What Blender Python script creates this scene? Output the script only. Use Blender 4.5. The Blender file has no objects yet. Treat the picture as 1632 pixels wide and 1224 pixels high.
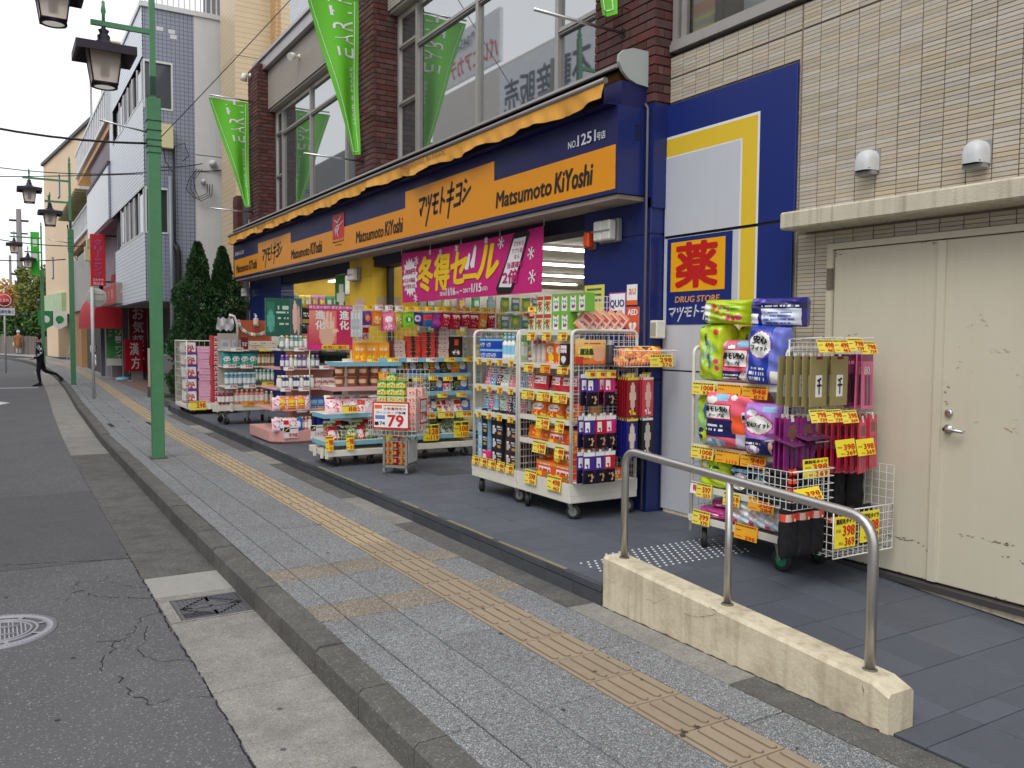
import bpy, math, random
from mathutils import Vector, Matrix, Euler
random.seed(7)
SC = bpy.context.scene
COL = SC.collection
PI = math.pi
def lin(c):
    c = c / 255.0
    return c / 12.92 if c <= 0.04045 else ((c + 0.055) / 1.055) ** 2.4
def C(r, g, b): return (lin(r), lin(g), lin(b))
# ------------------------------------------------------------------ camera
cam_d = bpy.data.cameras.new('camera'); cam = bpy.data.objects.new('camera', cam_d); COL.objects.link(cam)
cam_d.sensor_width = 36; cam_d.lens = 30.03; cam_d.clip_end = 3000; cam_d.clip_start = 0.05
_yaw, _pitch, _roll = 0.543544, 0.054642, 0.0076249
_f = Vector((math.sin(_yaw) * math.cos(_pitch), math.cos(_yaw) * math.cos(_pitch), -math.sin(_pitch)))
_r = Vector((math.cos(_yaw), -math.sin(_yaw), 0)); _u = _r.cross(_f)
_r2 = math.cos(_roll) * _r + math.sin(_roll) * _u; _u2 = -math.sin(_roll) * _r + math.cos(_roll) * _u
CAMLOC = Vector((0, 0, 1.6))
cam.matrix_world = Matrix(((_r2.x, _u2.x, -_f.x, 0), (_r2.y, _u2.y, -_f.y, 0), (_r2.z, _u2.z, -_f.z, 1.6), (0, 0, 0, 1)))
SC.camera = cam
SC.view_settings.view_transform = 'Standard'; SC.view_settings.look = 'None'
SC.view_settings.exposure = 0.50; SC.view_settings.gamma = 1.0; SC.view_settings.use_curve_mapping = False
# ------------------------------------------------------------------ sky and sun (bright overcast)
SUN_EL, SUN_ROT = math.radians(52), math.radians(-125)
W = bpy.data.worlds.new('World'); SC.world = W; W.use_nodes = True
nt = W.node_tree; nt.nodes.clear()
sky = nt.nodes.new('ShaderNodeTexSky'); sky.sky_type = 'NISHITA'; sky.sun_disc = False
sky.sun_elevation = SUN_EL; sky.sun_rotation = SUN_ROT; sky.air_density = 1.5; sky.dust_density = 4; sky.ozone_density = 1
mixw = nt.nodes.new('ShaderNodeMix'); mixw.data_type = 'RGBA'; mixw.inputs[0].default_value = 0.86
mixw.inputs[7].default_value = (10.2, 10.4, 10.8, 1)
bgw = nt.nodes.new('ShaderNodeBackground'); bgw.inputs[1].default_value = 0.095
ow = nt.nodes.new('ShaderNodeOutputWorld')
cn = nt.nodes.new('ShaderNodeTexNoise'); cn.inputs['Scale'].default_value = 2.2; cn.inputs['Detail'].default_value = 5; tcw = nt.nodes.new('ShaderNodeTexCoord'); nt.links.new(tcw.outputs['Generated'], cn.inputs['Vector'])
cm = nt.nodes.new('ShaderNodeMix'); cm.data_type = 'RGBA'; cm.inputs[6].default_value = (8.6, 8.9, 9.5, 1); cm.inputs[7].default_value = (11.6, 11.7, 11.9, 1); nt.links.new(cn.outputs[0], cm.inputs[0]); nt.links.new(cm.outputs[2], mixw.inputs[7])
nt.links.new(sky.outputs[0], mixw.inputs[6]); nt.links.new(mixw.outputs[2], bgw.inputs[0]); nt.links.new(bgw.outputs[0], ow.inputs[0])
sl = bpy.data.lights.new('sun', 'SUN'); sl.energy = 0.9; sl.angle = math.radians(25); sl.color = (1, 0.97, 0.93)
so = bpy.data.objects.new('sun', sl); COL.objects.link(so)
so.rotation_euler = Euler((math.radians(38), 0, math.radians(-55)))
# ------------------------------------------------------------------ materials
MATS = {}
def pm(name, col, rough=0.6, metal=0.0, var=0.12, scale=6.0, bump=0.0, bscale=80.0, rnd=0.0, isl=0.0, emis=0.0, attr=False,
       spec=0.5, trans=0.0, alpha=1.0, streak=0.0, dirt=0.0, dcol=(0.05, 0.045, 0.035), ior=1.45, dscale=3.0, dlow=0.5, stretch=None, coat=0.0, hue=0.0, speck=None, pebble=0, pdark=.3):
    if name in MATS: return MATS[name]
    m = bpy.data.materials.new(name); m.use_nodes = True; t = m.node_tree; N = t.nodes; L = t.links
    p = N['Principled BSDF']; p.inputs['Roughness'].default_value = rough; p.inputs['Metallic'].default_value = metal
    p.inputs['Specular IOR Level'].default_value = spec; p.inputs['Transmission Weight'].default_value = trans
    p.inputs['Alpha'].default_value = alpha; p.inputs['IOR'].default_value = ior; p.inputs['Coat Weight'].default_value = coat
    geo = N.new('ShaderNodeNewGeometry'); tc = N.new('ShaderNodeTexCoord')
    pos = geo.outputs['Position']
    mp = N.new('ShaderNodeMapping'); L.new(pos, mp.inputs[0])
    if stretch: mp.inputs['Scale'].default_value = stretch
    if attr:
        a = N.new('ShaderNodeAttribute'); a.attribute_name = 'Col'; base = a.outputs['Color']
    else:
        c = N.new('ShaderNodeRGB'); c.outputs[0].default_value = (*col, 1); base = c.outputs[0]
    def mulv(base, fac_out, lo, hi):
        mr = N.new('ShaderNodeMapRange'); mr.inputs[3].default_value = lo; mr.inputs[4].default_value = hi
        L.new(fac_out, mr.inputs[0])
        mx = N.new('ShaderNodeMix'); mx.data_type = 'RGBA'; mx.blend_type = 'MULTIPLY'; mx.inputs[0].default_value = 1
        L.new(base, mx.inputs[6])
        cb = N.new('ShaderNodeCombineColor')
        for i in range(3): L.new(mr.outputs[0], cb.inputs[i])
        L.new(cb.outputs[0], mx.inputs[7]); return mx.outputs[2]
    if var > 0:
        n = N.new('ShaderNodeTexNoise'); n.inputs['Scale'].default_value = scale; n.inputs['Detail'].default_value = 6; n.inputs['Roughness'].default_value = .65
        L.new(mp.outputs[0], n.inputs['Vector']); base = mulv(base, n.outputs[0], 1 - var * 1.6, 1 + var * 1.6)
    if rnd > 0:
        oi = N.new('ShaderNodeObjectInfo'); base = mulv(base, oi.outputs['Random'], 1 - rnd, 1 + rnd)
    if isl > 0: base = mulv(base, geo.outputs['Random Per Island'], 1 - isl, 1 + isl)
    if hue > 0:
        hs = N.new('ShaderNodeHueSaturation'); src = N.new('ShaderNodeObjectInfo').outputs['Random'] if rnd > 0 else geo.outputs['Random Per Island']
        wn = N.new('ShaderNodeTexWhiteNoise'); wn.noise_dimensions = '1D'; L.new(src, wn.inputs['W'])
        mr = N.new('ShaderNodeMapRange'); mr.inputs[3].default_value = 1 - hue; mr.inputs[4].default_value = 1 + hue; L.new(wn.outputs[0], mr.inputs[0])
        L.new(mr.outputs[0], hs.inputs['Saturation']); L.new(base, hs.inputs['Color']); base = hs.outputs[0]
    if speck:
        for (sc_, thr, scol, amt) in speck:
            v = N.new('ShaderNodeTexVoronoi'); v.inputs['Scale'].default_value = sc_; L.new(mp.outputs[0], v.inputs['Vector'])
            wn = N.new('ShaderNodeSeparateColor'); L.new(v.outputs['Color'], wn.inputs[0])
            cmpn = N.new('ShaderNodeMapRange'); cmpn.inputs[1].default_value = thr; cmpn.inputs[2].default_value = min(1, thr + .06); L.new(wn.outputs[0], cmpn.inputs[0])
            m2 = N.new('ShaderNodeMath'); m2.operation = 'MULTIPLY'; m2.inputs[1].default_value = amt; L.new(cmpn.outputs[0], m2.inputs[0])
            mx = N.new('ShaderNodeMix'); mx.data_type = 'RGBA'; L.new(m2.outputs[0], mx.inputs[0]); L.new(base, mx.inputs[6]); mx.inputs[7].default_value = (*scol, 1); base = mx.outputs[2]
    if pebble:
        v = N.new('ShaderNodeTexVoronoi'); v.feature = 'DISTANCE_TO_EDGE'; v.inputs['Scale'].default_value = pebble; L.new(pos, v.inputs['Vector'])
        mr = N.new('ShaderNodeMapRange'); mr.inputs[1].default_value = .02; mr.inputs[2].default_value = .22; L.new(v.outputs['Distance'], mr.inputs[0]); base = mulv(base, mr.outputs[0], pdark, 1.08)
        vc = N.new('ShaderNodeTexVoronoi'); vc.inputs['Scale'].default_value = pebble; L.new(pos, vc.inputs['Vector']); sc_ = N.new('ShaderNodeSeparateColor'); L.new(vc.outputs['Color'], sc_.inputs[0]); base = mulv(base, sc_.outputs[0], .72, 1.32)
        pb = N.new('ShaderNodeBump'); pb.inputs['Strength'].default_value = .8; pb.inputs['Distance'].default_value = .004; L.new(mr.outputs[0], pb.inputs['Height']); L.new(pb.outputs[0], p.inputs['Normal'])
    if streak > 0:
        mp2 = N.new('ShaderNodeMapping'); mp2.inputs['Scale'].default_value = (22, 22, 0.9); L.new(pos, mp2.inputs[0])
        n = N.new('ShaderNodeTexNoise'); n.inputs['Scale'].default_value = 1; n.inputs['Detail'].default_value = 4; L.new(mp2.outputs[0], n.inputs['Vector'])
        r = N.new('ShaderNodeMapRange'); r.inputs[1].default_value = .5; r.inputs[2].default_value = .8; r.inputs[4].default_value = streak; L.new(n.outputs[0], r.inputs[0])
        mx = N.new('ShaderNodeMix'); mx.data_type = 'RGBA'; L.new(r.outputs[0], mx.inputs[0]); L.new(base, mx.inputs[6]); mx.inputs[7].default_value = (*dcol, 1); base = mx.outputs[2]
    if dirt > 0:
        n = N.new('ShaderNodeTexNoise'); n.inputs['Scale'].default_value = dscale; n.inputs['Detail'].default_value = 8; n.inputs['Roughness'].default_value = .7; L.new(pos, n.inputs['Vector'])
        r = N.new('ShaderNodeMapRange'); r.inputs[1].default_value = dlow; r.inputs[2].default_value = dlow + .25; r.inputs[4].default_value = dirt; L.new(n.outputs[0], r.inputs[0])
        mx = N.new('ShaderNodeMix'); mx.data_type = 'RGBA'; L.new(r.outputs[0], mx.inputs[0]); L.new(base, mx.inputs[6]); mx.inputs[7].default_value = (*dcol, 1); base = mx.outputs[2]
    L.new(base, p.inputs['Base Color'])
    if emis > 0:
        L.new(base, p.inputs['Emission Color']); p.inputs['Emission Strength'].default_value = emis
    if bump > 0:
        n = N.new('ShaderNodeTexNoise'); n.inputs['Scale'].default_value = bscale; n.inputs['Detail'].default_value = 5; L.new(mp.outputs[0], n.inputs['Vector'])
        b = N.new('ShaderNodeBump'); b.inputs['Strength'].default_value = bump; b.inputs['Distance'].default_value = .01
        L.new(n.outputs[0], b.inputs['Height']); L.new(b.outputs[0], p.inputs['Normal'])
    MATS[name] = m; return m
PRINT = lambda: pm('print_gloss', (1, 1, 1), rough=.32, attr=True, var=.04, scale=30)
FILM = lambda: pm('print_film', (1, 1, 1), rough=.2, attr=True, var=.05, scale=25, bump=.6, bscale=22)
CARD = lambda: pm('print_card', (1, 1, 1), rough=.6, attr=True, var=.04, scale=20)
CLOTHM = lambda: pm('dyed_cloth', (1, 1, 1), rough=.85, attr=True, var=.08, scale=15, bump=.2, bscale=200)
WHITEM = lambda: pm('cream_painted_steel', C(226, 222, 208), rough=.42, var=.06, dirt=.25, dcol=C(120, 105, 85), dscale=7, dlow=.56)
WIREM = lambda: pm('white_wire', C(225, 225, 222), rough=.4, var=.04)
CHROME = lambda: pm('chrome', (.6, .6, .6), rough=.28, metal=1, var=.05)
BLACKR = lambda: pm('black_rubber', (.02, .02, .02), rough=.6)
ALU = lambda: pm('aluminium_frame', C(168, 164, 160), rough=.45, metal=.35, var=.08)
# ------------------------------------------------------------------ mesh builder
TXT = {}
def text_geo(s, bold):
    k = (s, bold)
    if k in TXT: return TXT[k]
    c = bpy.data.curves.new('lettering', 'FONT'); c.body = s; c.size = 1; c.offset = bold; c.resolution_u = 2
    o = bpy.data.objects.new('lettering', c); m = bpy.data.meshes.new_from_object(o)
    vs = [v.co.copy() for v in m.vertices]; fs = [tuple(p.vertices) for p in m.polygons]
    bpy.data.objects.remove(o); bpy.data.curves.remove(c); bpy.data.meshes.remove(m)
    if not vs: vs = [Vector((0, 0, 0))]
    x0 = min(v.x for v in vs); x1 = max(v.x for v in vs); y0 = min(v.y for v in vs); y1 = max(v.y for v in vs)
    w = max(x1 - x0, 1e-4); h = max(y1 - y0, 1e-4)
    TXT[k] = ([((v.x - x0) / w, (v.y - y0) / h) for v in vs], fs, w / h); return TXT[k]
def boldoff(b):
    return [(0, 0)] if b <= .005 else [(0, 0), (b, 0), (-b, 0), (b * .7, b * .8), (-b * .7, -b * .8)] if b < .025 else [(0, 0), (b, 0), (-b, 0), (0, b * .7), (0, -b * .7), (b * .75, b * .6), (-b * .75, -b * .6), (b * .75, -b * .6), (-b * .75, b * .6)]
class MB:
    def __init__(s): s.v = []; s.f = []; s.c = []; s.m = []; s.sm = []
    def face(s, pts, col=None, mi=0, smooth=False):
        b = len(s.v); s.v += [tuple(p) for p in pts]; s.f.append(tuple(range(b, b + len(pts)))); s.c.append(col); s.m.append(mi); s.sm.append(smooth)
    def add(s, vs, fs, col=None, mi=0, smooth=False):
        b = len(s.v); s.v += [tuple(p) for p in vs]
        for f in fs: s.f.append(tuple(b + i for i in f)); s.c.append(col); s.m.append(mi); s.sm.append(smooth)
    def box(s, x0, y0, z0, x1, y1, z1, col=None, mi=0, faces='all'):
        vs = [(x0, y0, z0), (x1, y0, z0), (x1, y1, z0), (x0, y1, z0), (x0, y0, z1), (x1, y0, z1), (x1, y1, z1), (x0, y1, z1)]
        s.add(vs, [(0, 3, 2, 1), (4, 5, 6, 7), (0, 1, 5, 4), (1, 2, 6, 5), (2, 3, 7, 6), (3, 0, 4, 7)], col, mi)
    def bbox(s, x0, y0, z0, x1, y1, z1, b=.004, col=None, mi=0):
        # box with chamfered edges
        X = (x0, x0 + b, x1 - b, x1); Y = (y0, y0 + b, y1 - b, y1); Z = (z0, z0 + b, z1 - b, z1)
        def q(*p): s.add(p, [tuple(range(len(p)))], col, mi)
        a, c_ = 1, 2
        for zz, fl in ((0, 1), (3, 0)):
            p = [(X[1], Y[1], Z[zz]), (X[2], Y[1], Z[zz]), (X[2], Y[2], Z[zz]), (X[1], Y[2], Z[zz])]; q(*(p[::-1] if fl else p))
        q((X[1], Y[0], Z[1]), (X[2], Y[0], Z[1]), (X[2], Y[0], Z[2]), (X[1], Y[0], Z[2])); q((X[2], Y[3], Z[1]), (X[1], Y[3], Z[1]), (X[1], Y[3], Z[2]), (X[2], Y[3], Z[2]))
        q((X[3], Y[1], Z[1]), (X[3], Y[2], Z[1]), (X[3], Y[2], Z[2]), (X[3], Y[1], Z[2])); q((X[0], Y[2], Z[1]), (X[0], Y[1], Z[1]), (X[0], Y[1], Z[2]), (X[0], Y[2], Z[2]))
        for (zi, zo) in ((2, 3), (1, 0)):
            E = [((X[1], Y[0], Z[zi]), (X[2], Y[0], Z[zi]), (X[2], Y[1], Z[zo]), (X[1], Y[1], Z[zo])), ((X[3], Y[1], Z[zi]), (X[3], Y[2], Z[zi]), (X[2], Y[2], Z[zo]), (X[2], Y[1], Z[zo])),
                 ((X[2], Y[3], Z[zi]), (X[1], Y[3], Z[zi]), (X[1], Y[2], Z[zo]), (X[2], Y[2], Z[zo])), ((X[0], Y[2], Z[zi]), (X[0], Y[1], Z[zi]), (X[1], Y[1], Z[zo]), (X[1], Y[2], Z[zo]))]
            for e in E: q(*(e if zi == 2 else e[::-1]))
            T = [((X[0], Y[1], Z[zi]), (X[1], Y[0], Z[zi]), (X[1], Y[1], Z[zo])), ((X[2], Y[0], Z[zi]), (X[3], Y[1], Z[zi]), (X[2], Y[1], Z[zo])),
                 ((X[3], Y[2], Z[zi]), (X[2], Y[3], Z[zi]), (X[2], Y[2], Z[zo])), ((X[1], Y[3], Z[zi]), (X[0], Y[2], Z[zi]), (X[1], Y[2], Z[zo]))]
            for e in T: q(*(e if zi == 2 else e[::-1]))
        for p0, p1 in (((X[0], Y[1]), (X[1], Y[0])), ((X[2], Y[0]), (X[3], Y[1])), ((X[3], Y[2]), (X[2], Y[3])), ((X[1], Y[3]), (X[0], Y[2]))):
            q((p0[0], p0[1], Z[1]), (p1[0], p1[1], Z[1]), (p1[0], p1[1], Z[2]), (p0[0], p0[1], Z[2]))
    def prism(s, poly, axis, a, b, col=None, mi=0):
        # poly: 2D points; axis: extruded axis index
        def P(p, t):
            if axis == 0: return (t, p[0], p[1])
            if axis == 1: return (p[0], t, p[1])
            return (p[0], p[1], t)
        n = len(poly); vs = [P(p, a) for p in poly] + [P(p, b) for p in poly]
        fs = [tuple(range(n)), tuple(range(2 * n - 1, n - 1, -1))] + [(i, i + n, (i + 1) % n + n, (i + 1) % n) for i in range(n)]
        s.add(vs, fs, col, mi)
    def tube(s, p0, p1, r, n=8, col=None, mi=0, caps=True, r1=None, smooth=True):
        s.path([p0, p1], r, n, col, mi, caps, rs=None if r1 is None else [r, r1], smooth=smooth)
    def wire(s, p0, p1, r=.0022, col=None, mi=0): s.path([p0, p1], r, 4, col, mi, False)
    def path(s, pts, r, n=8, col=None, mi=0, caps=True, rs=None, smooth=True):
        pts = [Vector(p) for p in pts]; k = len(pts); b = len(s.v); up = None
        for i, p in enumerate(pts):
            d = (pts[min(i + 1, k - 1)] - pts[max(i - 1, 0)]); d = d.normalized() if d.length > 1e-9 else Vector((0, 0, 1))
            if up is None:
                a = Vector((0, 0, 1)) if abs(d.z) < .9 else Vector((1, 0, 0)); sd = d.cross(a).normalized()
            else:
                sd = (sd - d * sd.dot(d)); sd = sd.normalized() if sd.length > 1e-6 else d.orthogonal().normalized()
            up = sd.cross(d).normalized(); rr = rs[i] if rs else r
            for j in range(n):
                a = 2 * PI * (j + .5) / n; s.v.append(tuple(p + sd * (math.cos(a) * rr) + up * (math.sin(a) * rr)))
        for i in range(k - 1):
            for j in range(n):
                s.f.append((b + i * n + j, b + (i + 1) * n + j, b + (i + 1) * n + (j + 1) % n, b + i * n + (j + 1) % n)); s.c.append(col); s.m.append(mi); s.sm.append(smooth)
        if caps:
            s.f.append(tuple(b + j for j in range(n))); s.c.append(col); s.m.append(mi); s.sm.append(False)
            s.f.append(tuple(b + (k - 1) * n + j for j in reversed(range(n)))); s.c.append(col); s.m.append(mi); s.sm.append(False)
    def lathe(s, prof, n=16, o=(0, 0, 0), col=None, mi=0, colf=None, axis=2, smooth=True):
        b = len(s.v)
        for (r, z) in prof:
            for j in range(n):
                a = 2 * PI * j / n; x, y = r * math.cos(a), r * math.sin(a)
                q = (x, y, z) if axis == 2 else ((z, x, y) if axis == 0 else (x, z, -y))
                s.v.append((o[0] + q[0], o[1] + q[1], o[2] + q[2]))
        for i in range(len(prof) - 1):
            for j in range(n):
                s.f.append((b + i * n + j, b + i * n + (j + 1) % n, b + (i + 1) * n + (j + 1) % n, b + (i + 1) * n + j))
                s.c.append(colf(i, j) if colf else col); s.m.append(mi); s.sm.append(smooth)
    def grid(s, fn, nu, nv, colf=None, col=None, mi=0, smooth=True):
        b = len(s.v)
        for j in range(nv + 1):
            for i in range(nu + 1): s.v.append(tuple(fn(i / nu, j / nv)))
        for j in range(nv):
            for i in range(nu):
                a = b + j * (nu + 1) + i; s.f.append((a, a + 1, a + nu + 2, a + nu + 1)); s.c.append(colf((i + .5) / nu, (j + .5) / nv) if colf else col); s.m.append(mi); s.sm.append(smooth)
    def text(s, string, o, right, up, w, h, col=None, mi=0, bold=.015, shear=0.0, fit=True):
        vs, fs, asp = text_geo(string, 0); o = Vector(o); right = Vector(right).normalized(); up = Vector(up).normalized()
        if not fit: w = min(w, h * asp)
        nrm = right.cross(up)
        for k, (dx, dy) in enumerate(boldoff(bold)): s.add([o + right * (x * w + y * h * shear + dx * h) + up * (y * h + dy * h) + nrm * (k * .0003) for x, y in vs], fs, col, mi)
    def xf(s, M):
        s.v = [tuple(M @ Vector(p)) for p in s.v]; return s
    def mesh(s, name, mats, bevel=0, smooth=None):
        me = bpy.data.meshes.new(name); me.from_pydata(s.v, [], s.f)
        for m in (mats if isinstance(mats, (list, tuple)) else [mats]): me.materials.append(m() if callable(m) else m)
        me.polygons.foreach_set('material_index', s.m); me.polygons.foreach_set('use_smooth', s.sm if smooth is None else [smooth] * len(s.f))
        if any(c is not None for c in s.c):
            a = me.color_attributes.new('Col', 'FLOAT_COLOR', 'CORNER'); buf = []
            for p, c in zip(s.f, s.c):
                c = c or (.5, .5, .5); buf += [c[0], c[1], c[2], 1.0] * len(p)
            a.data.foreach_set('color', buf)
        me.update(); return me
    def build(s, name, mats, parent=None, bevel=0, loc=None, smooth=None):
        o = bpy.data.objects.new(name, s.mesh(name, mats, smooth=smooth)); COL.objects.link(o); o.parent = parent
        if loc: o.location = loc
        if bevel:
            md = o.modifiers.new('bevel', 'BEVEL'); md.width = bevel; md.segments = 2; md.limit_method = 'ANGLE'
        return o
def tag(o, label, cat, group=None, kind=None):
    o['label'] = label; o['category'] = cat
    if group: o['group'] = group
    if kind: o['kind'] = kind
    return o
def thing(name, label, cat, loc=(0, 0, 0), rotz=0.0, group=None):
    o = bpy.data.objects.new(name, None); COL.objects.link(o); o.location = loc; o.rotation_euler = (0, 0, rotz); o.empty_display_size = .1
    return tag(o, label, cat, group)
def structure(o, label=None):
    o['kind'] = 'structure'
    if label: o['label'] = label
    return o
def inst(me, name, parent=None, loc=(0, 0, 0), rot=(0, 0, 0), scale=(1, 1, 1)):
    o = bpy.data.objects.new(name, me); COL.objects.link(o); o.parent = parent; o.location = loc; o.rotation_euler = rot; o.scale = scale; return o
class Frame:
    # local frame of a rack: x to the viewer's right, y into the rack, z up
    def __init__(s, x, y, z, rot): s.o = Vector((x, y, z)); s.r = rot
    def w(s, x, y, z):
        c, n = math.cos(s.r), math.sin(s.r); return (s.o.x + c * x - n * y, s.o.y + n * x + c * y, s.o.z + z)
# ================================================================== GROUND
ASPH = pm('asphalt', C(98, 98, 101), rough=.88, var=.13, scale=1.2, bump=.55, bscale=170, dirt=.22, dscale=.9, dcol=C(80, 80, 85), dlow=.45,
          speck=[(150, .93, C(205, 203, 200), .42), (85, .975, C(190, 188, 186), .4), (230, .80, C(56, 56, 60), .5)])
CONC = pm('weathered_concrete', C(146, 143, 137), rough=.9, var=.2, scale=7, bump=.5, bscale=140, dirt=.5, dscale=4, dcol=C(96, 94, 91), dlow=.45, rnd=.09,
          speck=[(170, .82, C(80, 78, 74), .5), (150, .88, C(196, 192, 184), .4)])
CONCD = pm('dark_kerb_concrete', C(100, 99, 96), rough=.9, var=.22, scale=8, bump=.6, bscale=120, dirt=.6, dscale=5, dcol=C(66, 65, 63), dlow=.42, rnd=.08,
           speck=[(180, .8, C(58, 57, 54), .5), (150, .9, C(172, 170, 162), .4)])
CRACKM = pm('crack_dark_gap', (.018, .018, .018), rough=1, var=.1)  # near-black strips laid on the asphalt as cracks
PAVG = pm('washed_gravel_paver', C(164, 166, 168), rough=.85, var=.10, scale=1.5, pebble=100, pdark=.34, rnd=.06, dirt=.22, dscale=1.6, dcol=C(98, 96, 92), dlow=.48)
PAVB = pm('washed_gravel_paver_brown', C(166, 156, 142), rough=.85, var=.2, scale=2, pebble=88, pdark=.4, rnd=.04, dirt=.35, dscale=3, dcol=C(120, 116, 108), dlow=.48)
TACT = pm('tactile_ochre', C(172, 154, 126), rough=.75, var=.08, scale=9, bump=.25, bscale=160, rnd=.06, dirt=.28, dscale=6, dcol=C(142, 118, 88), dlow=.5)
TACTB = pm('tactile_tan', C(154, 139, 119), rough=.75, var=.08, scale=9, bump=.25, bscale=160, rnd=.05, dirt=.28, dscale=6, dcol=C(118, 98, 76), dlow=.52)
PLAT = pm('slate_blue_floor_tile', C(86, 91, 101), rough=.62, var=.10, scale=5, bump=.3, bscale=160, rnd=.10, dirt=.3, dscale=3.5, dcol=C(86, 84, 84), dlow=.5)
PLATE = pm('dark_edge_block', C(72, 74, 80), rough=.7, var=.14, scale=9, bump=.4, bscale=90, rnd=.14, dirt=.4, dscale=7, dcol=C(105, 103, 98), dlow=.54)
TACG = pm('tactile_groove_dirt', C(112, 97, 78), rough=.9, var=.2, scale=30)
MORT = pm('dark_mortar', C(42, 41, 40), rough=.95, var=.15, scale=20)
YEL = pm('worn_yellow_edge', C(138, 130, 98), rough=.8, var=.2, scale=30, dirt=.6, dscale=14, dcol=C(95, 92, 84), dlow=.5)
ROAD_Z = -.15
KP = [(-6, 1.37), (3, 1.375), (8, 1.36), (15, 1.40), (22, 1.56), (30, 1.82), (38, 1.97), (46, 1.95), (54, 1.76), (60, 1.4), (66, .7), (70, .0), (75, -1.4), (80, -3.5), (85, -6.5), (90, -11), (95, -18)]
def kx(y):
    for (a, b), (c, d) in zip(KP, KP[1:]):
        if y <= c: return b + (d - b) * (y - a) / (c - a)
    return KP[-1][1]
# ground, one sheet to the horizon
m = MB(); m.face([(-1500, -600, -.2), (1500, -600, -.2), (1500, 2500, -.2), (-1500, 2500, -.2)]); structure(m.build('ground', pm('packed_earth', C(110, 104, 92), rough=.95, var=.2, scale=.3)))
ys = [-6 + i * 1.0 for i in range(102)]
m = MB()
for a, b in zip(ys, ys[1:]): m.face([(-40, a, ROAD_Z), (kx(a) + .02, a, ROAD_Z), (kx(b) + .02, b, ROAD_Z), (-40, b, ROAD_Z)])
road = structure(m.build('road', ASPH))
# asphalt joints and cracks
def crack(m, pts, w, z, seed, jit=.02):
    w = w * (.55 if jit > .015 else .8)
    r = random.Random(seed); P = []
    for (a, b) in zip(pts, pts[1:]):
        L = math.dist(a, b); n = max(2, int(L / .035))
        for i in range(n): t = i / n; P.append((a[0] + (b[0] - a[0]) * t + r.uniform(-jit, jit), a[1] + (b[1] - a[1]) * t + r.uniform(-jit, jit)))
    P.append(pts[-1])
    for i in range(len(P) - 1):
        if r.random() < .2: continue
        (x0, y0), (x1, y1) = P[i], P[i + 1]; d = Vector((x1 - x0, y1 - y0)); 
        if d.length < 1e-5: continue
        nrm = Vector((-d.y, d.x)).normalized(); wa = w * r.uniform(.25, 1.0); wb = w * r.uniform(.25, 1.0)
        m.face([(x0 + nrm.x * wa, y0 + nrm.y * wa, z), (x0 - nrm.x * wa, y0 - nrm.y * wa, z), (x1 - nrm.x * wb, y1 - nrm.y * wb, z), (x1 + nrm.x * wb, y1 + nrm.y * wb, z)])
m = MB(); z = ROAD_Z + .003
crack(m, [(-3, 7.55), (0, 7.43), (.86, 7.17)], .008, z, 1, .012)
crack(m, [(-3, 10.8), (0, 10.77), (.88, 10.5)], .008, z, 2, .012)
crack(m, [(-3, 15.6), (.9, 15.4)], .01, z, 22, .012)
crack(m, [(.86, 6.0), (.7, 6.12), (.55, 6.2), (.46, 6.42), (.3, 6.3)], .007, z, 3)
crack(m, [(.86, 6.3), (.75, 6.38), (.62, 6.6), (.66, 6.8)], .005, z, 4); crack(m, [(.62, 6.58), (.48, 6.68), (.42, 6.5)], .005, z, 14)
crack(m, [(.24, 6.05), (.36, 6.25), (.46, 6.42)], .003, z, 5)
crack(m, [(.87, 5.7), (.74, 5.62), (.62, 5.3), (.56, 5.25), (.45, 5.3)], .006, z, 6); crack(m, [(.8, 5.55), (.68, 5.2), (.64, 5.0), (.72, 4.8), (.88, 4.75)], .005, z, 7)
crack(m, [(.56, 5.25), (.47, 5.0), (.44, 4.85), (.5, 4.7), (.52, 4.45), (.6, 4.25)], .007, z, 8); crack(m, [(.62, 5.3), (.6, 5.1), (.7, 4.95), (.84, 5.0)], .003, z, 9)
crack(m, [(.86, -3), (.862, 1.0), (.858, 3.0), (.865, 4.3), (.855, 5.2), (.862, 6.5), (.87, 9), (.89, 12), (.92, 15)], .009, z, 10, .008)
crack(m, [(.6, 4.25), (.72, 4.3), (.86, 4.2)], .004, z, 11)
m.build('crack', CRACKM, road)['kind'] = 'stuff'
m = MB(); r = random.Random(3)
for (cx, cy) in [(.32, 5.1), (.02, 6.5), (.2, 4.3), (.35, 3.7), (1.1, 3.9), (1.2, 3.2), (1.0, 3.5), (.3, 3.2)]:
    n = 9; a0 = r.uniform(0, 6); m.face([(cx + math.cos(a0 + i * 2 * PI / n) * r.uniform(.006, .02), cy + math.sin(a0 + i * 2 * PI / n) * r.uniform(.006, .017), ROAD_Z + .009) for i in range(n)])
m.build('gum_spot', pm('old_gum', C(86, 87, 90), rough=.8), road)['kind'] = 'stuff'
m = MB(); m.face([(-6, 7.5, ROAD_Z + .0015), (.86, 7.2, ROAD_Z + .0015), (.88, 10.5, ROAD_Z + .0015), (-6, 10.8, ROAD_Z + .0015)]); m.build('asphalt_patch', pm('asphalt_patch', C(90, 90, 93), rough=.9, var=.12, scale=2, bump=.5, bscale=170, speck=[(150, .95, C(190, 188, 186), .35), (230, .8, C(52, 52, 56), .5)]), road)
m = MB(); m.box(-.6, 31.6, ROAD_Z, 1.15, 31.78, ROAD_Z + .004); m.face([(-2.5, 24.2, ROAD_Z + .004), (.05, 24.3, ROAD_Z + .004), (.28, 24.9, ROAD_Z + .004), (.1, 25.4, ROAD_Z + .004), (-2.5, 25.5, ROAD_Z + .004)])
m.build('road_marking', pm('road_paint', C(215, 215, 212), rough=.7, var=.15, dirt=.5, dscale=12, dcol=C(120, 120, 122)), road)
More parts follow.
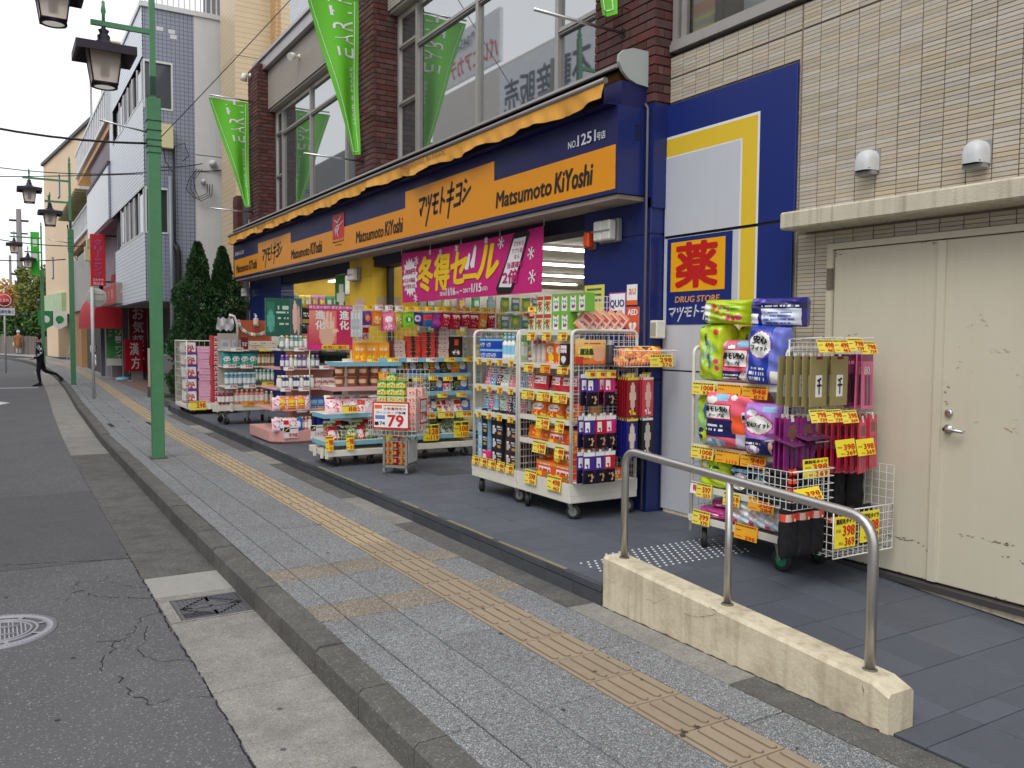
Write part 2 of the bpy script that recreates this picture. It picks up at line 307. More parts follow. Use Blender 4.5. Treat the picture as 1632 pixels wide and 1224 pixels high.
# gutter slabs
gut = structure(thing('gutter', 'x', 'x')); del gut['category']; gut['label'] = 'row of pale concrete gutter slabs along the kerb'
gut['kind'] = 'structure'
def slab_mesh(x0, y0, x1, y1, z0, z1, b=.006):
    m = MB(); m.bbox(x0, y0, z0, x1, y1, z1, b); return m
gy = [-5.4, -3.0, -.6, 1.9, 4.24, 5.40]
GC = pm('gutter_concrete_pale', C(160, 158, 152), rough=.9, var=.12, scale=6, bump=.5, bscale=140, dirt=.4, dscale=6, dcol=C(120, 117, 110), speck=[(150, .9, C(100, 98, 94), .3)])
for a, b in zip(gy, gy[1:]): slab_mesh(.868, a + .006, kx(a) + .01, b - .006, -.2, ROAD_Z + .006).build('slab', CONC, gut)
slab_mesh(.868, 5.985, 1.385, 6.49, -.2, ROAD_Z + .008).build('slab', GC, gut)
m = MB()  # grate surround
m.box(.868, 5.406, -.2, .935, 5.979, ROAD_Z + .006); m.box(.935, 5.88, -.2, 1.385, 5.979, ROAD_Z + .006); m.box(.935, 5.406, -.2, 1.385, 5.425, ROAD_Z + .006); m.build('slab', CONC, gut)
yy = 6.5
while yy < 44:
    st = 2.4 if yy < 20 else 6; x0 = .862 + (kx(yy) - 1.36)
    if yy < 16.2 <= yy + st: pass
    m = MB(); y1 = yy + st - .01; xa, xb = kx(yy) - .5, kx(y1) - .5
    m.add([(xa, yy, -.2), (kx(yy) + .01, yy, -.2), (kx(y1) + .01, y1, -.2), (xb, y1, -.2), (xa, yy, ROAD_Z + .006), (kx(yy) + .01, yy, ROAD_Z + .006), (kx(y1) + .01, y1, ROAD_Z + .006), (xb, y1, ROAD_Z + .006)],
          [(4, 5, 6, 7), (0, 1, 5, 4), (1, 2, 6, 5), (2, 3, 7, 6), (3, 0, 4, 7)])
    m.build('slab', CONCD if yy < 12 else CONC, gut); yy += st
# drain grates
IRON = pm('cast_iron', C(104, 104, 108), rough=.55, metal=.5, var=.15, scale=30, bump=.2)
def grate(x0, y0, x1, y1, label, pattern=True):
    t = thing('drain_grate', label, 'drain grate', ((x0 + x1) / 2, (y0 + y1) / 2, ROAD_Z)); w, h = (x1 - x0) / 2, (y1 - y0) / 2
    m = MB(); m.box(-w, -h, -.035, w, h, -.03); m.build('pit', pm('pit_black', (.006, .006, .006), rough=1), t)
    m = MB(); f = .022; zt = .007
    for a in ((-w, -h, w, -h + f), (-w, h - f, w, h), (-w, -h + f, -w + f, h - f), (w - f, -h + f, w, h - f)): m.box(a[0], a[1], -.03, a[2], a[3], zt)
    m.build('frame', IRON, t)
    m = MB(); W2, H2 = w - f - .004, h - f - .004
    def bar(xa, ya, xb, yb, t_=.008):
        d = Vector((xb - xa, yb - ya)).normalized(); n = Vector((-d.y, d.x)) * t_
        m.prism([(xa + n.x, ya + n.y), (xa - n.x, ya - n.y), (xb - n.x, yb - n.y), (xb + n.x, yb + n.y)], 2, -.025, .005)
    bar(-W2, 0, W2, 0, .012); bar(0, -H2, 0, H2, .012)
    if pattern:
        k = 7
        for i in range(k + 1):
            s_ = i / k
            bar(-W2, -H2 + 2 * H2 * s_ * .5 - 0, -W2 + 2 * W2 * .5 * (1), -H2 + 2 * H2 * s_ * .5, .005) if i < 4 else None
            bar(-W2 * s_, H2, -W2 * s_, H2 * (1 - s_) * .5, .009); bar(W2 * s_, -H2, W2 * s_, -H2 * (1 - s_) * .5, .009)
            bar(W2, H2 * s_, W2 * (1 - s_) * .6, H2 * s_, .009); bar(-W2, -H2 * s_, -W2 * (1 - s_) * .6, -H2 * s_, .009)
        bar(-W2, 0, 0, H2, .01); bar(0, H2, W2, 0, .01); bar(W2, 0, 0, -H2, .01); bar(0, -H2, -W2, 0, .01)
    else:
        for i in range(1, 9): bar(-W2 + 2 * W2 * i / 9, -H2, -W2 + 2 * W2 * i / 9, H2, .006)
    m.build('grating', IRON, t); return t
grate(.94, 5.43, 1.375, 5.875, 'square dark iron drain grate with star pattern in near gutter')
grate(.99, 15.9, 1.40, 16.35, 'small far drain grate in the gutter before the lamp post', False)
# manhole cover
t = thing('manhole_cover', 'round grey iron manhole cover with ring pattern in the asphalt', 'manhole cover', (-.035, 5.76, ROAD_Z))
MH = pm('worn_steel_cover', C(158, 157, 164), rough=.5, metal=.25, var=.08, scale=20, dirt=.3, dscale=12, dcol=C(110, 108, 112))
MHD = pm('cover_recess', C(92, 90, 96), rough=.7, metal=.1, var=.15, scale=30)
m = MB(); m.lathe([(0, .002), (.31, .002)], 48); m.build('cover_plate', MHD, t)
m = MB()
m.lathe([(.262, .002), (.262, .009), (.318, .009), (.318, -.01)], 64); m.lathe([(.205, .002), (.205, .008), (.222, .008), (.222, .002)], 56); m.lathe([(.175, .002), (.175, .008), (.19, .008), (.19, .002)], 56)
for i in range(8):
    a = i * PI / 4 + .2
    for (r0, r1) in ((.222, .262),):
        m.add([(math.cos(a + s) * r, math.sin(a + s) * r, .0085) for s, r in ((-.05, r0), (-.04, r1), (.04, r1), (.05, r0))], [(0, 1, 2, 3)])
for i in range(15):
    x = -.15 + i * .3 / 14; hh = math.sqrt(.168 ** 2 - x * x) if abs(x) < .168 else 0
    if i % 1 == 0: m.box(x - .004, -hh, .002, x + .004, hh if i % 3 else hh * .6, .0075)
m.box(-.022, -.17, .002, .012, .17, .0105)
for a, b in (((-.13, -.06), (.1, -.09)), ((-.13, .07), (.12, .05))): m.path([(a[0], a[1], .006), (b[0], b[1], .006)], .009, 4)
m.build('raised_pattern', MH, t)
m = MB()
for i in range(72):
    a = i * 2 * PI / 72; m.box(-.003, -.008, 0, .003, .008, .0102) if False else m.add([(math.cos(a + s) * r, math.sin(a + s) * r, .0098) for s, r in ((-.012, .298), (-.012, .307), (.012, .307), (.012, .298))], [(0, 1, 2, 3)])
m.build('slot', MHD, t)['kind'] = 'stuff'
# kerb
kerb = thing('kerb', 'dark weathered concrete kerb stones along the road', 'x'); del kerb['category']; kerb['kind'] = 'structure'
yy = -4.8; n = 0; rest = MB()
while yy < 92:
    L = .6 if yy < 50 else 1.5; y1 = yy + L; g = .005 if yy < 20 else .008
    x0, x1 = kx(yy), kx(y1); w = .148
    d = Vector((x1 - x0, L)).normalized(); nx, ny = d.y * w, -d.x * w
    ya, yb = yy + g, y1 - g; r = random.Random(n); dz = r.uniform(-.004, .004); b = .02
    def sec(x, y): return [(x, y, -.2), (x, y, dz - b), (x + b * d.y, y - b * d.x, dz), (x + nx, y + ny, dz), (x + nx, y + ny, -.2)]
    A, B = sec(x0, ya), sec(x1, yb); m = rest if (n > 290 or yy > 50) else MB()
    m.add(A + B, [(i, i + 1, i + 6, i + 5)[::-1] for i in range(4)] + [(0, 1, 2, 3, 4), (9, 8, 7, 6, 5)])
    if m is not rest: m.build('kerb_stone', CONCD, kerb)
    yy = y1; n += 1
rest.build('kerb_stone', CONCD, kerb)['kind'] = 'stuff'
# sidewalk bed and pavers
def sx1(y): return 3.06 if y < 18.2 else 3.5 + max(0, (y - 40)) * .02
m = MB()
for a, b in zip(ys, ys[1:]): m.face([(kx(a) + .03, a, -.012), (sx1(a) + (.2 if a < 18.2 else 8), a, -.012), (sx1(b) + (.2 if a < 18.2 else 8), b, -.012), (kx(b) + .03, b, -.012)])
walk = structure(m.build('sidewalk', MORT))
cols = [(1.525, 1.673, 0), (1.681, 1.975, .25), (1.983, 2.313, .0), (2.627, 2.872, .45)]
pav = []
for ci, (xa, xb, off) in enumerate(cols):
    edges = [4.0 - .99 * i + off for i in range(0, 9)] + [4.0 + .99 * i + off for i in range(1, 62)]
    edges += [4.57, 4.87, 5.45, 5.75]; edges = sorted(e for e in edges if not (4.3 < e < 6.05 and e not in (4.57, 4.87, 5.45, 5.75))) 
    for a, b in zip(edges, edges[1:]):
        pav.append((xa, a, xb, b, (abs(a - 4.57) < .01 or abs(a - 5.45) < .01)))
pav.sort(key=lambda p: math.hypot((p[0] + p[2]) / 2, (p[1] + p[3]) / 2)); rest = MB()
for i, (xa, a, xb, b, br) in enumerate(pav):
    if b < -4: continue
    ox = kx((a + b) / 2) - 1.37 if a > 16 else 0
    if i < 275 and a < 45:
        slab_mesh(xa, a + .0045, xb, b - .0045, -.012, random.Random(i).uniform(-.0015, .0015), .003).build('paver', PAVB if br else PAVG, walk, loc=(ox, 0, 0))
    else: rest.bbox(xa + ox, a + .003, -.012, xb + ox, b - .003, 0, .003)
# far pavement simply widens with one more column each side
for a in range(18, 90):
    k0, k1 = kx(a) + .155, kx(a + 1) + .155
    rest.face([(2.88 + kx(a) - 1.37, a, -.002), (3.5 + (kx(a) - 1.37) * .3, a, -.002), (3.5 + (kx(a + 1) - 1.37) * .3, a + 1, -.002), (2.88 + kx(a + 1) - 1.37, a + 1, -.002)])
rest.build('paver', PAVG, walk)['kind'] = 'stuff'
# concrete margin under the step
for i in range(18):
    y0 = -5 + i * 1.3
    if y0 < 18: slab_mesh(2.878, y0 + .003, 3.075, min(18.2, y0 + 1.297), -.012, .001, .003).build('margin_slab', CONCD if i % 3 else CONC, walk)
# tactile tiles
def tact_mesh(mat):
    m = MB(); m.bbox(0, .0035, -.012, .299, .2965, .0005, .002)
    for i in range(4):
        x = .04 + i * .073; L = .024
        pts = []
        def oct_(x0, x1, y0, y1, z, k): return [(x0 + k, y0, z), (x1 - k, y0, z), (x1, y0 + k, z), (x1, y1 - k, z), (x1 - k, y1, z), (x0 + k, y1, z), (x0, y1 - k, z), (x0, y0 + k, z)]
        A = oct_(x - .021, x + .021, .012, .288, .0005, .014); B = oct_(x - .0145, x + .0145, .019, .281, .0055, .009)
        m.add(A + B, [(j, (j + 1) % 8, (j + 1) % 8 + 8, j + 8) for j in range(8)], mi=1); m.add(B, [tuple(range(8))]); m.sm[-1] = False
    return m.mesh('tactile_tile', [mat, TACG])
tm = tact_mesh(TACT); tmb = tact_mesh(TACTB); rest = MB()
for i in range(-14, 300):
    y = .137 + .3 * i; ox = kx(y) - 1.37 if y > 16 else 0
    if y < 62: inst(tm if y > 6.1 else tmb, 'tactile_tile', walk, (2.32 + ox, y, 0))
m = MB()
r = random.Random(9)
for i in range(26):
    cx, cy = r.choice([2.34, 2.47, 2.6, 2.75, 2.1]) + r.uniform(-.05, .05), r.uniform(1.6, 8); n = 8; k = r.uniform(.006, .014)
    m.face([(cx + math.cos(j * 2 * PI / n) * k * r.uniform(.7, 1.3), cy + math.sin(j * 2 * PI / n) * k * r.uniform(.7, 1.3), .0062) for j in range(n)])
m.build('gum_spot', pm('gum_dark', C(70, 62, 55), rough=.8), walk)['kind'] = 'stuff'
# brick-coloured apron further up the street
m = MB(); m.bbox(3.5, 23.4, -.01, 4.9, 34, .012, .004); structure(m.build('brick_apron', pm('brick_apron', C(128, 100, 92), rough=.85, var=.12, scale=8, bump=.3)))
m = MB(); m.bbox(3.42, 34.2, -.01, 9, 60, .004, .004); structure(m.build('apron', CONC))
# ------------------------------------------------------------------ shop platform and ramp
plat = thing('platform', 'slate blue tiled platform in front of the shop', 'x'); del plat['category']; plat['kind'] = 'structure'
m = MB(); m.box(3.1, 4.0, -.05, 6.5, 19.2, .118); m.add([(3.1, 2.1, -.05), (5.2, 2.1, -.05), (5.2, 4.0, -.05), (3.1, 4.0, -.05), (3.1, 2.1, -.012), (5.2, 2.1, -.012), (5.2, 4, .118), (3.1, 4, .118)], [(4, 5, 6, 7), (0, 1, 5, 4), (1, 2, 6, 5), (3, 0, 4, 7)])
m.face([(3.08, 2.1, -.012), (3.08, -6, -.012), (5.2, -6, -.012), (5.2, 2.1, -.012)]); m.build('mortar_bed', MORT, plat)
tiles = []; X0 = 3.212
xs = [(3.10, 3.209)] + [(X0 + .3 * i, X0 + .3 * i + .295) for i in range(6)]
def rz(y): return .13 if y >= 4 else (0 if y <= 2.1 else .13 * (y - 2.1) / 1.9)
y = -2.2
while y < 19.1:
    st = .32 if y < 3.9 else .3; y1 = y + st - .005
    if y < 4 < y + st: y1 = 3.997; st = 4 - y
    if y < 2.1 < y + st - .01: y1 = 2.097; st = 2.1 - y
    for (a, b) in xs: tiles.append((a, y, b, y1))
    y += st
# the shop entrance floor
for i in range(14):
    for j in range(16): tiles.append((5.06 + .3 * i, 6.7 + .3 * j, 5.3565 + .3 * i, 6.9965 + .3 * j)) if i < 3 else None
tiles = [t_ for t_ in tiles if not (t_[0] > 4.86 and t_[1] < 6.5)]
tiles.sort(key=lambda p: math.hypot((p[0] + p[2]) / 2, (p[1] + p[3]) / 2)); rest = MB()
for i, (a, y0, b, y1) in enumerate(tiles):
    m = MB() if i < 290 else rest; z0, z1 = rz(y0 + .001), rz(y1); e = random.Random(i).uniform(-.0006, .0006)
    t_ = [(a, y0, z0 - .02), (b, y0, z0 - .02), (b, y1, z1 - .02), (a, y1, z1 - .02), (a, y0, z0 + e - .002), (b, y0, z0 + e - .002), (b, y1, z1 + e - .002), (a, y1, z1 + e - .002),
          (a + .002, y0 + .002, z0 + e), (b - .002, y0 + .002, z0 + e), (b - .002, y1 - .002, z1 + e), (a + .002, y1 - .002, z1 + e)]
    m.add(t_, [(8, 9, 10, 11), (0, 1, 5, 4), (1, 2, 6, 5), (2, 3, 7, 6), (3, 0, 4, 7), (4, 5, 9, 8), (5, 6, 10, 9), (6, 7, 11, 10), (7, 4, 8, 11)])
    if i < 290: m.build('floor_tile', PLAT, plat)
rest.build('floor_tile', PLAT, plat)['kind'] = 'stuff'
# step face blocks with worn yellow nosing
y = 4.02; i = 0
while y < 18.6:
    L = .3
    for k in range(2):
        m = MB(); m.bbox(3.062, y + .003, -.012, 3.098, y + L - .003, .078, .003); m.build('edge_block', PLATE, plat) if k == 0 else None
    m = MB(); m.bbox(3.058, y + .002, .081, 3.099, y + L - .002, .1315, .006); m.build('nosing_block', PLATE, plat); y += L; i += 1
m = MB(); y = 4.02; r = random.Random(2)
while y < 12.5:
    L = r.uniform(.08, .4); w = r.uniform(.016, .03)
    if r.random() > y * .03: m.box(3.060, y, .1316, 3.064 + w, y + L, .1335)
    y += L + (r.uniform(0, .1) if r.random() > .5 else .001)
m.build('yellow_nosing_paint', YEL, plat)['kind'] = 'stuff'
# access cover in the platform and anti-slip studs
m = MB(); m.bbox(3.98, 8.05, .1, 4.4, 8.42, .1335, .003); m.build('access_cover', PLATE, plat)
m = MB()
for i in range(9):
    for j in range(22):
        x = 3.24 + j * .057 + (i % 2) * .0285; y = 4.16 + i * .052
        if j < 5 and i > 6: continue
        m.lathe([(.0095, .13), (.0085, .134), (0, .135)], 8, (x, y, 0))
m.build('stud', pm('white_stud', C(208, 210, 212), rough=.5, var=.08), plat)['kind'] = 'stuff'
# low wall and handrail
LW = pm('cream_painted_concrete', C(212, 202, 176), rough=.7, var=.08, scale=3, bump=.35, bscale=60, dirt=.65, dscale=4.5, dcol=C(146, 132, 108), dlow=.46, streak=.6)
t = thing('ramp_wall', 'low sloping cream painted concrete wall beside the ramp', 'low wall', (3.06, 4.0, 0))
m = MB(); Y1 = -1.9; T = .165
pr = [(0, -.012), (0, .312), (Y1 + .05, .196), (Y1, .162), (Y1, -.012)]
b = .016; n = 24
sec = []
for i in range(n + 1):
    y = Y1 * i / n; top = .312 + (.196 - .312) * min(1, (y / (Y1 + .05))) if i < n else .165
    w = .001 * math.sin(i * 7.1); sec.append([(0 + w, y, -.012), (0 + w * 2, y, top - b), (b, y, top), (T - b, y, top), (T, y, top - b), (T, y, -.012)])
vs = [p for s_ in sec for p in s_]; fs = [(i * 6 + j, i * 6 + j + 1, (i + 1) * 6 + j + 1, (i + 1) * 6 + j)[::-1] for i in range(n) for j in range(5)]
fs += [(0, 1, 2, 3, 4, 5)[::-1], tuple(n * 6 + j for j in range(6))]
m.add([(x, y, z) for x, y, z in vs], fs); m.build('wall_body', LW, t)
m = MB()
def wc(pts, w, seed):
    r = random.Random(seed)
    for (a, c_) in zip(pts, pts[1:]):
        k = max(2, int(math.dist(a, c_) / .02)); prev = None
        for i in range(k + 1):
            u = i / k; q = (a[0] + (c_[0] - a[0]) * u + r.uniform(-.003, .003), a[1] + (c_[1] - a[1]) * u + r.uniform(-.003, .003)); ww = w * r.uniform(.2, 1)
            if prev: m.face([(-.0025, prev[0], prev[1] - prev[2]), (-.0025, prev[0], prev[1] + prev[2]), (-.0025, q[0], q[1] + ww), (-.0025, q[0], q[1] - ww)])
            prev = (q[0], q[1], ww)
wc([(-.93, .24), (-.94, .17), (-.93, .1), (-.95, .03)], .003, 1); wc([(-.93, .22), (-.8, .17), (-.7, .16)], .0015, 2); wc([(-.55, .2), (-.47, .15), (-.4, .16)], .001, 3); wc([(-.44, .17), (-.45, .12)], .003, 4)
wc([(-1.78, .18), (-1.785, .1)], .006, 5); wc([(-.93, .24), (-.88, .25)], .002, 6)
m.build('crack', pm('wall_crack', C(95, 82, 60), rough=.9), t)['kind'] = 'stuff'
m = MB(); r = random.Random(4); h = .01
for i in range(120):  # grime along the foot
    y = -i * 1.88 / 120; h2 = .001 + .004 * (1 + math.sin(i * .31) * math.sin(i * .83)) + .003 * r.random(); m.face([(-.003, y, -.01), (-.003, y + .0158, -.01), (-.003, y + .0158, h if i else h2), (-.003, y, h2)]); h = h2
m.build('grime', pm('foot_grime', C(84, 76, 60), rough=.95, var=.3, scale=40), t)['kind'] = 'stuff'
STEEL = pm('brushed_steel_tube', C(192, 188, 184), rough=.38, metal=.9, var=.06, scale=30)
t = thing('handrail', 'brushed steel tube handrail with three posts on low cream wall', 'handrail', (3.15, 4.0, 0))
def bend(p, c, q, r=.09, n=7):
    p, c, q = Vector(p), Vector(c), Vector(q); a = c + (p - c).normalized() * r; b_ = c + (q - c).normalized() * r
    return [((1 - u) ** 2) * a + 2 * u * (1 - u) * c + u * u * b_ for u in [i / n for i in range(n + 1)]]
A, B, Cc, D = (0, -.083, .30), (0, -.083, .945), (0, -1.745, .845), (0, -1.745, .17)
m = MB(); m.path([A] + bend(A, B, Cc, .1) + bend(B, Cc, D, .13) + [D], .0225, 14); m.build('rail_tube', STEEL, t)
m = MB(); m.tube((0, -.915, .23), (0, -.915, .885), .0185, 12); m.build('post', STEEL, t)
for (y, z) in ((-.083, .300), (-.915, .250), (-1.745, .196)):
    m = MB(); m.lathe([(.034, z - .02), (.032, z + .008), (.023, z + .012)], 14, (0, y, 0)); m.build('base_collar', pm('collar_dark', C(110, 104, 92), rough=.6, metal=.3), t)
# ================================================================== SHOP BUILDING
BLUE = pm('shop_blue_panel', C(24, 38, 100), rough=.38, var=.10, scale=2, streak=.12, dirt=.15, dscale=3, dcol=C(45, 55, 105), coat=.2)
NAVY = pm('sign_navy', C(28, 30, 84), rough=.4, var=.08, scale=2, streak=.12, dcol=C(60, 60, 100))
ORNG = pm('sign_orange', C(228, 148, 24), rough=.35, var=.03, scale=1.5, streak=.06, dcol=C(180, 110, 20))
YELP = pm('yellow_panel', C(226, 186, 34), rough=.42, var=.05)
BRICK = pm('brown_brick', C(90, 56, 52), rough=.8, var=.2, scale=14, rnd=.34, hue=.22, bump=.5, bscale=120, dirt=.35, dscale=9, dcol=C(58, 44, 46), dlow=.5)
BRICKI = pm('brown_brick_far', C(90, 56, 52), rough=.8, var=.2, scale=14, isl=.34, hue=.22, bump=.5, bscale=120, dirt=.35, dscale=9, dcol=C(58, 44, 46), dlow=.5)
GROUT = pm('dark_grout', C(66, 58, 56), rough=.95, var=.2, scale=30)
TILE = pm('beige_border_tile', C(186, 176, 160), rough=.5, var=.06, scale=20, rnd=.11, hue=.35, streak=.08, dcol=C(150, 138, 118))
TILEI = pm('beige_border_tile_rest', C(186, 176, 160), rough=.5, var=.06, scale=20, isl=.11, hue=.35, streak=.08, dcol=C(150, 138, 118))
TGR = pm('tile_grout', C(130, 120, 107), rough=.95, var=.1)
GLASS = pm('window_glass', (.93, .96, .96), rough=.02, trans=1.0, var=0, ior=1.6, spec=.9)
GLASSR = pm('upper_window_glass', (.07, .085, .09), rough=.02, var=0, spec=.5, ior=4.6)
BLK = pm('matt_black', (.015, .015, .016), rough=.6)
CREAMD = pm('cream_door_paint', C(204, 198, 178), rough=.42, var=.035, scale=1.2, streak=.10, dcol=C(168, 156, 130), dirt=.12, dscale=2)
CONCW = pm('stained_cream_concrete', C(196, 188, 168), rough=.8, var=.1, streak=.45, dcol=C(98, 88, 74), dirt=.3, dscale=6, dcol_=None) if False else pm('stained_cream_concrete', C(200, 192, 172), rough=.8, var=.1, streak=.5, dcol=C(98, 88, 74), bump=.3)
store = thing('drugstore_building', 'drugstore building with brown brick columns, tall gridded upper windows and open shop front', 'building', (4.68, 5.5, 0))
SO = Vector((4.68, 5.5, 0))
def S(m): m.v = [(x - SO.x, y - SO.y, z) for x, y, z in m.v]; return m
XC, XW = 4.68, 5.05
COLS = [(5.52, 6.35), (11.63, 12.38), (17.90, 18.63)]
# brick columns above the sign
bh, bl = .075, .22; bricks = []
for ci, (ya, yb) in enumerate(COLS):
    zt = 7.2 if ci < 2 else 7.15
    m = MB(); m.box(XC + .012, ya + .012, 2.7, XW + .3, yb - .012, zt); S(m).build('brick_column', GROUT, store)
    colobj = COL.objects[-1] if False else bpy.data.objects[[o.name for o in store.children][-1]] if False else None
    k = 0; z = 3.55 if ci else 3.55
    while z < zt:
        off = 0 if k % 2 else bl / 2
        y = ya - (bl / 2 if off else 0)
        while y < yb - .01:
            a, b = max(ya, y), min(yb, y + bl)
            if b - a > .03: bricks.append((XC, a + .004, z + .005, XC + .05, b - .004, z + bh - .005, ci))
            y += bl
        x = XC + (.11 if off else .0)
        if off: bricks.append((XC + .0001, ya - .0, z + .005, XC + .105, ya + .05, z + bh - .005, ci)) if False else None
        x = XC + .052 if not off else XC + .052
        segs = ((XC + .052, XC + .20), (XC + .208, XC + .37)) if off else ((XC + .052, XC + .10), (XC + .108, XC + .32), (XC + .328, XC + .37))
        for a, b in segs: bricks.append((a, ya, z + .005, b - .0, ya + .05, z + bh - .005, ci))
        z += bh; k += 1
def cdist(p): return math.dist(((p[0] + p[3]) / 2, (p[1] + p[4]) / 2, (p[2] + p[5]) / 2), CAMLOC)
bricks = [b for b in bricks if not (b[6] == 0 and b[2] > 5.2)] + [b for b in bricks if b[6] == 0 and b[2] > 5.2]
bcols = [o for o in store.children if o.name.startswith('brick_column')]
near = sorted([b for b in bricks if not (b[6] == 0 and b[2] > 4.9) and b[2] < 6.9], key=cdist)[:290]; ns = set(near); rest = MB(); r = random.Random(5)
for b in bricks:
    j = r.uniform(-.002, .003); bb = (b[0] - j, b[1] - (j if b[0] > XC + .04 else 0), b[2], b[3], b[4], b[5])
    if b in ns:
        m = MB(); m.bbox(*bb, .003); S(m).build('brick', BRICK, bcols[b[6]])
    else: rest.bbox(*bb, .003)
S(rest).build('brick', BRICKI, store)['kind'] = 'stuff'
# building core: side walls, parapet, roof slab
WALLD = pm('dark_metal_wall', C(60, 58, 58), rough=.6)
m = MB(); m.box(5.06, 18.64, 0, 5.5, 19.6, 4.1); m.box(XC + .02, 18.64, 4.1, 5.5, 18.9, 4.6); S(m).build('side_wall', pm('dark_slate_wall', C(74, 72, 76), rough=.7, var=.1), store)
RIBW = pm('ribbed_panel_taupe', C(164, 156, 146), rough=.6, var=.06)
m = MB()
for (ya, yb) in ((12.39, 17.89), (6.36, 11.62)):
    n = 17
    for i in range(n): z0 = 6.24 + i * .045; m.box(4.90, ya, z0, 4.93, yb, z0 + .037)
    m.box(4.93, ya, 6.2, 5.2, yb, 7.02)
S(m).build('spandrel_panel', RIBW, store)
m = MB(); m.box(4.80, 5.6, 7.03, 5.3, 18.6, 7.24); m.box(4.76, 5.55, 7.24, 5.3, 18.62, 7.30); S(m).build('parapet_coping', pm('coping_metal', C(176, 170, 172), rough=.4, metal=.3, var=.08, streak=.2), store)
m = MB()
for i in range(60): z0 = 7.3 + i * .06; m.box(5.28, 12.0, z0, 5.31, 17.6, z0 + .05)
m.box(5.31, 5.6, 7.2, 5.6, 17.6, 11); S(m).build('white_ribbed_wall', pm('white_ribbed', C(214, 216, 224), rough=.55, var=.03), store)
m = MB(); m.box(5.35, 5.6, 4.0, 5.4, 18.6, 4.02)
# upper windows
def win_bay(ya, yb, mull, trans, zb, zt, name='upper_window'):
    m = MB(); f = .05
    m.box(XW, ya, zb, XW + .09, ya + f, zt); m.box(XW, yb - f, zb, XW + .09, yb, zt); m.box(XW, ya + f, zb, XW + .09, yb - f, zb + f); m.box(XW, ya + f, zt - f, XW + .09, yb - f, zt)
    for y in mull: m.box(XW - .012, y - .032, zb + f, XW + .08, y + .032, zt - f)
    w = S(m).build(name, ALU, store)
    edges = [ya + f] + mull + [yb - f]; p = MB(); tr = MB()
    for i, (a, b) in enumerate(zip(edges, edges[1:])):
        lv = [zb + f] + trans[i] + [zt - f]
        for z in trans[i]: tr.box(XW - .005, a + .033, z - .035, XW + .075, b - .033, z + .035); tr.box(XW - .02, a + .033, z - .012, XW - .006, b - .033, z + .004)
        for c, d in zip(lv, lv[1:]):
            q = MB(); q.box(XW + .03, a + .034, c + .036, XW + .04, b - .034, d - .036); S(q).build('pane', GLASSR, w)
    S(tr).build('transom', ALU, w)
win_bay(6.36, 11.62, [7.50, 9.22, 10.95], [[4.75, 5.5], [5.62], [5.62], [4.92, 5.72]], 3.9, 6.22)
win_bay(12.39, 17.89, [13.72, 15.59, 17.38], [[5.2], [5.68], [5.68], [4.86, 5.72]], 3.9, 6.22)
# shop front pilasters
def pil(ya, yb, mat, name, x0=XC, x1=5.4, z0=.12, z1=2.78, joints=(2.47, 1.25)):
    m = MB(); zz = [z0] + sorted(joints) + [z1]
    for a, b in zip(zz, zz[1:]): m.bbox(x0, ya, a + .006, x1, yb, b - .006, .004)
    m.box(x0 + .01, ya + .01, z0, x1 - .01, yb - .01, z1); return S(m).build(name, mat, store)
pil(5.535, 6.475, BLUE, 'blue_pilaster'); pil(11.68, 12.60, YELP, 'yellow_pilaster'); pil(16.29, 18.64, BLUE, 'blue_pilaster', x1=4.93)
m = MB(); m.box(XC, 5.515, 2.685, 5.2, 5.60, 3.54); S(m).build('corner_panel', BLUE, store)
m = MB(); m.path([(4.655, 5.567, .15), (4.655, 5.567, 3.5), (4.655, 5.60, 3.54)], .012, 6); S(m).build('conduit', pm('grey_conduit', C(90, 92, 104), rough=.5), store)
# lintel band and soffit
m = MB(); m.box(XC + .03, 6.48, 2.60, 5.0, 18.6, 2.80); S(m).build('lintel', pm('navy_lintel', C(24, 28, 56), rough=.6, var=.1), store)
m = MB(); m.bbox(4.40, 5.63, 2.745, XC + .02, 18.66, 2.785, .004); S(m).build('soffit', pm('stained_soffit', C(158, 146, 136), rough=.75, var=.12, dirt=.5, dscale=3, dcol=C(104, 92, 84)), store)
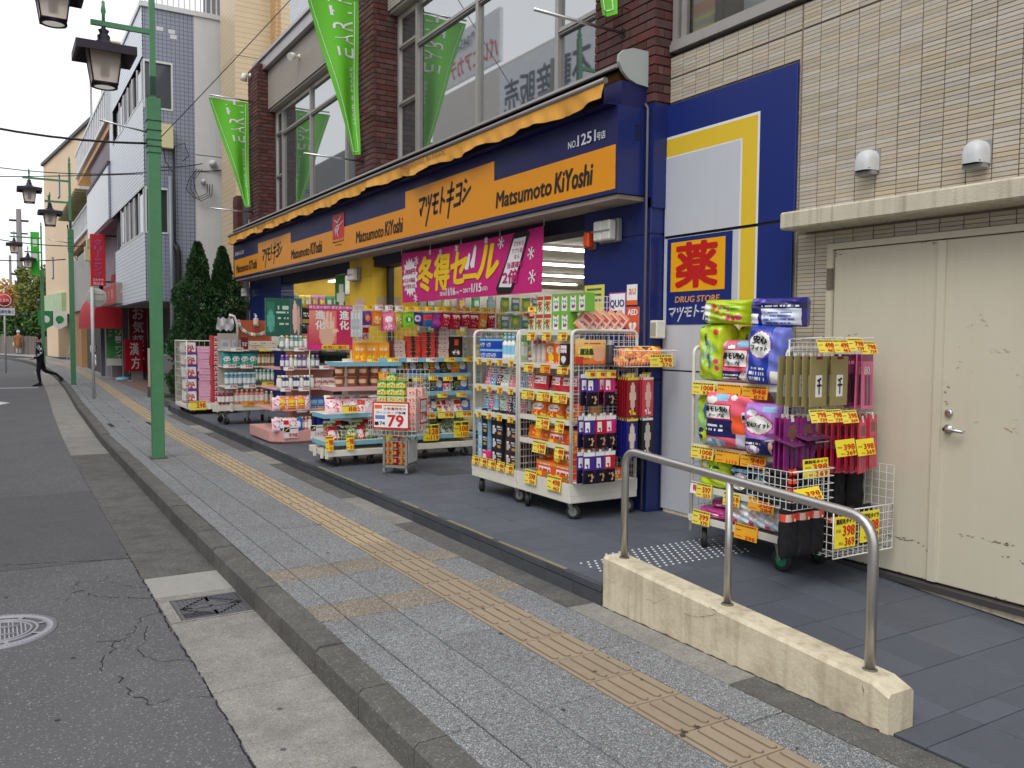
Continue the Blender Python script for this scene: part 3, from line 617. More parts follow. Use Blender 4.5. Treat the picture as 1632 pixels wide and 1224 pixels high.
# shop interior
INW = pm('interior_white', C(226, 224, 214), rough=.7, var=.03)
INY = pm('interior_yellow', C(214, 176, 60), rough=.6, var=.05)
m = MB(); m.box(13, 6.0, .1, 13.1, 19.2, 2.95); m.box(5.4, 19.1, .1, 13, 19.2, 2.95); m.box(5.4, 6.0, .1, 13, 6.1, 2.95); S(m).build('interior_wall', INW, store)
m = MB(); m.box(5.0, 6.0, 2.86, 13.1, 19.2, 2.95); S(m).build('interior_ceiling', INW, store)
m = MB(); m.box(5.0, 6.3, .02, 13.1, 19.2, .10); S(m).build('interior_floor', pm('interior_floor', C(190, 186, 176), rough=.35, var=.04), store)
TUBE = pm('lit_fluorescent_tube', (1, .98, .94), rough=.5, var=0, emis=7)
FIX = pm('white_fixture', C(230, 230, 228), rough=.5)
def strip(x0, y0, x1, y1, z=2.82):
    m = MB(); d = Vector((x1 - x0, y1 - y0, 0)).normalized(); n = Vector((-d.y, d.x, 0))
    p = Vector((x0, y0, z)); q = Vector((x1, y1, z))
    m.add([p + n * .06, q + n * .06, q - n * .06, p - n * .06, p + n * .06 + Vector((0, 0, .04)), q + n * .06 + Vector((0, 0, .04)), q - n * .06 + Vector((0, 0, .04)), p - n * .06 + Vector((0, 0, .04))], [(0, 1, 2, 3), (0, 4, 5, 1), (2, 6, 7, 3), (1, 5, 6, 2), (3, 7, 4, 0)])
    f = S(m).build('light_fixture', FIX, store)
    t = MB()
    for s_ in (-.03, .03): t.tube(p + n * s_ + d * .05 + Vector((0, 0, -.02)), q + n * s_ - d * .05 + Vector((0, 0, -.02)), .014, 8)
    S(t).build('lit_tube', TUBE, f)
strip(5.55, 6.9, 5.55, 9.3); strip(5.55, 9.6, 5.55, 11.6); strip(5.59, 14.2, 5.59, 18.5); strip(6.4, 15.5, 6.4, 18.5)
for i in range(5):
    strip(6.2, 7.6 + i * 2.1, 8.6, 7.6 + i * 2.1) ; strip(8.9, 7.6 + i * 2.1, 11.4, 7.6 + i * 2.1)
m = MB()
for (x, y) in ((6.6, 7.4), (5.9, 16.2)): m.bbox(x, y, 2.42, x + .4, y + .4, 2.858, .01)
S(m).build('ceiling_duct', INW, store)
m = MB(); m.box(4.95, 18.6, .1, 12.9, 18.7, 2.86); S(m).build('interior_yellow_wall', INY, store)
m = MB(); m.box(5.3, 12.62, .1, 5.36, 12.7, 2.7);  m.box(4.9, 11.58, .1, 4.98, 11.67, 2.7); S(m).build('door_frame', pm('dark_frame', C(50, 50, 52), rough=.5), store)
# wall boxes on the pilasters
for (y, z, lab, grp) in ((5.93, 2.44, 'white wall lamp on the blue pilaster beside the orange beacon', 1), (12.12, 2.42, 'white wall lamp on the yellow pilaster', 1), (18.62, 2.42, 'white wall lamp at the far blue pilaster behind the shrub', 1)):
    t = thing('wall_lamp', lab, 'wall lamp', (XC, y, z), 0, 'box lamps on the shop pilasters')
    m = MB(); m.bbox(-.05, -.02, 0, 0, .26, .2, .008); m.build('back_plate', pm('lamp_back', C(130, 130, 132), rough=.5), t)
    m = MB(); m.bbox(-.13, .0, .01, -.052, .115, .185, .012); m.bbox(-.13, .122, .01, -.052, .237, .185, .012); m.build('diffuser', pm('lamp_white', C(214, 212, 204), rough=.35, var=.04), t)
    m = MB(); m.box(-.137, -.005, .09, -.131, .245, .1); m.build('strap', pm('lamp_back', (0, 0, 0)), t)
t = thing('beacon_light', 'small orange beacon light on the blue pilaster', 'beacon', (XC, 6.27, 2.40))
m = MB(); m.bbox(-.03, 0, 0, 0, .1, .17, .006); m.build('housing', pm('beacon_grey', C(120, 96, 90), rough=.5), t); m = MB(); m.bbox(-.10, .01, .015, -.031, .09, .155, .015); m.build('lens', pm('beacon_orange', C(225, 78, 30), rough=.25), t)
t = thing('intercom_box', 'small cream box mounted on the edge of the blue pilaster', 'box', (XC + .04, 5.50, 1.60))
m = MB(); m.bbox(-.04, -.06, 0, .06, .03, .15, .008); m.build('box_body', WHITEM(), t); m = MB(); m.box(-.043, -.05, .02, -.0405, .02, .13); m.build('lid', pm('lid_grey', C(170, 165, 150), rough=.5), t)
# stickers
def sticker(name, lab, cat, y0, y1, z0, z1, fn, x=XC - .004):
    m = MB(); m.bbox(x - .002, y0, z0, x, y1, z1, .0005, col=C(240, 240, 240)); fn(m, x - .0025, y0, y1, z0, z1); o = m.build(name, CARD()); return tag(o, lab, cat)
RY = (0, -1, 0); UZ = (0, 0, 1)
def q(m, x, ya, yb, za, zb, c): m.face([(x, ya, za), (x, ya, zb), (x, yb, zb), (x, yb, za)][::-1], c)
def f_quo(m, x, y0, y1, z0, z1):
    q(m, x, y0, y1, z0, z1, C(170, 60, 150)); q(m, x - .001, y0 + .012, y1 - .012, z0 + .1, z1 - .012, C(245, 245, 250)); m.text('QUO', (x - .002, y1 - .02, z0 + .17), RY, UZ, y1 - y0 - .04, .075, C(40, 40, 110), bold=.03)
    q(m, x - .002, y0 + .05, y1 - .05, z0 + .125, z0 + .15, C(30, 30, 40)); m.text('ご利用いただけます', (x - .002, y1 - .02, z0 + .04), RY, UZ, y1 - y0 - .04, .03, C(245, 235, 245), bold=.01)
sticker('payment_sticker', 'largest sticker, white and magenta card payment notice on the blue pilaster', 'sticker', 5.84, 6.08, 1.69, 2.0, f_quo)
def f_au(m, x, y0, y1, z0, z1): q(m, x, y0, y1, z0, z0 + .04, C(235, 100, 30)); m.text('au', (x - .001, y1 - .03, z0 + .09), RY, UZ, .09, .05, C(235, 110, 40), bold=.01)
sticker('payment_sticker', 'small white and orange sticker right above the AED sticker', 'sticker', 5.69, 5.83, 1.885, 2.06, f_au)
def f_aed(m, x, y0, y1, z0, z1):
    q(m, x, y0, y1, z0, z1, C(226, 92, 56)); m.text('AED', (x - .001, y1 - .02, z1 - .07), RY, UZ, y1 - y0 - .04, .05, C(250, 250, 250), bold=.03); c = ((y0 + y1) / 2, z0 + .1)
    m.add([(x - .001, c[0] + .052 * .0625 * 16 * (math.sin(a) ** 3), c[1] + .0032 * (13 * math.cos(a) - 5 * math.cos(2 * a) - 2 * math.cos(3 * a))) for a in [i * 2 * PI / 24 for i in range(24)]], [tuple(range(24))], C(250, 245, 240))
    m.face([(x - .002, c[0] + .01, c[1] + .03), (x - .002, c[0] - .015, c[1] + .005), (x - .002, c[0], c[1] + .0), (x - .002, c[0] - .01, c[1] - .03), (x - .002, c[0] + .015, c[1] - .0), (x - .002, c[0] + .002, c[1] + .006)], C(220, 60, 40))
sticker('aed_sticker', 'orange AED sticker with white heart on blue pilaster', 'sticker', 5.66, 5.83, 1.6, 1.868, f_aed)
def f_yel(m, x, y0, y1, z0, z1): q(m, x, y0, y1, z0, z1, C(222, 214, 90)); m.text('免税', (x - .001, y1 - .03, z0 + .1), RY, UZ, .2, .08, C(60, 90, 60), bold=.02)
def f_yel2(m, x, y0, y1, z0, z1):
    q(m, x, y0, y1, z0, z1, C(222, 214, 90))
    for k in range(3): q(m, x - .001, y0 + .04, y1 - .04, z1 - .05 - k * .05, z1 - .03 - k * .05, C(70, 110, 90))
sticker('notice', 'pale yellow notice half hidden behind boxes on blue pilaster', 'notice', 6.15, 6.45, 1.8, 2.08, f_yel2)
# posters on the yellow pilaster
def f_men(n):
    def f(m, x, y0, y1, z0, z1):
        q(m, x, y0, y1, z0, z1, C(196, 168, 130) if n == 2 else C(206, 172, 160)); w = (y1 - y0)
        for k in range(n):
            c = y0 + w * (k + .5) / n if n > 1 else (y0 + y1) / 2; hh = (z1 - z0)
            q(m, x - .001, c - w * .09, c + w * .09, z0 + hh * .08, z0 + hh * .62, C(36, 34, 48)); q(m, x - .0015, c - w * .13, c + w * .13, z0 + hh * .4, z0 + hh * .6, C(44, 42, 56))
            q(m, x - .002, c - w * .02, c + w * .02, z0 + hh * .45, z0 + hh * .62, C(220, 220, 222))
            m.add([(x - .002, c + math.cos(a) * w * .055, z0 + hh * .72 + math.sin(a) * hh * .085) for a in [i * PI / 5 for i in range(10)]], [tuple(range(10))], C(188, 146, 120))
    return f
sticker('poster', 'narrow pink poster of a dark suited figure, farther left of two', 'poster', 12.18, 12.36, 1.70, 2.16, f_men(1))
sticker('poster', 'narrow pink poster of a dark suited figure on yellow pilaster, right beside the tan poster', 'poster', 11.97, 12.15, 1.70, 2.16, f_men(1))
m = MB(); 
def f_men2(m, x, y0, y1, z0, z1): f_men(2)(m, x, y0, y1, z0, z1)
# this poster is on the side face of the pilaster
m.bbox(4.75, 11.672, 1.72, 5.12, 11.678, 2.18, .0005, col=C(196, 168, 130))
for k, c in enumerate((4.86, 4.97)):
    m.box(c - .05, 11.669, 1.78, c + .05, 11.672, 2.0, C(34, 32, 44)); m.box(c - .02, 11.667, 1.93, c + .02, 11.669, 2.0, C(220, 220, 220)); m.box(c - .03, 11.668, 2.01, c + .03, 11.672, 2.08, C(186, 146, 120))
tag(m.build('poster', CARD()), 'square tan poster of two suited figures on side of yellow pilaster', 'poster')
# small green hanging banner in the second opening
t = thing('leaf_banner', 'dark green banner with pale leaf shape hanging in the shop window', 'banner', (4.66, 12.74, 2.55))
m = MB(); m.grid(lambda u, v: (.02 * math.sin(u * 5), u * .4, -v * .82), 6, 12, colf=lambda u, v: C(206, 210, 196) if ((u - .5) / .26) ** 2 + ((v - .42) / .3) ** 2 < 1 else (C(215, 220, 210) if (u < .05 or u > .95 or v > .97) else C(52, 112, 56))); m.build('cloth', CLOTHM(), t)
m = MB(); m.tube((0, -.03, .01), (0, .43, .01), .01, 6); m.build('rod', CHROME(), t)
# ------------------------------------------------------------------ fascia sign
XS = 4.382; Z0, Z1 = 2.79, 3.50
sign = thing('shop_sign', 'long navy and orange shop fascia sign with stepped orange band', 'shop sign', (XS, 5.61, Z0))
def SG(m): m.v = [(x - XS, y - 5.61, z - Z0) for x, y, z in m.v]; return m
m = MB(); m.bbox(XS, 5.61, Z0, XC - .002, 18.70, Z1, .006); m.box(XS + .03, 5.612, Z1, XC - .002, 5.85, 3.70); SG(m).build('sign_box', NAVY, sign)
m = MB(); m.box(XS - .004, 5.609, Z0 - .002, XC - .01, 5.613, Z1 + .002) ; SG(m).build('end_cap', BLUE, sign)
m = MB()
for i in range(6): m.box(4.56 , 5.606, 3.24 + i * .022, 4.62, 5.610, 3.25 + i * .022)
SG(m).build('vent_slot', BLK, sign)
OR = [(5.635, 7.63, 2.825, 3.185), (7.63, 9.83, 2.825, 3.385), (9.83, 14.645, 2.825, 3.185), (14.645, 16.77, 2.825, 3.37), (16.77, 18.68, 2.825, 3.185)]
m = MB()
for (a, b, c, d) in OR: m.box(XS - .005, a, c, XS - .0005, b, d)
m.box(XS - .004, 5.615, Z0 + .004, XS - .0008, 18.69, 2.822, mi=1)
SG(m).build('orange_band', [ORNG, BLUE], sign)
LB = pm('sign_black_letter', C(32, 28, 30), rough=.5, var=.03); LWH = pm('sign_white_letter', C(214, 214, 222), rough=.5, var=.03)
def st(txt, y0, z0, w, h, mat=LB, bold=.03, shear=.12, name='lettering'):
    m = MB(); m.text(txt, (XS - .0065, y0, z0), RY, UZ, w, h, bold=bold, shear=shear); return SG(m).build(name, mat, sign)
for (yl, w) in ((7.58, 1.62), (11.52, 1.60), (14.60, 1.60), (18.50, 1.62)): 
    z = 2.905
    st('Matsumoto', yl, z, w * .62, .155, bold=.04); st('KiYoshi', yl - w * .655, z, w * .345, .18, bold=.04)
# brush style katakana drawn stroke by stroke on a 7-cell grid
def strokes(y0, z0, w, h, mat, par, xf=SG, x=XS - .0065):
    G = [[((0, .92), (1, .92)), ((1, .92), (.55, .25)), ((.35, .5), (.62, .2))], [((.08, .9), (.2, .55)), ((.45, .95), (.55, .6)), ((.98, .95), (.45, -.35))],
         [((.1, .85), (.95, .85)), ((.0, .5), (1, .5)), ((.45, .85), (.45, .1)), ((.45, .08), (1, .08))], [((.3, 1.05), (.3, 0)), ((.3, .6), (.85, .4))],
         [((.0, .75), (1, .75)), ((-.02, .4), (1.02, .4)), ((.55, 1.1), (.45, -.35))], [((.1, .85), (.9, .85)), ((.9, .85), (.9, .05)), ((.2, .46), (.9, .46)), ((.0, .06), (.95, .06))], [((.1, .95), (.4, .85)), ((.05, .6), (.35, .5)), ((.05, .1), (1.05, .55))]]
    m = MB(); cw = w / 7.3
    for gi, g in enumerate(G):
        for (a, b) in g:
            p = (gi * cw * 1.03 + a[0] * cw * .86, a[1] * h); q_ = (gi * cw * 1.03 + b[0] * cw * .86, b[1] * h)
            p = (p[0] + p[1] * .22, p[1] + p[0] * .05); q_ = (q_[0] + q_[1] * .22, q_[1] + q_[0] * .05)
            d = Vector((q_[0] - p[0], q_[1] - p[1])).normalized(); n = Vector((-d.y, d.x)) * h * .085; e = d * h * .03
            pts = [(p[0] - e.x + n.x, p[1] - e.y + n.y), (p[0] - e.x - n.x, p[1] - e.y - n.y), (q_[0] + e.x - n.x * .9, q_[1] + e.y - n.y * .9), (q_[0] + e.x * 2 + n.x * .9, q_[1] + e.y * 2 + n.y * .9)]
            m.face([(x - .0002 * (gi % 3), y0 - u, z0 + v) for u, v in pts])
    m = xf(m) if xf else m; m.build('lettering', mat, par)
strokes(9.48, 2.985, 1.36, .26, LB, sign); strokes(16.5, 2.96, 1.36, .26, LB, sign)
st('NO.', 6.31, 3.265, .13, .06, LWH, .02, 0); st('1251', 6.165, 3.262, .26, .095, LWH, .03, 0); st('号店', 5.89, 3.262, .12, .065, LWH, .02, 0); st('新横浜北口店', 18.6, 3.265, .75, .08, LWH, .03, 0)
m = MB(); m.box(XS - .008, 12.0, 3.035, XS - .004, 12.49, 3.40); SG(m).build('emblem_panel', pm('emblem_red', C(206, 46, 48), rough=.4, var=.03), sign)
m = MB()
for pts in ([(12.42, 3.33), (12.25, 3.27), (12.12, 3.36)], [(12.40, 3.17), (12.28, 3.22), (12.14, 3.24), (12.04, 3.28)], [(12.36, 3.08), (12.34, 3.16), (12.28, 3.22)], [(12.24, 3.06), (12.28, 3.14), (12.2, 3.21)]):
    pr = [(XS - .0095, a, b) for a, b in pts]; m.path(pr, .012, 4, rs=[.008, .016, .008, .006][:len(pr)])
SG(m).build('emblem_figure', LWH, sign)
st('Matsumoto KiYoshi', 12.49, 2.985, .49, .03, LB, .02, 0); st('holdings', 12.38, 2.935, .27, .025, LB, .01, 0)
# ------------------------------------------------------------------ retractable awning
AW = pm('orange_awning_cloth', C(208, 150, 58), rough=.8, var=.12, scale=3, streak=.2, dirt=.45, dscale=2.5, dcol=C(168, 106, 36), dlow=.52, bump=.2, bscale=90)
aw = thing('awning', 'rolled orange cloth awning with scalloped valance above the fascia sign', 'awning', (4.28, 5.62, 3.6))
def A_(m): m.v = [(x - 4.28, y - 5.62, z - 3.6) for x, y, z in m.v]; return m
r = random.Random(11); ph = [r.uniform(0, 6) for _ in range(8)]
def val(u, v):
    y = 5.66 + u * 13.05; sc = (y * 1.45) % 1.0; drop = .135 + .022 * math.sin(PI * sc) ** .5 + .008 * math.sin(y * 2.1 + 1)
    x = 4.275 + .012 * math.sin(y * 9 + ph[0]) * v + .014 * math.sin(y * 3.7 + ph[1]) * v + .01 * math.sin(y * 23 + v * 3) * v
    top = 3.67 + .008 * math.sin(y * 1.3); return (x - .03 * v * math.sin(PI * v * .5) * (1 + .5 * math.sin(y * 5)), y, top - v * drop * (1 + .12 * math.sin(y * 6.3)))
m = MB(); m.grid(val, 520, 6, col=None); A_(m).build('valance', AW, aw)
m = MB()
prev = None
for i in range(521):
    p = Vector(val(i / 520, 1)) + Vector((-.002, 0, 0)); 
    if prev: m.wire(prev, p, .0045)
    prev = p
A_(m).build('valance_hem', pm('hem_dark', C(58, 44, 28), rough=.9), aw)
m = MB(); m.path([(4.285, 5.66, 3.69), (4.285, 18.75, 3.69)], .027, 8); A_(m).build('front_bar', pm('awning_bar', C(126, 122, 120), rough=.4, metal=.4, var=.08), aw)
m = MB(); m.path([(4.50, 5.70, 3.77), (4.50, 18.72, 3.77)], .05, 12); A_(m).build('cloth_roll', pm('roll_cloth_painted_shade', C(120, 84, 40), rough=.9), aw)  # orange cloth darkened in colour so the slot under the hood looks shaded
m = MB(); m.box(4.3, 5.64, 3.503, 4.66, 18.7, 3.512); A_(m).build('sign_top_cover', NAVY, aw)
m = MB()
prof = [(4.36, 3.80), (4.44, 3.865), (4.55, 3.90), (XC, 3.90), (XC, 3.885), (4.55, 3.885), (4.45, 3.85), (4.37, 3.79)]
m.prism(prof, 1, 5.62, 18.76); m.box(XC - .06, 5.70, 3.52, XC - .005, 18.7, 3.885, mi=1); A_(m).build('hood', [pm('hood_aluminium', C(150, 146, 144), rough=.4, metal=.5, var=.1), BLK], aw)
m = MB(); cap = [(4.375, 3.90), (4.37, 3.84), (4.41, 3.77), (4.47, 3.72), (4.56, 3.69), (XC - .002, 3.68), (XC - .002, 3.97), (4.52, 3.97), (4.42, 3.94)]
m.prism(cap, 1, 5.595, 5.625); A_(m).build('end_cap', pm('cap_pale_grey', C(168, 176, 174), rough=.5, var=.04), aw)
m = MB(); m.text('Matsumoto KiYoshi', (4.247, 9.70, 3.60), RY, UZ, 1.2, .062, bold=.02, shear=.15); m.text('Matsumoto KiYoshi', (4.247, 16.4, 3.60), RY, UZ, 1.2, .062, bold=.02, shear=.15); A_(m).build('lettering', pm('awning_lettering', C(120, 88, 50), rough=.8), aw)
# ------------------------------------------------------------------ hanging sale banner
SB = thing('sale_banner', 'magenta winter sale banner with yellow lettering hanging over the entrance', 'banner', (4.56, 6.98, 2.02))
BY0, BY1, BZ0, BZ1 = 6.98, 10.36, 2.04, 2.68
def bp(u, v, off=0.0):  # u from left (far) to right (near)
    y = BY1 + (BY0 - BY1) * u; z = BZ0 + (BZ1 - BZ0) * v - .025 * math.sin(PI * u) * v
    return Vector((4.56 + .012 * math.sin(u * 9) + .018 * math.sin(u * 4 + 1) * (1 - v) - off - SB.location.x, y - 6.98, z - 2.02))
m = MB(); m.grid(lambda u, v: bp(u, v), 60, 10); m.build('banner_cloth', pm('magenta_cloth', C(198, 28, 118), rough=.6, var=.06, scale=2), SB)
def btext(s, u0, v0, wu, hv, mat, bold=.04, shear=0., off=.004, name='lettering'):
    vs, fs, asp = text_geo(s, 0); m = MB()
    for k, (dx, dy) in enumerate(boldoff(bold * .8)): m.add([bp(u0 + x * wu + y * hv * shear + dx * hv * .19, v0 + y * hv + dy * hv, off + k * .0004) for x, y in vs], fs)
    m.build(name, mat, SB)
BYL = pm('banner_yellow', C(240, 200, 20), rough=.6, var=.03); BWH = pm('banner_white', C(232, 230, 232), rough=.6, var=.03); BMG = pm('banner_magenta_ink', C(190, 24, 110), rough=.6, var=.03); BBK = pm('banner_black', C(20, 18, 22), rough=.5, var=.03)
btext('冬', .135, .2, .125, .66, BYL, .06, .03); btext('得', .275, .2, .125, .66, BYL, .06, .03); btext('セ', .41, .28, .115, .56, BYL, .07, .05); btext('ー', .52, .34, .09, .09, BYL, .07); btext('ル', .61, .32, .125, .56, BYL, .07, .05)
btext('2016', .33, .075, .045, .075, BWH, .05); btext('11/16', .382, .07, .075, .14, BWH, .07); btext('(水)', .46, .075, .028, .07, BWH, .03); btext('~', .495, .12, .016, .03, BWH, .05); btext('2017', .52, .095, .052, .075, BWH, .05); btext('1/15', .58, .09, .065, .15, BWH, .07); btext('(日)', .65, .095, .034, .08, BWH, .03)
def bpoly(pts, mat, off, name): m = MB(); m.face([bp(u, v, off) for u, v in pts]); m.build(name, mat, SB)
star = [(.072 + (.068 if i % 2 else .052) * math.cos(i * PI / 17), .5 + (.40 if i % 2 else .31) * math.sin(i * PI / 17)) for i in range(34)]
bpoly(star, BWH, .003, 'starburst'); btext('1,000円', .018, .55, .1, .12, BMG, .06, off=.006); btext('以上の商品', .025, .40, .09, .09, BMG, .03, off=.006); btext('が当たる!!', .03, .28, .085, .09, BMG, .03, off=.006)
ph_ = [(.745, .02), (.735, .12), (.79, .55), (.83, .97), (.845, 1.0), (.905, 1.0), (.925, .95), (.88, .45), (.835, .06), (.825, .02)]
bpoly(ph_, BBK, .003, 'phone_outline'); bpoly([(.753, .14), (.798, .54), (.835, .9), (.905, .9), (.868, .45), (.825, .12)], BWH, .0045, 'phone_screen')
btext('マツキヨ', .835, .77, .055, .08, BMG, .03, .02, .006); btext('アプリ会員', .825, .66, .075, .08, BMG, .02, .02, .006); btext('なら', .84, .57, .03, .07, BMG, .02, .02, .006); btext('当選確率', .80, .43, .09, .1, BMG, .03, .02, .006); btext('2倍', .775, .18, .09, .22, BMG, .06, .02, .006)
def flake(u, v, r_):
    m = MB()
    for k in range(6):
        a = k * PI / 3 + .3; e = (u + math.cos(a) * r_ * .19, v + math.sin(a) * r_); m.wire(bp(u, v, .004), bp(*e, .004), .006)
        for s_ in (-.5, .5):
            b = (u + math.cos(a) * r_ * .12, v + math.sin(a) * r_ * .62); m.wire(bp(*b, .004), bp(b[0] + math.cos(a + s_) * r_ * .07, b[1] + math.sin(a + s_) * r_ * .4, .004), .004)
    m.build('snowflake', BWH, SB)
for f in ((.13, .82, .09), (.115, .08, .08), (.34, .9, .07), (.47, .93, .07), (.25, .95, .05), (.76, .88, .10), (.935, .62, .1), (.945, .25, .11), (.67, .97, .06)): flake(*f)
for (u, v, s_) in ((.535, .5, .75), (.575, .52, 1.0)):
    bpoly([(u, v), (u + .012, v + .02), (u + .02, v), (u + .024, v + .1 * s_), (u + .03, v + .24 * s_), (u + .034, v + .36 * s_), (u + .026, v + .42 * s_), (u + .018, v + .36 * s_), (u + .006, v + .2 * s_), (u - .008, v + .08 * s_)], BWH, .0048, 'white_bird')
m = MB()
for u in (.0, .25, .5, .75, 1.0): p = bp(u, 1); m.wire(p, p + Vector((0, 0, .07)), .003)
m.build('hanging_string', BWH, SB)
# ------------------------------------------------------------------ green triangular pennants on rods
GR = pm('green_pennant_cloth', C(104, 196, 44), rough=.65, var=.05, scale=3, bump=.15, bscale=40)
def pennant(y, zt, zb, xr, w, lab, rods):
    t = thing('pennant', lab, 'pennant', (xr, y, zb), 0, 'green triangular pennants on the shop facade'); H = zt - zb
    def fp(u, v, off=0):
        # v 0 top 1 bottom; u 0 left (street) 1 right (wall)
        wl = w * (1 - v) + .085 * v; x = -wl * (1 - u)
        return Vector((x, .03 * math.sin(v * 7 + u * 4) * (.4 + v) + .02 * math.sin(u * 8 + v * 3) - off, H * (1 - v) + .012 * math.sin(u * 9) * (1 - v)))
    m = MB(); m.grid(fp, 16, 40); m.build('cloth', GR, t)
    m = MB()
    def pl(uv): 
        for a, b in zip(uv, uv[1:]):
            k = 14
            for i in range(k): m.wire(fp(a[0] + (b[0] - a[0]) * i / k, a[1] + (b[1] - a[1]) * i / k, .004), fp(a[0] + (b[0] - a[0]) * (i + 1) / k, a[1] + (b[1] - a[1]) * (i + 1) / k, .004), .006)
    pl([(.05, .02), (.25, .98), (.8, .98), (.93, .02)]); m.build('white_piping', BWH, t)
    m = MB(); txt = 'EARTH'
    # tall condensed letters stacked sideways, reading upwards
    for i, ch in enumerate(txt):
        vs, fs, _ = text_geo(ch, .0); v0 = .385 - i * .085
        m.add([fp(.86 - y_ * .46, v0 - x_ * .062, .006) for x_, y_ in vs], fs)
    vs, fs, _ = text_geo('HAIR & MAKE', .0); m.add([fp(.80 - y_ * .09, .80 - x_ * .36, .006) for x_, y_ in vs], fs)
    m.build('lettering', BWH, t)
    for (z, L) in rods: m = MB(); m.tube((-L, 0, z), (.0 + (XC - xr), 0, z - .02), .014, 8); m.lathe([(.04, -.012), (.04, 0)], 8, (XC - xr - .002, 0, z - .02), axis=0); m.build('rod', CHROME(), t)
    m = MB()
    for v in (.03, .25, .5, .72, .97): p = fp(1, v); m.path([p, p + Vector((.04, 0, 0)), (XC - xr + .0, p.y, p.z)], .006, 6)
    m.build('tie', pm('tie_dark', C(60, 60, 60)), t)
pennant(18.28, 6.41, 4.27, 4.60, .80, 'green triangular pennant at the far brick column, leftmost of three', [(2.20, .78), (-.08, .78)])
pennant(11.98, 6.45, 4.24, 4.60, .80, 'large green triangular pennant hanging before the middle brick column', [(2.26, .80), (-.07, .82)])
pennant(5.93, 6.5, 4.335, 4.56, .80, 'green pennant whose tip just shows at the nearest brick column', [(2.2, .80), (-.1, .80)])
# spotlights on the facade
def spot(loc, lab, rz_, d):
    t = thing('spotlight', lab, 'spotlight', loc, rz_, 'white spotlights high on the facade')
    m = MB(); m.lathe([(.05, 0), (.05, .02), (0, .02)], 14, axis=0); m.v = [(-x, y, z) for x, y, z in m.v]; m.build('mount', WHITEM(), t)
    m = MB(); m.tube((-.02, 0, 0), (-.1, 0, 0), .018, 8); m.build('arm', WHITEM(), t)
    m = MB(); m.path([(-.08, .0, .01), (-.12, -.02, -.01), (-.20 + .06 * d, -.06 * (1 - d), -.05 - .08 * d)], .05, 14, rs=[.035, .062, .07]); m.build('lamp_head', pm('lamp_head_white', C(224, 222, 214), rough=.35, var=.04), t)
spot((4.90, 15.75, 6.72), 'white spotlight on the taupe ribbed panel above the far windows', 0, 0); spot((XC, 18.42, 7.02), 'white spotlight angled down at top of the far brick column', 0, 1)
# ------------------------------------------------------------------ beige tiled building with doors
bt = thing('tiled_building', 'beige border tiled building with cream double doors beside the shop', 'building', (4.85, 5.5, 0)); BO = Vector((4.85, 5.5, 0))
def B(m): m.v = [(x - 4.85, y - 5.5, z) for x, y, z in m.v]; return m
XB = 4.85
m = MB(); m.box(XB + .012, 5.52 - 1.65, -.05, 5.4, 5.52, 3.93); m.box(XB + .012, .4, 2.245, 5.4, 3.87, 8.0); m.box(XB + .012, -4, -.05, 5.4, .5, 8.0); m.box(XB + .012, 5.52 - 1.65, 7.3, 5.4, 5.52, 8.0); wallo = B(m).build('tiled_wall', TGR, bt)
tl, th = .1505, .0272; tiles = []
z = 2.245; rowi = 0
zlist = []
z = .1
while z < 6.6: zlist.append(z); z += th + (.012 if abs(z - 3.72) < th / 2 else 0)
for z in zlist:
    i = 0; y = 5.515
    while y > 1.2:
        y0 = y - tl + (-.0 if True else 0); a, b = y0 + .0035, y - .0035; y = y0 - (.012 if abs(y0 - 4.16) < .08 else 0)
        if z > 3.90 and a > 2.4: continue
        if z < 3.54 and b > 4.17:
            if a > 4.165: continue
            b = 4.168
        if 2.33 < z < 2.46 and a < 4.1: continue
        if z < 2.245 and a < 3.888:
            if b < 3.9: continue
            a = 3.888
        if z > 4.9 and a > 2.4: continue
        tiles.append((XB, a, z + .0016, XB + .014, b, z + th - .0016))
tiles.sort(key=cdist); rest = MB(); r = random.Random(8)
vis = 0
for i, t_ in enumerate(tiles):
    c_ = (t_[1] + t_[4]) / 2; inview = c_ > 2.55 and t_[2] < 4.2
    e = r.uniform(-.0008, .0012)
    if inview and vis < 290: m = MB(); m.bbox(t_[0] - e, *t_[1:3], *t_[3:], .002); B(m).build('tile', TILE, wallo); vis += 1
    else: rest.box(t_[0] - e, *t_[1:])
B(rest).build('tile', TILEI, bt)['kind'] = 'stuff'
# upper window of the tiled building
m = MB(); zb = 3.96
m.box(XB - .03, 2.4, zb, XB + .1, 5.50, zb + .06); m.box(XB - .015, 2.4, zb + .062, XB + .09, 5.50, zb + .09); m.box(XB, 5.44, zb + .09, XB + .08, 5.50, 7.3); m.box(XB, 5.36, zb + .09, XB + .06, 5.395, 7.3); m.box(XB, 3.6, zb + .09, XB + .08, 3.65, 7.3); m.box(XB, 2.4, zb + .09, XB + .08, 2.45, 7.3)
w = B(m).build('window_frame', ALU, bt)
m = MB(); m.box(XB + .03, 2.45, zb + .09, XB + .035, 5.36, 7.3); B(m).build('pane', GLASS, w)
m = MB(); r = random.Random(6)
m.box(XB + .7, 2.0, 3.9, XB + .72, 5.5, 7.3, C(120, 112, 108)); z = 4.05
while z < 6: h = r.choice([.03, .05, .08]); m.box(XB + .10, 5.12, z, XB + .11, 5.36, z + h, r.choice([C(176, 172, 96), C(190, 140, 110), C(150, 150, 140), C(170, 120, 90), C(188, 180, 110), C(160, 140, 120)])); z += h
m.box(XB + .11, 5.04, 4.05, XB + .13, 5.12, 6, C(52, 40, 44)); m.box(XB + .3, 3.6, 3.95, XB + .4, 4.4, 4.32, C(120, 100, 94)); m.box(XB + .3, 4.2, 4.2, XB + .5, 5.0, 4.6, C(168, 180, 180))
B(m).build('striped_blind', CARD(), w)
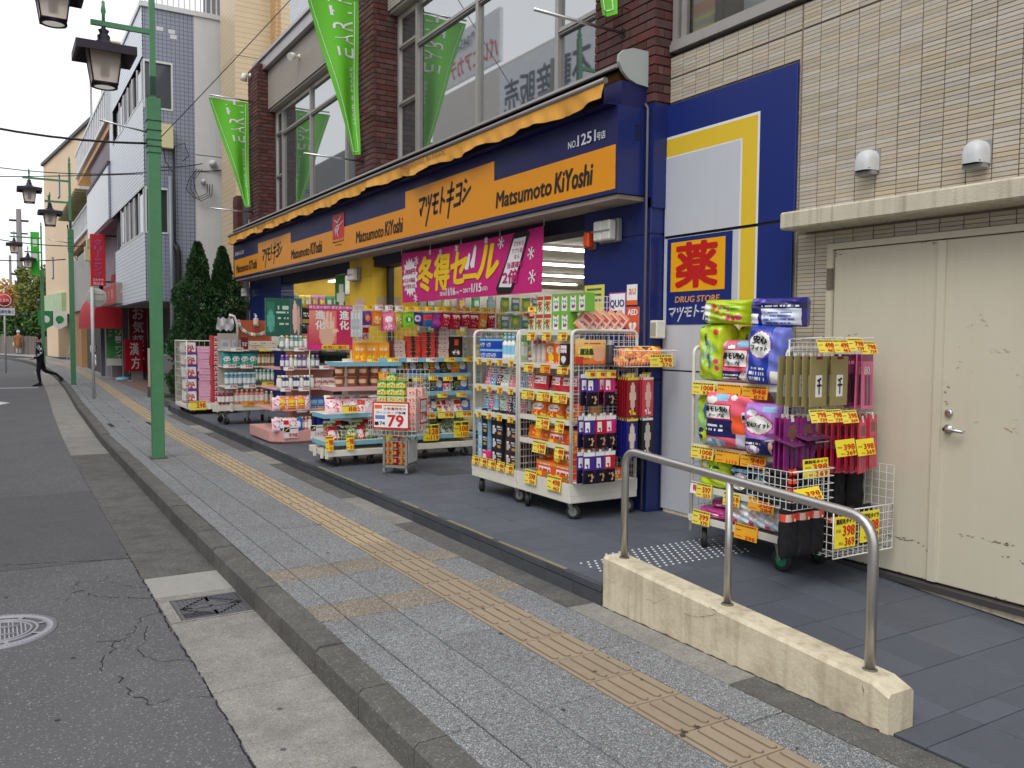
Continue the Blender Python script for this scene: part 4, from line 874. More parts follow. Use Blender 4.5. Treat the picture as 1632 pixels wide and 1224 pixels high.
m = MB(); m.box(5.4, -4, -.1, 9, 5.5, 8.0); B(m).build('building_core', TGR, bt)
# ledge over the doors
led = MB(); led.bbox(4.60, 1.0, 2.345, XB + .02, 4.10, 2.462, .012); B(led).build('door_canopy', CONCW, bt)
# doors
dr = MB(); Y = [3.885, 3.84, 3.068, 2.2, 2.15]
dr.box(XB - .02, 3.84, .10, XB + .03, 3.885, 2.245); dr.box(XB - .02, 2.1, 2.205, XB + .03, 3.84, 2.245); dr.box(XB - .02, 2.1, .10, XB + .03, 2.145, 2.205)
dset = B(dr).build('door_frame', CREAMD, bt)
for (a, b) in ((3.068, 3.835), (2.15, 3.062)):
    m = MB(); m.bbox(XB - .006, a + .003, .135, XB + .035, b - .003, 2.2, .006); B(m).build('door_leaf', CREAMD, dset)
m = MB(); m.box(XB - .022, 3.035, .14, XB - .008, 3.085, 2.195); B(m).build('meeting_strip', CREAMD, dset)
m = MB(); m.box(XB - .03, 3.835, 1.94, XB - .006, 3.875, 2.08); B(m).build('hinge', pm('hinge_grey', C(120, 112, 96), rough=.5, metal=.3), dset)
m = MB(); m.lathe([(.028, 0), (.028, .012), (.012, .014), (.012, .05)], 14, axis=0); m.v = [(XB - .008 - x, 2.985 + y, 1.075 + z) for x, y, z in m.v]; m.path([(XB - .05, 2.985, 1.075), (XB - .055, 2.97, 1.075), (XB - .055, 2.87, 1.07)], .011, 8)
B(m).build('handle', CHROME(), dset)
m = MB(); m.lathe([(.024, 0), (.024, .012), (.02, .016), (0, .016)], 14, axis=0); m.v = [(XB - .008 - x, 2.985 + y, 1.17 + z) for x, y, z in m.v]; B(m).build('keyhole', CHROME(), dset)
# scuffs, tape marks on the doors
m = MB(); r = random.Random(12)
def scuff(y, z, w, h, n, c, x=XB - .0085):
    for i in range(n):
        yy = y + r.uniform(-w, w); zz = z + r.uniform(-h, h); L = r.uniform(.003, .015); t_ = r.uniform(.001, .004)
        a = r.uniform(-.35, .35); m.face([(x, yy - L, zz - L * a), (x, yy - L * r.uniform(.3, .9), zz + t_), (x, yy + L, zz + L * a + t_ * .6), (x, yy + L * .6, zz + L * a - t_)], c)
dk = C(120, 106, 84); lt = C(186, 172, 146); dd = C(84, 78, 66)
scuff(2.45, .38, .2, .012, 26, dd); scuff(2.72, .46, .18, .008, 16, dd); scuff(3.35, .36, .2, .01, 30, C(104, 102, 86)); scuff(3.1, .33, .03, .02, 6, dd)
scuff(3.8, 2.17, .03, .01, 5, dd); scuff(3.15, 2.19, .05, .01, 5, dd); scuff(3.66, 1.62, .04, .02, 5, dk); scuff(2.8, 1.72, .02, .04, 5, lt); scuff(2.7, 1.55, .06, .02, 7, lt); scuff(2.55, 1.3, .1, .15, 14, lt); scuff(2.9, 1.25, .1, .2, 8, lt); scuff(2.62, 1.1, .04, .03, 5, C(176, 130, 96)); scuff(2.9, 1.6, .05, .25, 9, lt); scuff(2.42, 1.85, .03, .03, 4, lt); scuff(3.0, 1.3, .02, .1, 6, dk)
for i in range(20): yy = r.uniform(2.2, 3.8); m.face([(XB - .0085, yy, .137), (XB - .0085, yy - r.uniform(.01, .06), .137), (XB - .0085, yy - .01, .137 + r.uniform(.003, .012))], dk)
B(m).build('scuff_mark', CARD(), dset)['kind'] = 'stuff'
m = MB(); m.bbox(4.80, 1.2, .085, XB + .02, 3.85, .125, .003, mi=0); m.box(4.835, 1.2, .055, XB + .02, 3.85, .085, mi=1); B(m).build('threshold', [pm('dark_threshold', C(92, 90, 90), rough=.4, metal=.5), BLK], bt)
m = MB(); m.prism([(3.86, .1), (1.2, -.02), (1.2, .052), (3.86, .12)], 0, 4.83, XB + .02); m.box(4.835, 3.86, .1, XB + .02, 5.5, .16); B(m).build('plinth', LW, bt)
# vent hoods
for (y, z, lab) in ((3.575, 2.70, 'white domed vent hood on beige tiles, farther from the camera'), (2.86, 2.625, 'white domed vent hood on beige tiles, the nearer and larger looking')):
    t = thing('vent_hood', lab, 'vent hood', (XB, y, z), 0, 'white vent hoods over the cream doors')
    n = 12; m = MB(); w = .062; A_2 = []
    prof = [(-w, -.02), (-w, .055)] + [(-w * math.cos(a), .055 + w * math.sin(a)) for a in [i * PI / n for i in range(1, n)]] + [(w, .055), (w, -.02)]
    rings = [(0, 1.0, 0), (.05, 1.0, 0), (.085, .93, -.004), (.108, .75, -.014), (.115, .5, -.03)]
    vs = []; k = len(prof)
    for (dx, s_, dz) in rings: vs += [(-dx, p[0] * s_, (p[1] if p[1] < 0 else p[1] * s_) + (dz if p[1] > 0 else 0)) for p in prof]
    fs = [(a * k + i, a * k + i + 1, (a + 1) * k + i + 1, (a + 1) * k + i) for a in range(len(rings) - 1) for i in range(k - 1)]
    fs.append(tuple((len(rings) - 1) * k + i for i in range(k))); m.add(vs, fs, smooth=True); m.build('dome', pm('vent_white', C(196, 198, 200), rough=.45, var=.06, dirt=.2, dscale=14, dcol=C(130, 130, 130)), t)
    m = MB(); m.box(-.1, -.055, -.012, -.01, .055, -.008); m.build('mesh', BLK, t)
    m = MB(); m.box(-.075, -.06, -.045, -.02, .062, -.022); m.box(-.006, -.066, -.03, 0, .066, .115) ; m.build('drip_flange', pm('vent_flange', C(140, 140, 142), rough=.5), t)
# ------------------------------------------------------------------ big wall panel sign
XP = XB - .022
pn = thing('wall_panel_sign', 'large blue, yellow and white wall panel with red medicine character', 'wall sign', (XB, 5.53, .15)); 
def PN(m): m.v = [(x - XB, y - 5.53, z - .15) for x, y, z in m.v]; return m
WP = pm('panel_pale_grey', C(196, 200, 208), rough=.42, var=.05, scale=1.5, streak=.06, dcol=C(140, 142, 148)); YP = pm('panel_yellow', C(226, 192, 52), rough=.4, var=.03, scale=2); WL = pm('panel_white_line', C(226, 228, 232), rough=.4, var=.02)
BP = pm('panel_blue', C(26, 44, 116), rough=.4, var=.03, scale=2, streak=.05, dcol=C(40, 56, 110))
def rect(y1, y0, z0, z1, mat, dx, name, d=.004): m = MB(); m.box(XP - dx - d, y0, z0, XP - dx, y1, z1); PN(m).build(name, mat, pn)
m = MB(); m.bbox(XP, 4.172, 2.452, XB - .001, 5.525, 3.53, .003); m.bbox(XP, 4.185, 1.34, XB - .001, 5.525, 2.43, .003); PN(m).build('panel', BP, pn)
m = MB(); m.bbox(XP, 4.19, .16, XB - .001, 5.525, 1.328, .003); PN(m).build('panel', WP, pn)
m = MB(); m.box(XP + .008, 4.2, .18, XB - .001, 5.52, 3.5); PN(m).build('joint_backing', BLK, pn)
m = MB(); 
for y in (5.52,): m.box(XP - .006, y - .003, .16, XP, y + .006, 3.52)
PN(m).build('edge_trim', pm('panel_edge', C(110, 112, 116), rough=.5), pn)
for (za, zb, top) in ((2.4525, 3.268, True), (1.3405, 2.4295, False)):
    rect(5.522, 4.503, za, zb, WL, .0005, 'white_line', .002)
    rect(5.522, 4.522, za, zb - (.02 if top else 0), YP, .003, 'yellow_band', .002)
    rect(5.522, 4.668, za, zb - (.165 if top else 0), WL, .0055, 'white_line', .001)
    rect(5.522, 4.685, za, zb - (.175 if top else 0), WP, .007, 'grey_field', .001)
rect(5.48, 4.745, 1.715, 2.425, BP, .009, 'blue_square', .003); rect(5.43, 4.815, 1.985, 2.39, pm('panel_orange', C(242, 172, 20), rough=.4, var=.02), .0125, 'orange_square', .002)
m = MB(); m.text('薬', (XP - .0155, 5.36, 2.02), RY, UZ, .46, .35, bold=.045); PN(m).build('medicine_character', pm('character_red', C(196, 32, 28), rough=.4, var=.02), pn)
m = MB(); m.text('DRUG STORE', (XP - .0135, 5.37, 1.895), RY, UZ, .50, .05, bold=.03, shear=.15); PN(m).build('lettering', pm('letter_gold', C(226, 160, 90), rough=.5), pn)
strokes(5.46, 1.765, .69, .085, LWH, pn, PN, XP - .0135)
# ================================================================== GOODS AND RACKS: helpers
def paint(bg, *ops, seed=0):
    def f(u, v):
        c = bg
        for o in ops:
            k = o[0]
            if k == 'r':
                if o[1] <= u <= o[3] and o[2] <= v <= o[4]: c = o[5]
            elif k == 'e':
                if ((u - o[1]) / o[3]) ** 2 + ((v - o[2]) / o[4]) ** 2 <= 1: c = o[5]
            elif k == 't':  # small print: broken dashes
                if o[1] <= u <= o[3] and o[2] <= v <= o[4]:
                    n = o[6]; row = int((v - o[2]) / (o[4] - o[2]) * n * 2)
                    if row % 2 == 0 and random.Random(int(u * 40) * 131 + row * 17 + seed).random() < .72: c = o[5]
            elif k == 's':  # speckled picture of contents
                if ((u - o[1]) / o[3]) ** 2 + ((v - o[2]) / o[4]) ** 2 <= 1: c = random.Random(int(u * 14) * 71 + int(v * 16) * 13 + seed).choice(o[5])
            elif k == 'g':
                if o[1] <= u <= o[3] and o[2] <= v <= o[4]:
                    t = (v - o[2]) / (o[4] - o[2]); c = tuple(a + (b - a) * t for a, b in zip(o[5], o[6]))
        return c
    return f
K = dict(w=C(236, 236, 232), k=C(26, 24, 28), r=C(208, 36, 40), y=C(240, 214, 40), o=C(238, 130, 24), g=C(60, 160, 70), b=C(36, 76, 176), lb=C(140, 196, 226), n=C(34, 38, 92), p=C(236, 130, 168),
         hp=C(226, 60, 124), v=C(120, 70, 170), lv=C(186, 150, 214), t=C(60, 176, 176), br=C(112, 66, 42), cr=C(232, 220, 190), gr=C(150, 152, 156), dg=C(30, 84, 66), yg=C(176, 204, 44), sk=C(226, 180, 154), gd=C(186, 150, 80), pk2=C(244, 190, 204), ol=C(120, 110, 70))
PK = {}
def pkbox(key, w, d, h, front, side=None, top=None, nu=12, nv=14, mat=None):
    if key in PK: return PK[key]
    m = MB(); side = side or (lambda u, v: front(.06, v)); top = top or (lambda u, v: front(u, .97))
    e = min(.003, w * .04)
    m.grid(lambda u, v: (-w / 2 + w * u, 0, h * v), nu, nv, colf=front, smooth=False)
    m.grid(lambda u, v: (w / 2, d * u, h * v), 4, nv, colf=side, smooth=False); m.grid(lambda u, v: (-w / 2, d * (1 - u), h * v), 4, nv, colf=side, smooth=False)
    m.grid(lambda u, v: (-w / 2 + w * u, d * v, h), nu, 4, colf=top, smooth=False); m.grid(lambda u, v: (w / 2 - w * u, d, h * v), 2, 2, colf=lambda u, v: front(.5, .05), smooth=False)
    PK[key] = m.mesh(key, mat or CARD()); return PK[key]
def pkbag(key, w, d, h, front, plump=4, crimp=0.0, nu=14, nv=16, wr=.004, mat=None, seed=1, txt=None):
    # soft pack: two bulging faces meeting at the seams
    if key in PK: return PK[key]
    m = MB(); rr = random.Random(seed); a, b, c_ = rr.uniform(0, 6), rr.uniform(0, 6), rr.uniform(0, 6)
    def prof(t): t = abs(2 * t - 1); return max(0, 1 - t ** plump) ** .5
    def F(u, v, s, off=0):
        vv = v; cr = 1.0
        if crimp: cr = min(1, max(0, (1 - v) / crimp)) ** .5 if v > 1 - crimp else 1
        k = prof(u) * prof(min(v, .5) if False else v * (1 if not crimp else .97)) * cr
        wrk = wr * (math.sin(u * 17 + a + v * 5) + math.sin(v * 23 + b + u * 9)) * prof(u) * prof(v)
        xx = (-w / 2 + w * u) * (1 - .03 * math.sin(PI * v) * (1 if crimp else 0)); return (xx, d / 2 - s * (d / 2 * k + wrk + off), h * vv)
    m.grid(lambda u, v: F(u, v, 1), nu, nv, colf=front); m.grid(lambda u, v: F(1 - u, v, -1), nu, nv, colf=lambda u, v: front(1 - u, v))
    if txt:
        for (s_, u0, v0, wu, hv, c, bold) in txt:
            vs, fs, _ = text_geo(s_, 0)
            for kk, (dx, dy) in enumerate(boldoff(bold)): m.add([F(u0 + x * wu + dx * hv * h / w, v0 + y * hv + dy * hv, 1, .0065 + kk * .0004) for x, y in vs], fs, c)
    PK[key] = m.mesh(key, mat or FILM()); return PK[key]
def lathep(key, prof, colf, n=12, mat=None, sx=1.0):
    if key in PK: return PK[key]
    m = MB(); m.lathe(prof, n, colf=colf)
    if sx != 1: m.v = [(x, y * sx, z) for x, y, z in m.v]
    PK[key] = m.mesh(key, mat or PRINT()); return PK[key]
def bottle(key, r, h, body, cap, band, neck=.35, n=12, sx=1.0, pump=False):
    prof = [(0, 0), (r, 0), (r, h * .2), (r, h * .4), (r, h * .6), (r * .97, h * .7), (r * neck, h * .8), (r * neck, h * .83), (r * neck * 1.25, h * .83), (r * neck * 1.2, h), (0, h)]
    def cf(i, j): return cap if i >= 7 else (band if i in (2, 3) and j % n not in (0,) else body)
    if pump and key not in PK:
        m = MB(); m.lathe(prof, n, colf=cf); m.v = [(x, y * sx, z) for x, y, z in m.v]; m.path([(0, 0, h), (0, 0, h * 1.12), (-r * .8, 0, h * 1.1)], r * .14, 6, col=cap); PK[key] = m.mesh(key, PRINT()); return PK[key]
    return lathep(key, prof, cf, n, sx=sx)
def cup(key, r0, r1, h, body, lid, band=None, n=14):
    return lathep(key, [(0, 0), (r0, 0), (r0 + (r1 - r0) * .3, h * .3), (r0 + (r1 - r0) * .7, h * .7), (r1, h * .94), (r1 * 1.05, h * .95), (r1 * 1.05, h), (0, h)], lambda i, j: lid if i >= 4 else ((band or body) if (i == 2 and (j % 7) < 4) else body), n)
def hangcard(key, w, h, front, d=.012, puff=.0, hook=True, mat=None, txt=None):
    # card hanging from its top edge; origin at the top centre, face towards -y
    if key in PK: return PK[key]
    m = MB()
    m.grid(lambda u, v: (-w / 2 + w * u, -d / 2 - puff * math.sin(PI * u) ** .6 * math.sin(PI * min(1, v * 1.15)) ** .6 if 0 < u < 1 and 0 < v < .87 else (-w / 2 + w * u, -d / 2, 0)[1], -h + h * v), 10, 16, colf=front)
    m.v = [(p[0], p[1], p[2]) for p in m.v]
    m.box(-w / 2, -d / 2 + .0005, -h, w / 2, d / 2, 0, front(.03, .5))
    if hook: m.box(-.012, -.003, 0, .012, .0, .02, K['w'])
    if txt:
        for (s_, u0, v0, wu, hv, c, bold) in txt: m.text(s_, (-w / 2 + w * u0, -d / 2 - puff - .0015, -h + h * v0), (1, 0, 0), (0, 0, 1), wu * w, hv * h, col=c, bold=bold)
    PK[key] = m.mesh(key, mat or FILM()); return PK[key]
def tagmesh(w, h, a, b, bg='y', fg='r', small=True):
    key = ('tag', w, h, a, b, bg, fg)
    if key in PK: return PK[key]
    BG = {'y': C(240, 222, 88), 'o': C(246, 176, 40), 'w': C(240, 240, 238), 'g': C(244, 214, 50)}[bg]; FG = {'r': C(214, 40, 30), 'k': C(40, 36, 36)}[fg]
    m = MB(); m.box(-w / 2, -.0015, -h, w / 2, .0015, 0, BG); X, U_ = (1, 0, 0), (0, 0, 1)
    if a: m.text(a, (-w * .08, -.0025, -h * (.62 if b else .75)), X, U_, w * .52, h * (.36 if b else .5), col=FG, bold=.04)
    if b: m.text(b, (w * .0, -.0025, -h * .95), X, U_, w * .42, h * .24, col=FG, bold=.03)
    r = random.Random(str(a) + str(b) + bg)
    if small:
        x = -w * .46
        while x < w * .44:
            d_ = w * r.uniform(.03, .09); m.face([(x, -.0022, -h * .17), (min(w * .46, x + d_), -.0022, -h * .17), (min(w * .46, x + d_), -.0022, -h * .06), (x, -.0022, -h * .06)], C(60, 50, 40)); x += d_ + w * .025
        if b: m.box(-w * .44, -.0022, -h * .85, -w * .16, -.0018, -h * .8, FG); m.box(-w * .44, -.0022, -h * .45, -w * .2, -.0018, -h * .40, C(90, 60, 40))
    PK[key] = m.mesh('price_tag', CARD()); return PK[key]
ORD = ['', 'second', 'third', 'fourth', 'fifth', 'sixth', 'seventh', 'eighth', 'ninth', 'tenth']
def ordn(i, n):
    if n == 1: return ''
    if i == 0: return 'leftmost'
    if i == n - 1: return 'rightmost'
    if n % 2 and i == n // 2: return 'middle one'
    return (ORD[i] + ' from the left') if i < n / 2 else (ORD[n - 1 - i] + ' from the right')
def lay(k, n):
    if n == 1: return ''
    return 'bottom layer' if k == 0 else ('top layer' if k == n - 1 else (ORD[k] + ' layer up'))
def good(me, name, fr, x, y, z, label, cat, group=None, rz=0.0, tilt=0.0, roll=0.0, s=1.0):
    o = inst(me, name, None, fr.w(x, y, z), (tilt, roll, 0), (s, s, s))
    o.rotation_euler = (Matrix.Rotation(fr.r + rz, 3, 'Z') @ Matrix.Rotation(tilt, 3, 'X') @ Matrix.Rotation(roll, 3, 'Y')).to_euler()
    return tag(o, ' '.join(label.split()), cat, group)
def row(fr, me, name, x0, x1, n, y, z, desc, cat, where, group=None, layers=1, dz=0, jit=.006, rz=0, tilt=0, depth=1, dy=0, rj=.06, seed=0, drop=()):
    r = random.Random(seed + int(x0 * 1000)); mes = me if isinstance(me, list) else [me]; 
    descs = desc if isinstance(desc, list) else [desc]
    for dd in range(depth):
        for k in range(layers):
            for i in range(n):
                if (i, k) in drop: continue
                x = x0 + (x1 - x0) * (i + .5) / n
                ds = descs[i % len(descs)]; gp = group or (ds + ' ' + where)
                lab = f"{ds} {', ' + ordn(i, n) if n > 1 else ''} {lay(k, layers)} {'behind' if dd else ''} {where}".replace(' ,', ',')
                if len(lab.split()) > 16: lab = lab.replace(' the ', ' ')
                if len(lab.split()) > 16: lab = lab.replace(' in right roll cage', ' right cage').replace('from left', 'left').replace('from right', 'right')
                good(mes[i % len(mes)], name, fr, x + r.uniform(-jit, jit), y + dd * dy + r.uniform(-jit, jit), z + k * dz, lab, cat, gp if n * layers * depth > 1 else None, rz + r.uniform(-rj, rj), tilt)
def tags_(par, n, x0, x1, y, z, specs, tw=.085, th=.055, tilt=.12):
    for i in range(n):
        a, b, bg = specs[i % len(specs)]; me = tagmesh(tw, th, a, b, bg)
        inst(me, 'price_tag', par, (x0 + (x1 - x0) * (i + .5) / n, y, z), (-tilt, 0, 0))
def wiregrid(m, o, U, V, w, h, du, dv, r=.0022):
    o, U, V = Vector(o), Vector(U).normalized(), Vector(V).normalized(); a = 0; n = max(1, round(w / du))
    for i in range(n + 1): m.wire(o + U * (w * i / n), o + U * (w * i / n) + V * h, r)
    k = max(1, round(h / dv))
    for j in range(k + 1): m.wire(o + V * (h * j / k), o + V * (h * j / k) + U * w, r)
def caster(par, x, y, r=.05, hub=None, h=.16, rz=0.4, zt=None):
    t = bpy.data.objects.new('caster', None); COL.objects.link(t); bpy.data.objects.remove(t)
    m = MB(); m.box(-.035, -.03, h - .008, .035, .03, h); m.prism([(-.02, h - .01), (.025, h - .01), (.035, r), (.02, r - .012)], 1, -.024, -.018); m.prism([(-.02, h - .01), (.025, h - .01), (.035, r), (.02, r - .012)], 1, .018, .024)
    f = m.build('caster', pm('galvanised_steel', C(150, 150, 148), rough=.45, metal=.7, var=.12), par, loc=(x, y, 0)); f.rotation_euler = (0, 0, rz)
    m = MB(); m.lathe([(r * .62, -.014), (r * .95, -.019), (r, -.012), (r, .012), (r * .95, .019), (r * .62, .014)], 18, (.027, 0, r), axis=1, mi=0); m.lathe([(0, -.012), (r * .6, -.012)], 14, (.027, 0, r), axis=1, mi=1); m.lathe([(r * .6, .012), (0, .012)], 14, (.027, 0, r), axis=1, mi=1)
    m.build('wheel', [BLACKR(), hub or pm('wheel_hub', C(150, 152, 150), rough=.5, metal=.4)], f)
def utube(m, x, y0, y1, z0, z1, r=.013, rad=.06):
    A, B_, C_, D = (x, y0, z0), (x, y0, z1), (x, y1, z1), (x, y1, z0); m.path([A] + bend(A, B_, C_, rad, 5) + bend(B_, C_, D, rad, 5) + [D], r, 8)
ZP = .13
def Z(w): return w - ZP
# ================================================================== F: double roll cage with hand warmers and masks
fF = Frame(3.9, 7.19, ZP, -PI / 2)
def cage(name, label, x0, loc, rot, w, dep, zb0, zb1, zt, shelves, hub=None, wr=.062):
    t = thing(name, label, 'roll cage', loc, rot, 'tall white roll cages of goods')
    zl = max(zb1 - .10, zb0 + .02); m = MB(); m.bbox(0, 0, zb0, w, dep, zl, .005); m.box(0, 0, zl, w, .012, zb1); m.box(0, dep - .012, zl, w, dep, zb1); m.box(0, .012, zl, .012, dep - .012, zb1); m.box(w - .012, .012, zl, w, dep - .012, zb1); m.build('base_tray', WHITEM(), t)
    for x in (.014, w - .014):
        m = MB(); utube(m, x, .014, dep - .014, zb1 - .12, zt); m.build('side_frame', WHITEM(), t)
        m = MB(); wiregrid(m, (x, .03, zb1), (0, 1, 0), (0, 0, 1), dep - .06, zt - zb1 - .02, .055, .062); m.build('side_grid', WIREM(), t)
    m = MB(); wiregrid(m, (.03, dep - .02, zb1), (1, 0, 0), (0, 0, 1), w - .06, zt - zb1 - .02, .06, .065); m.build('back_grid', WIREM(), t)
    for z in shelves:
        m = MB(); m.box(.028, .02, z - .014, w - .028, dep - .03, z); m.box(.028, .012, z - .035, w - .028, .02, z + .008); m.build('shelf', WHITEM(), t)
    for (x, y) in ((.09, .07), (w - .09, .07), (.09, dep - .07), (w - .09, dep - .07)): caster(t, x, y, wr, hub, zb0, random.Random(int(x * 99 + y * 77)).uniform(-.9, .9))
    return t
FL = cage('roll_cage', 'white roll cage of tumbler boxes and sprays, left part of the joined pair', 0, fF.w(0, 0, 0), fF.r, .815, .69, Z(.27), Z(.43), Z(1.66), [Z(1.40), Z(1.15), Z(.90)])
fR = Frame(3.9, 7.19 - .825, ZP, -PI / 2)
FR = cage('roll_cage', 'white roll cage of orange hand warmers, right part of the joined pair', 0, fR.w(0, 0, 0), fR.r, .815, .69, Z(.27), Z(.43), Z(1.66), [Z(1.655), Z(1.38), Z(1.155), Z(.93), Z(.725)])
YT = [('498', '462', 'y'), ('398', '369', 'y'), ('298', '276', 'g')]
tags_(FL, 4, .03, .8, .008, Z(1.395), YT); tags_(FL, 4, .03, .8, .008, Z(1.145), YT); tags_(FL, 4, .03, .8, .008, Z(.895), YT); tags_(FL, 5, .01, .8, -.006, Z(.475), [('498', '462', 'y')], .13, .085)
tags_(FR, 3, .1, .8, .008, Z(1.645), [('480', '445', 'y')], .13, .07); tags_(FR, 3, .05, .82, .008, Z(1.375), [('498', '462', 'y'), ('398', '369', 'o')], .15, .07); tags_(FR, 3, .05, .78, .008, Z(1.15), [('378', '350', 'y')], .2, .08)
tags_(FR, 1, .3, .55, -.004, Z(.94), [('248', '230', 'y')], .2, .1); tags_(FR, 1, .55, .8, -.004, Z(.93), [('198', '184', 'y')], .12, .1); tags_(FR, 1, .25, .5, -.004, Z(.73), [('198', '184', 'y')], .2, .1); tags_(FR, 1, .55, .8, -.004, Z(.72), [('498', '462', 'y')], .13, .1)
tags_(FR, 1, .15, .35, -.008, Z(.47), [('598', '554', 'y')], .18, .12); tags_(FR, 1, .5, .72, -.008, Z(.47), [('498', '462', 'y')], .2, .12)
WL_ = 'in left roll cage'; WR_ = 'in right roll cage'
bxblue = pkbox('blue_box', .1, .12, .095, paint(K['b'], ('r', 0, .7, 1, .9, K['lb']), ('t', .1, .15, .9, .6, K['w'], 3)))
row(fF, bxblue, 'detergent_box', .05, .36, 3, .06, Z(1.40), 'small blue box', 'box', 'on top shelf ' + WL_, layers=2, dz=.097, drop=[(2, 1)])
spr = bottle('spray_white', .032, .21, K['w'], K['lb'], K['lb'], .4, sx=.8, pump=True); row(fF, spr, 'spray_bottle', .38, .58, 3, .12, Z(1.40), 'white spray bottle with pale blue cap', 'bottle', 'on top shelf ' + WL_)
sg = bottle('spray_green', .03, .2, C(180, 220, 160), K['g'], K['w'], .4, sx=.8); row(fF, sg, 'spray_bottle', .6, .79, 3, .12, Z(1.40), 'pale green bottle', 'bottle', 'on top shelf ' + WL_)
pks = [pkbag('pk_%s' % k, .11, .04, .19, paint(c, ('r', .08, .55, .92, .9, K['w']), ('t', .15, .6, .85, .85, c2, 2), ('s', .5, .3, .4, .2, [c2, K['w'], c])), 4, .1) for k, c, c2 in (('pink', K['p'], K['hp']), ('blue', K['lb'], K['b']), ('dark', C(70, 66, 76), K['hp']), ('white', K['w'], K['g']), ('rose', C(220, 150, 150), K['r']))]
row(fF, pks, 'refill_pouch', .05, .78, 7, .1, Z(1.15), ['pink pouch', 'pale blue pouch', 'dark grey pouch', 'white pouch', 'rose pouch'], 'pouch', 'on the second shelf ' + WL_, tilt=-.35, rj=.2)
row(fF, [pks[1], pks[0], spr, pks[3], pks[2]], 'refill_pouch', .05, .78, 7, .1, Z(.90), ['pale blue pack', 'bright pink pack', 'white spray bottle', 'white pack', 'dark pack'], 'pack', 'on the third shelf ' + WL_, rj=.2)
for nm, c1, c2, cc, xa in (('tumbler_blue', K['lb'], C(28, 30, 40), C(200, 205, 215), .10), ('tumbler_black', C(34, 32, 40), C(34, 32, 40), C(206, 208, 216), .37), ('tumbler_brown', C(70, 48, 46), C(48, 36, 38), C(196, 188, 190), .62)):
    me = pkbox(nm, .2, .24, .122, paint(c2, ('r', 0, 0, .42, 1, c1), ('r', .12, .2, .34, .8, cc), ('r', .14, .75, .32, .85, K['w']), ('e', .36, .5, .06, .18, cc), ('t', .5, .6, .95, .9, cc, 2), ('r', .55, .2, .85, .4, K['gd']), seed=5), nu=16)
    for k in range(4): good(me, 'tumbler_box', fF, xa + .02 + random.uniform(-.006, .006), .05, Z(.43) + k * .124, f"{'blue' if 'blue' in nm else 'black' if 'black' in nm else 'brown'} boxed tumbler, {lay(k, 4)} on the base {WL_}", 'box', 'stacked tumbler boxes', rz=random.uniform(-.05, .05))
good(pkbox('pink_box', .09, .2, .1, paint(K['hp'], ('r', .2, .2, .8, .8, K['w']))), 'tumbler_box', fF, .245, .0, Z(.43), 'small pink box at foot of the tumbler stacks in the left cage', 'box')
cap_p = bottle('clear_pink', .026, .2, C(214, 206, 200), K['hp'], C(226, 214, 206), .5); row(fR, cap_p, 'cream_bottle', .06, .34, 4, .12, Z(1.38), 'clear bottle with pink cap', 'bottle', 'under the top shelf ' + WR_)
kiri = pkbox('orange_warmer_tall', .135, .1, .215, paint(C(236, 104, 32), ('r', 0, .8, 1, 1, K['cr']), ('e', .5, .55, .36, .17, K['cr']), ('t', .22, .45, .8, .65, K['r'], 2), ('e', .62, .25, .3, .15, K['y']), ('t', .1, .04, .9, .12, K['w'], 1), seed=3), nu=14, nv=20)
row(fR, kiri, 'warmer_box', .35, .8, 3, .05, Z(1.38), 'tall orange hand warmer box', 'box', 'under the top shelf ' + WR_)
good(pkbox('dark_warmer', .1, .05, .17, paint(C(60, 30, 34), ('r', .1, .55, .9, .9, K['w']), ('t', .15, .6, .85, .85, K['hp'], 2), ('e', .5, .28, .3, .18, K['w']))), 'warmer_box', fR, .72, -.01, Z(1.38), 'dark box with pink and white label before the tall orange boxes', 'box')
redb = pkbag('red_packet', .19, .09, .15, paint(C(196, 34, 52), ('r', .1, .35, .9, .8, K['w']), ('t', .15, .42, .85, .75, K['r'], 2), ('r', 0, .85, 1, 1, C(220, 160, 165))), 4, .08)
row(fR, redb, 'warmer_packet', .13, .8, 3, .06, Z(1.155), 'red and white hand warmer packet', 'packet', 'on the third shelf ' + WR_, rj=.2, tilt=-.15); row(fR, pks[4], 'warmer_packet', .04, .16, 1, .06, Z(1.155), 'rose pouch at the far end of third shelf', 'pouch', WR_)
orb = pkbag('orange_packet', .2, .1, .155, paint(C(238, 112, 26), ('e', .5, .55, .34, .2, K['w']), ('t', .25, .48, .75, .63, K['r'], 1), ('r', 0, .0, 1, .2, K['y']), ('s', .5, .2, .4, .12, [K['o'], K['y'], K['r']])), 4, .08, seed=4)
row(fR, orb, 'warmer_packet', .12, .82, 3, .05, Z(.93), 'orange hand warmer packet', 'packet', 'on the fourth shelf ' + WR_, rj=.2, tilt=-.2); row(fR, orb, 'warmer_packet', .2, .7, 2, .16, Z(.99), 'orange hand warmer packet lying behind', 'packet', 'on the fourth shelf ' + WR_, rj=.3)
yob = pkbag('yellow_packet', .2, .09, .13, paint(C(242, 160, 30), ('e', .5, .5, .36, .3, C(238, 90, 30)), ('t', .25, .4, .75, .6, K['y'], 1), ('r', 0, 0, 1, .12, C(226, 120, 20))), 4, .08, seed=6)
row(fR, yob, 'warmer_packet', .06, .82, 4, .05, Z(.725), 'yellow orange hand warmer packet', 'packet', 'on the lowest shelf ' + WR_, rj=.25, tilt=-.1)
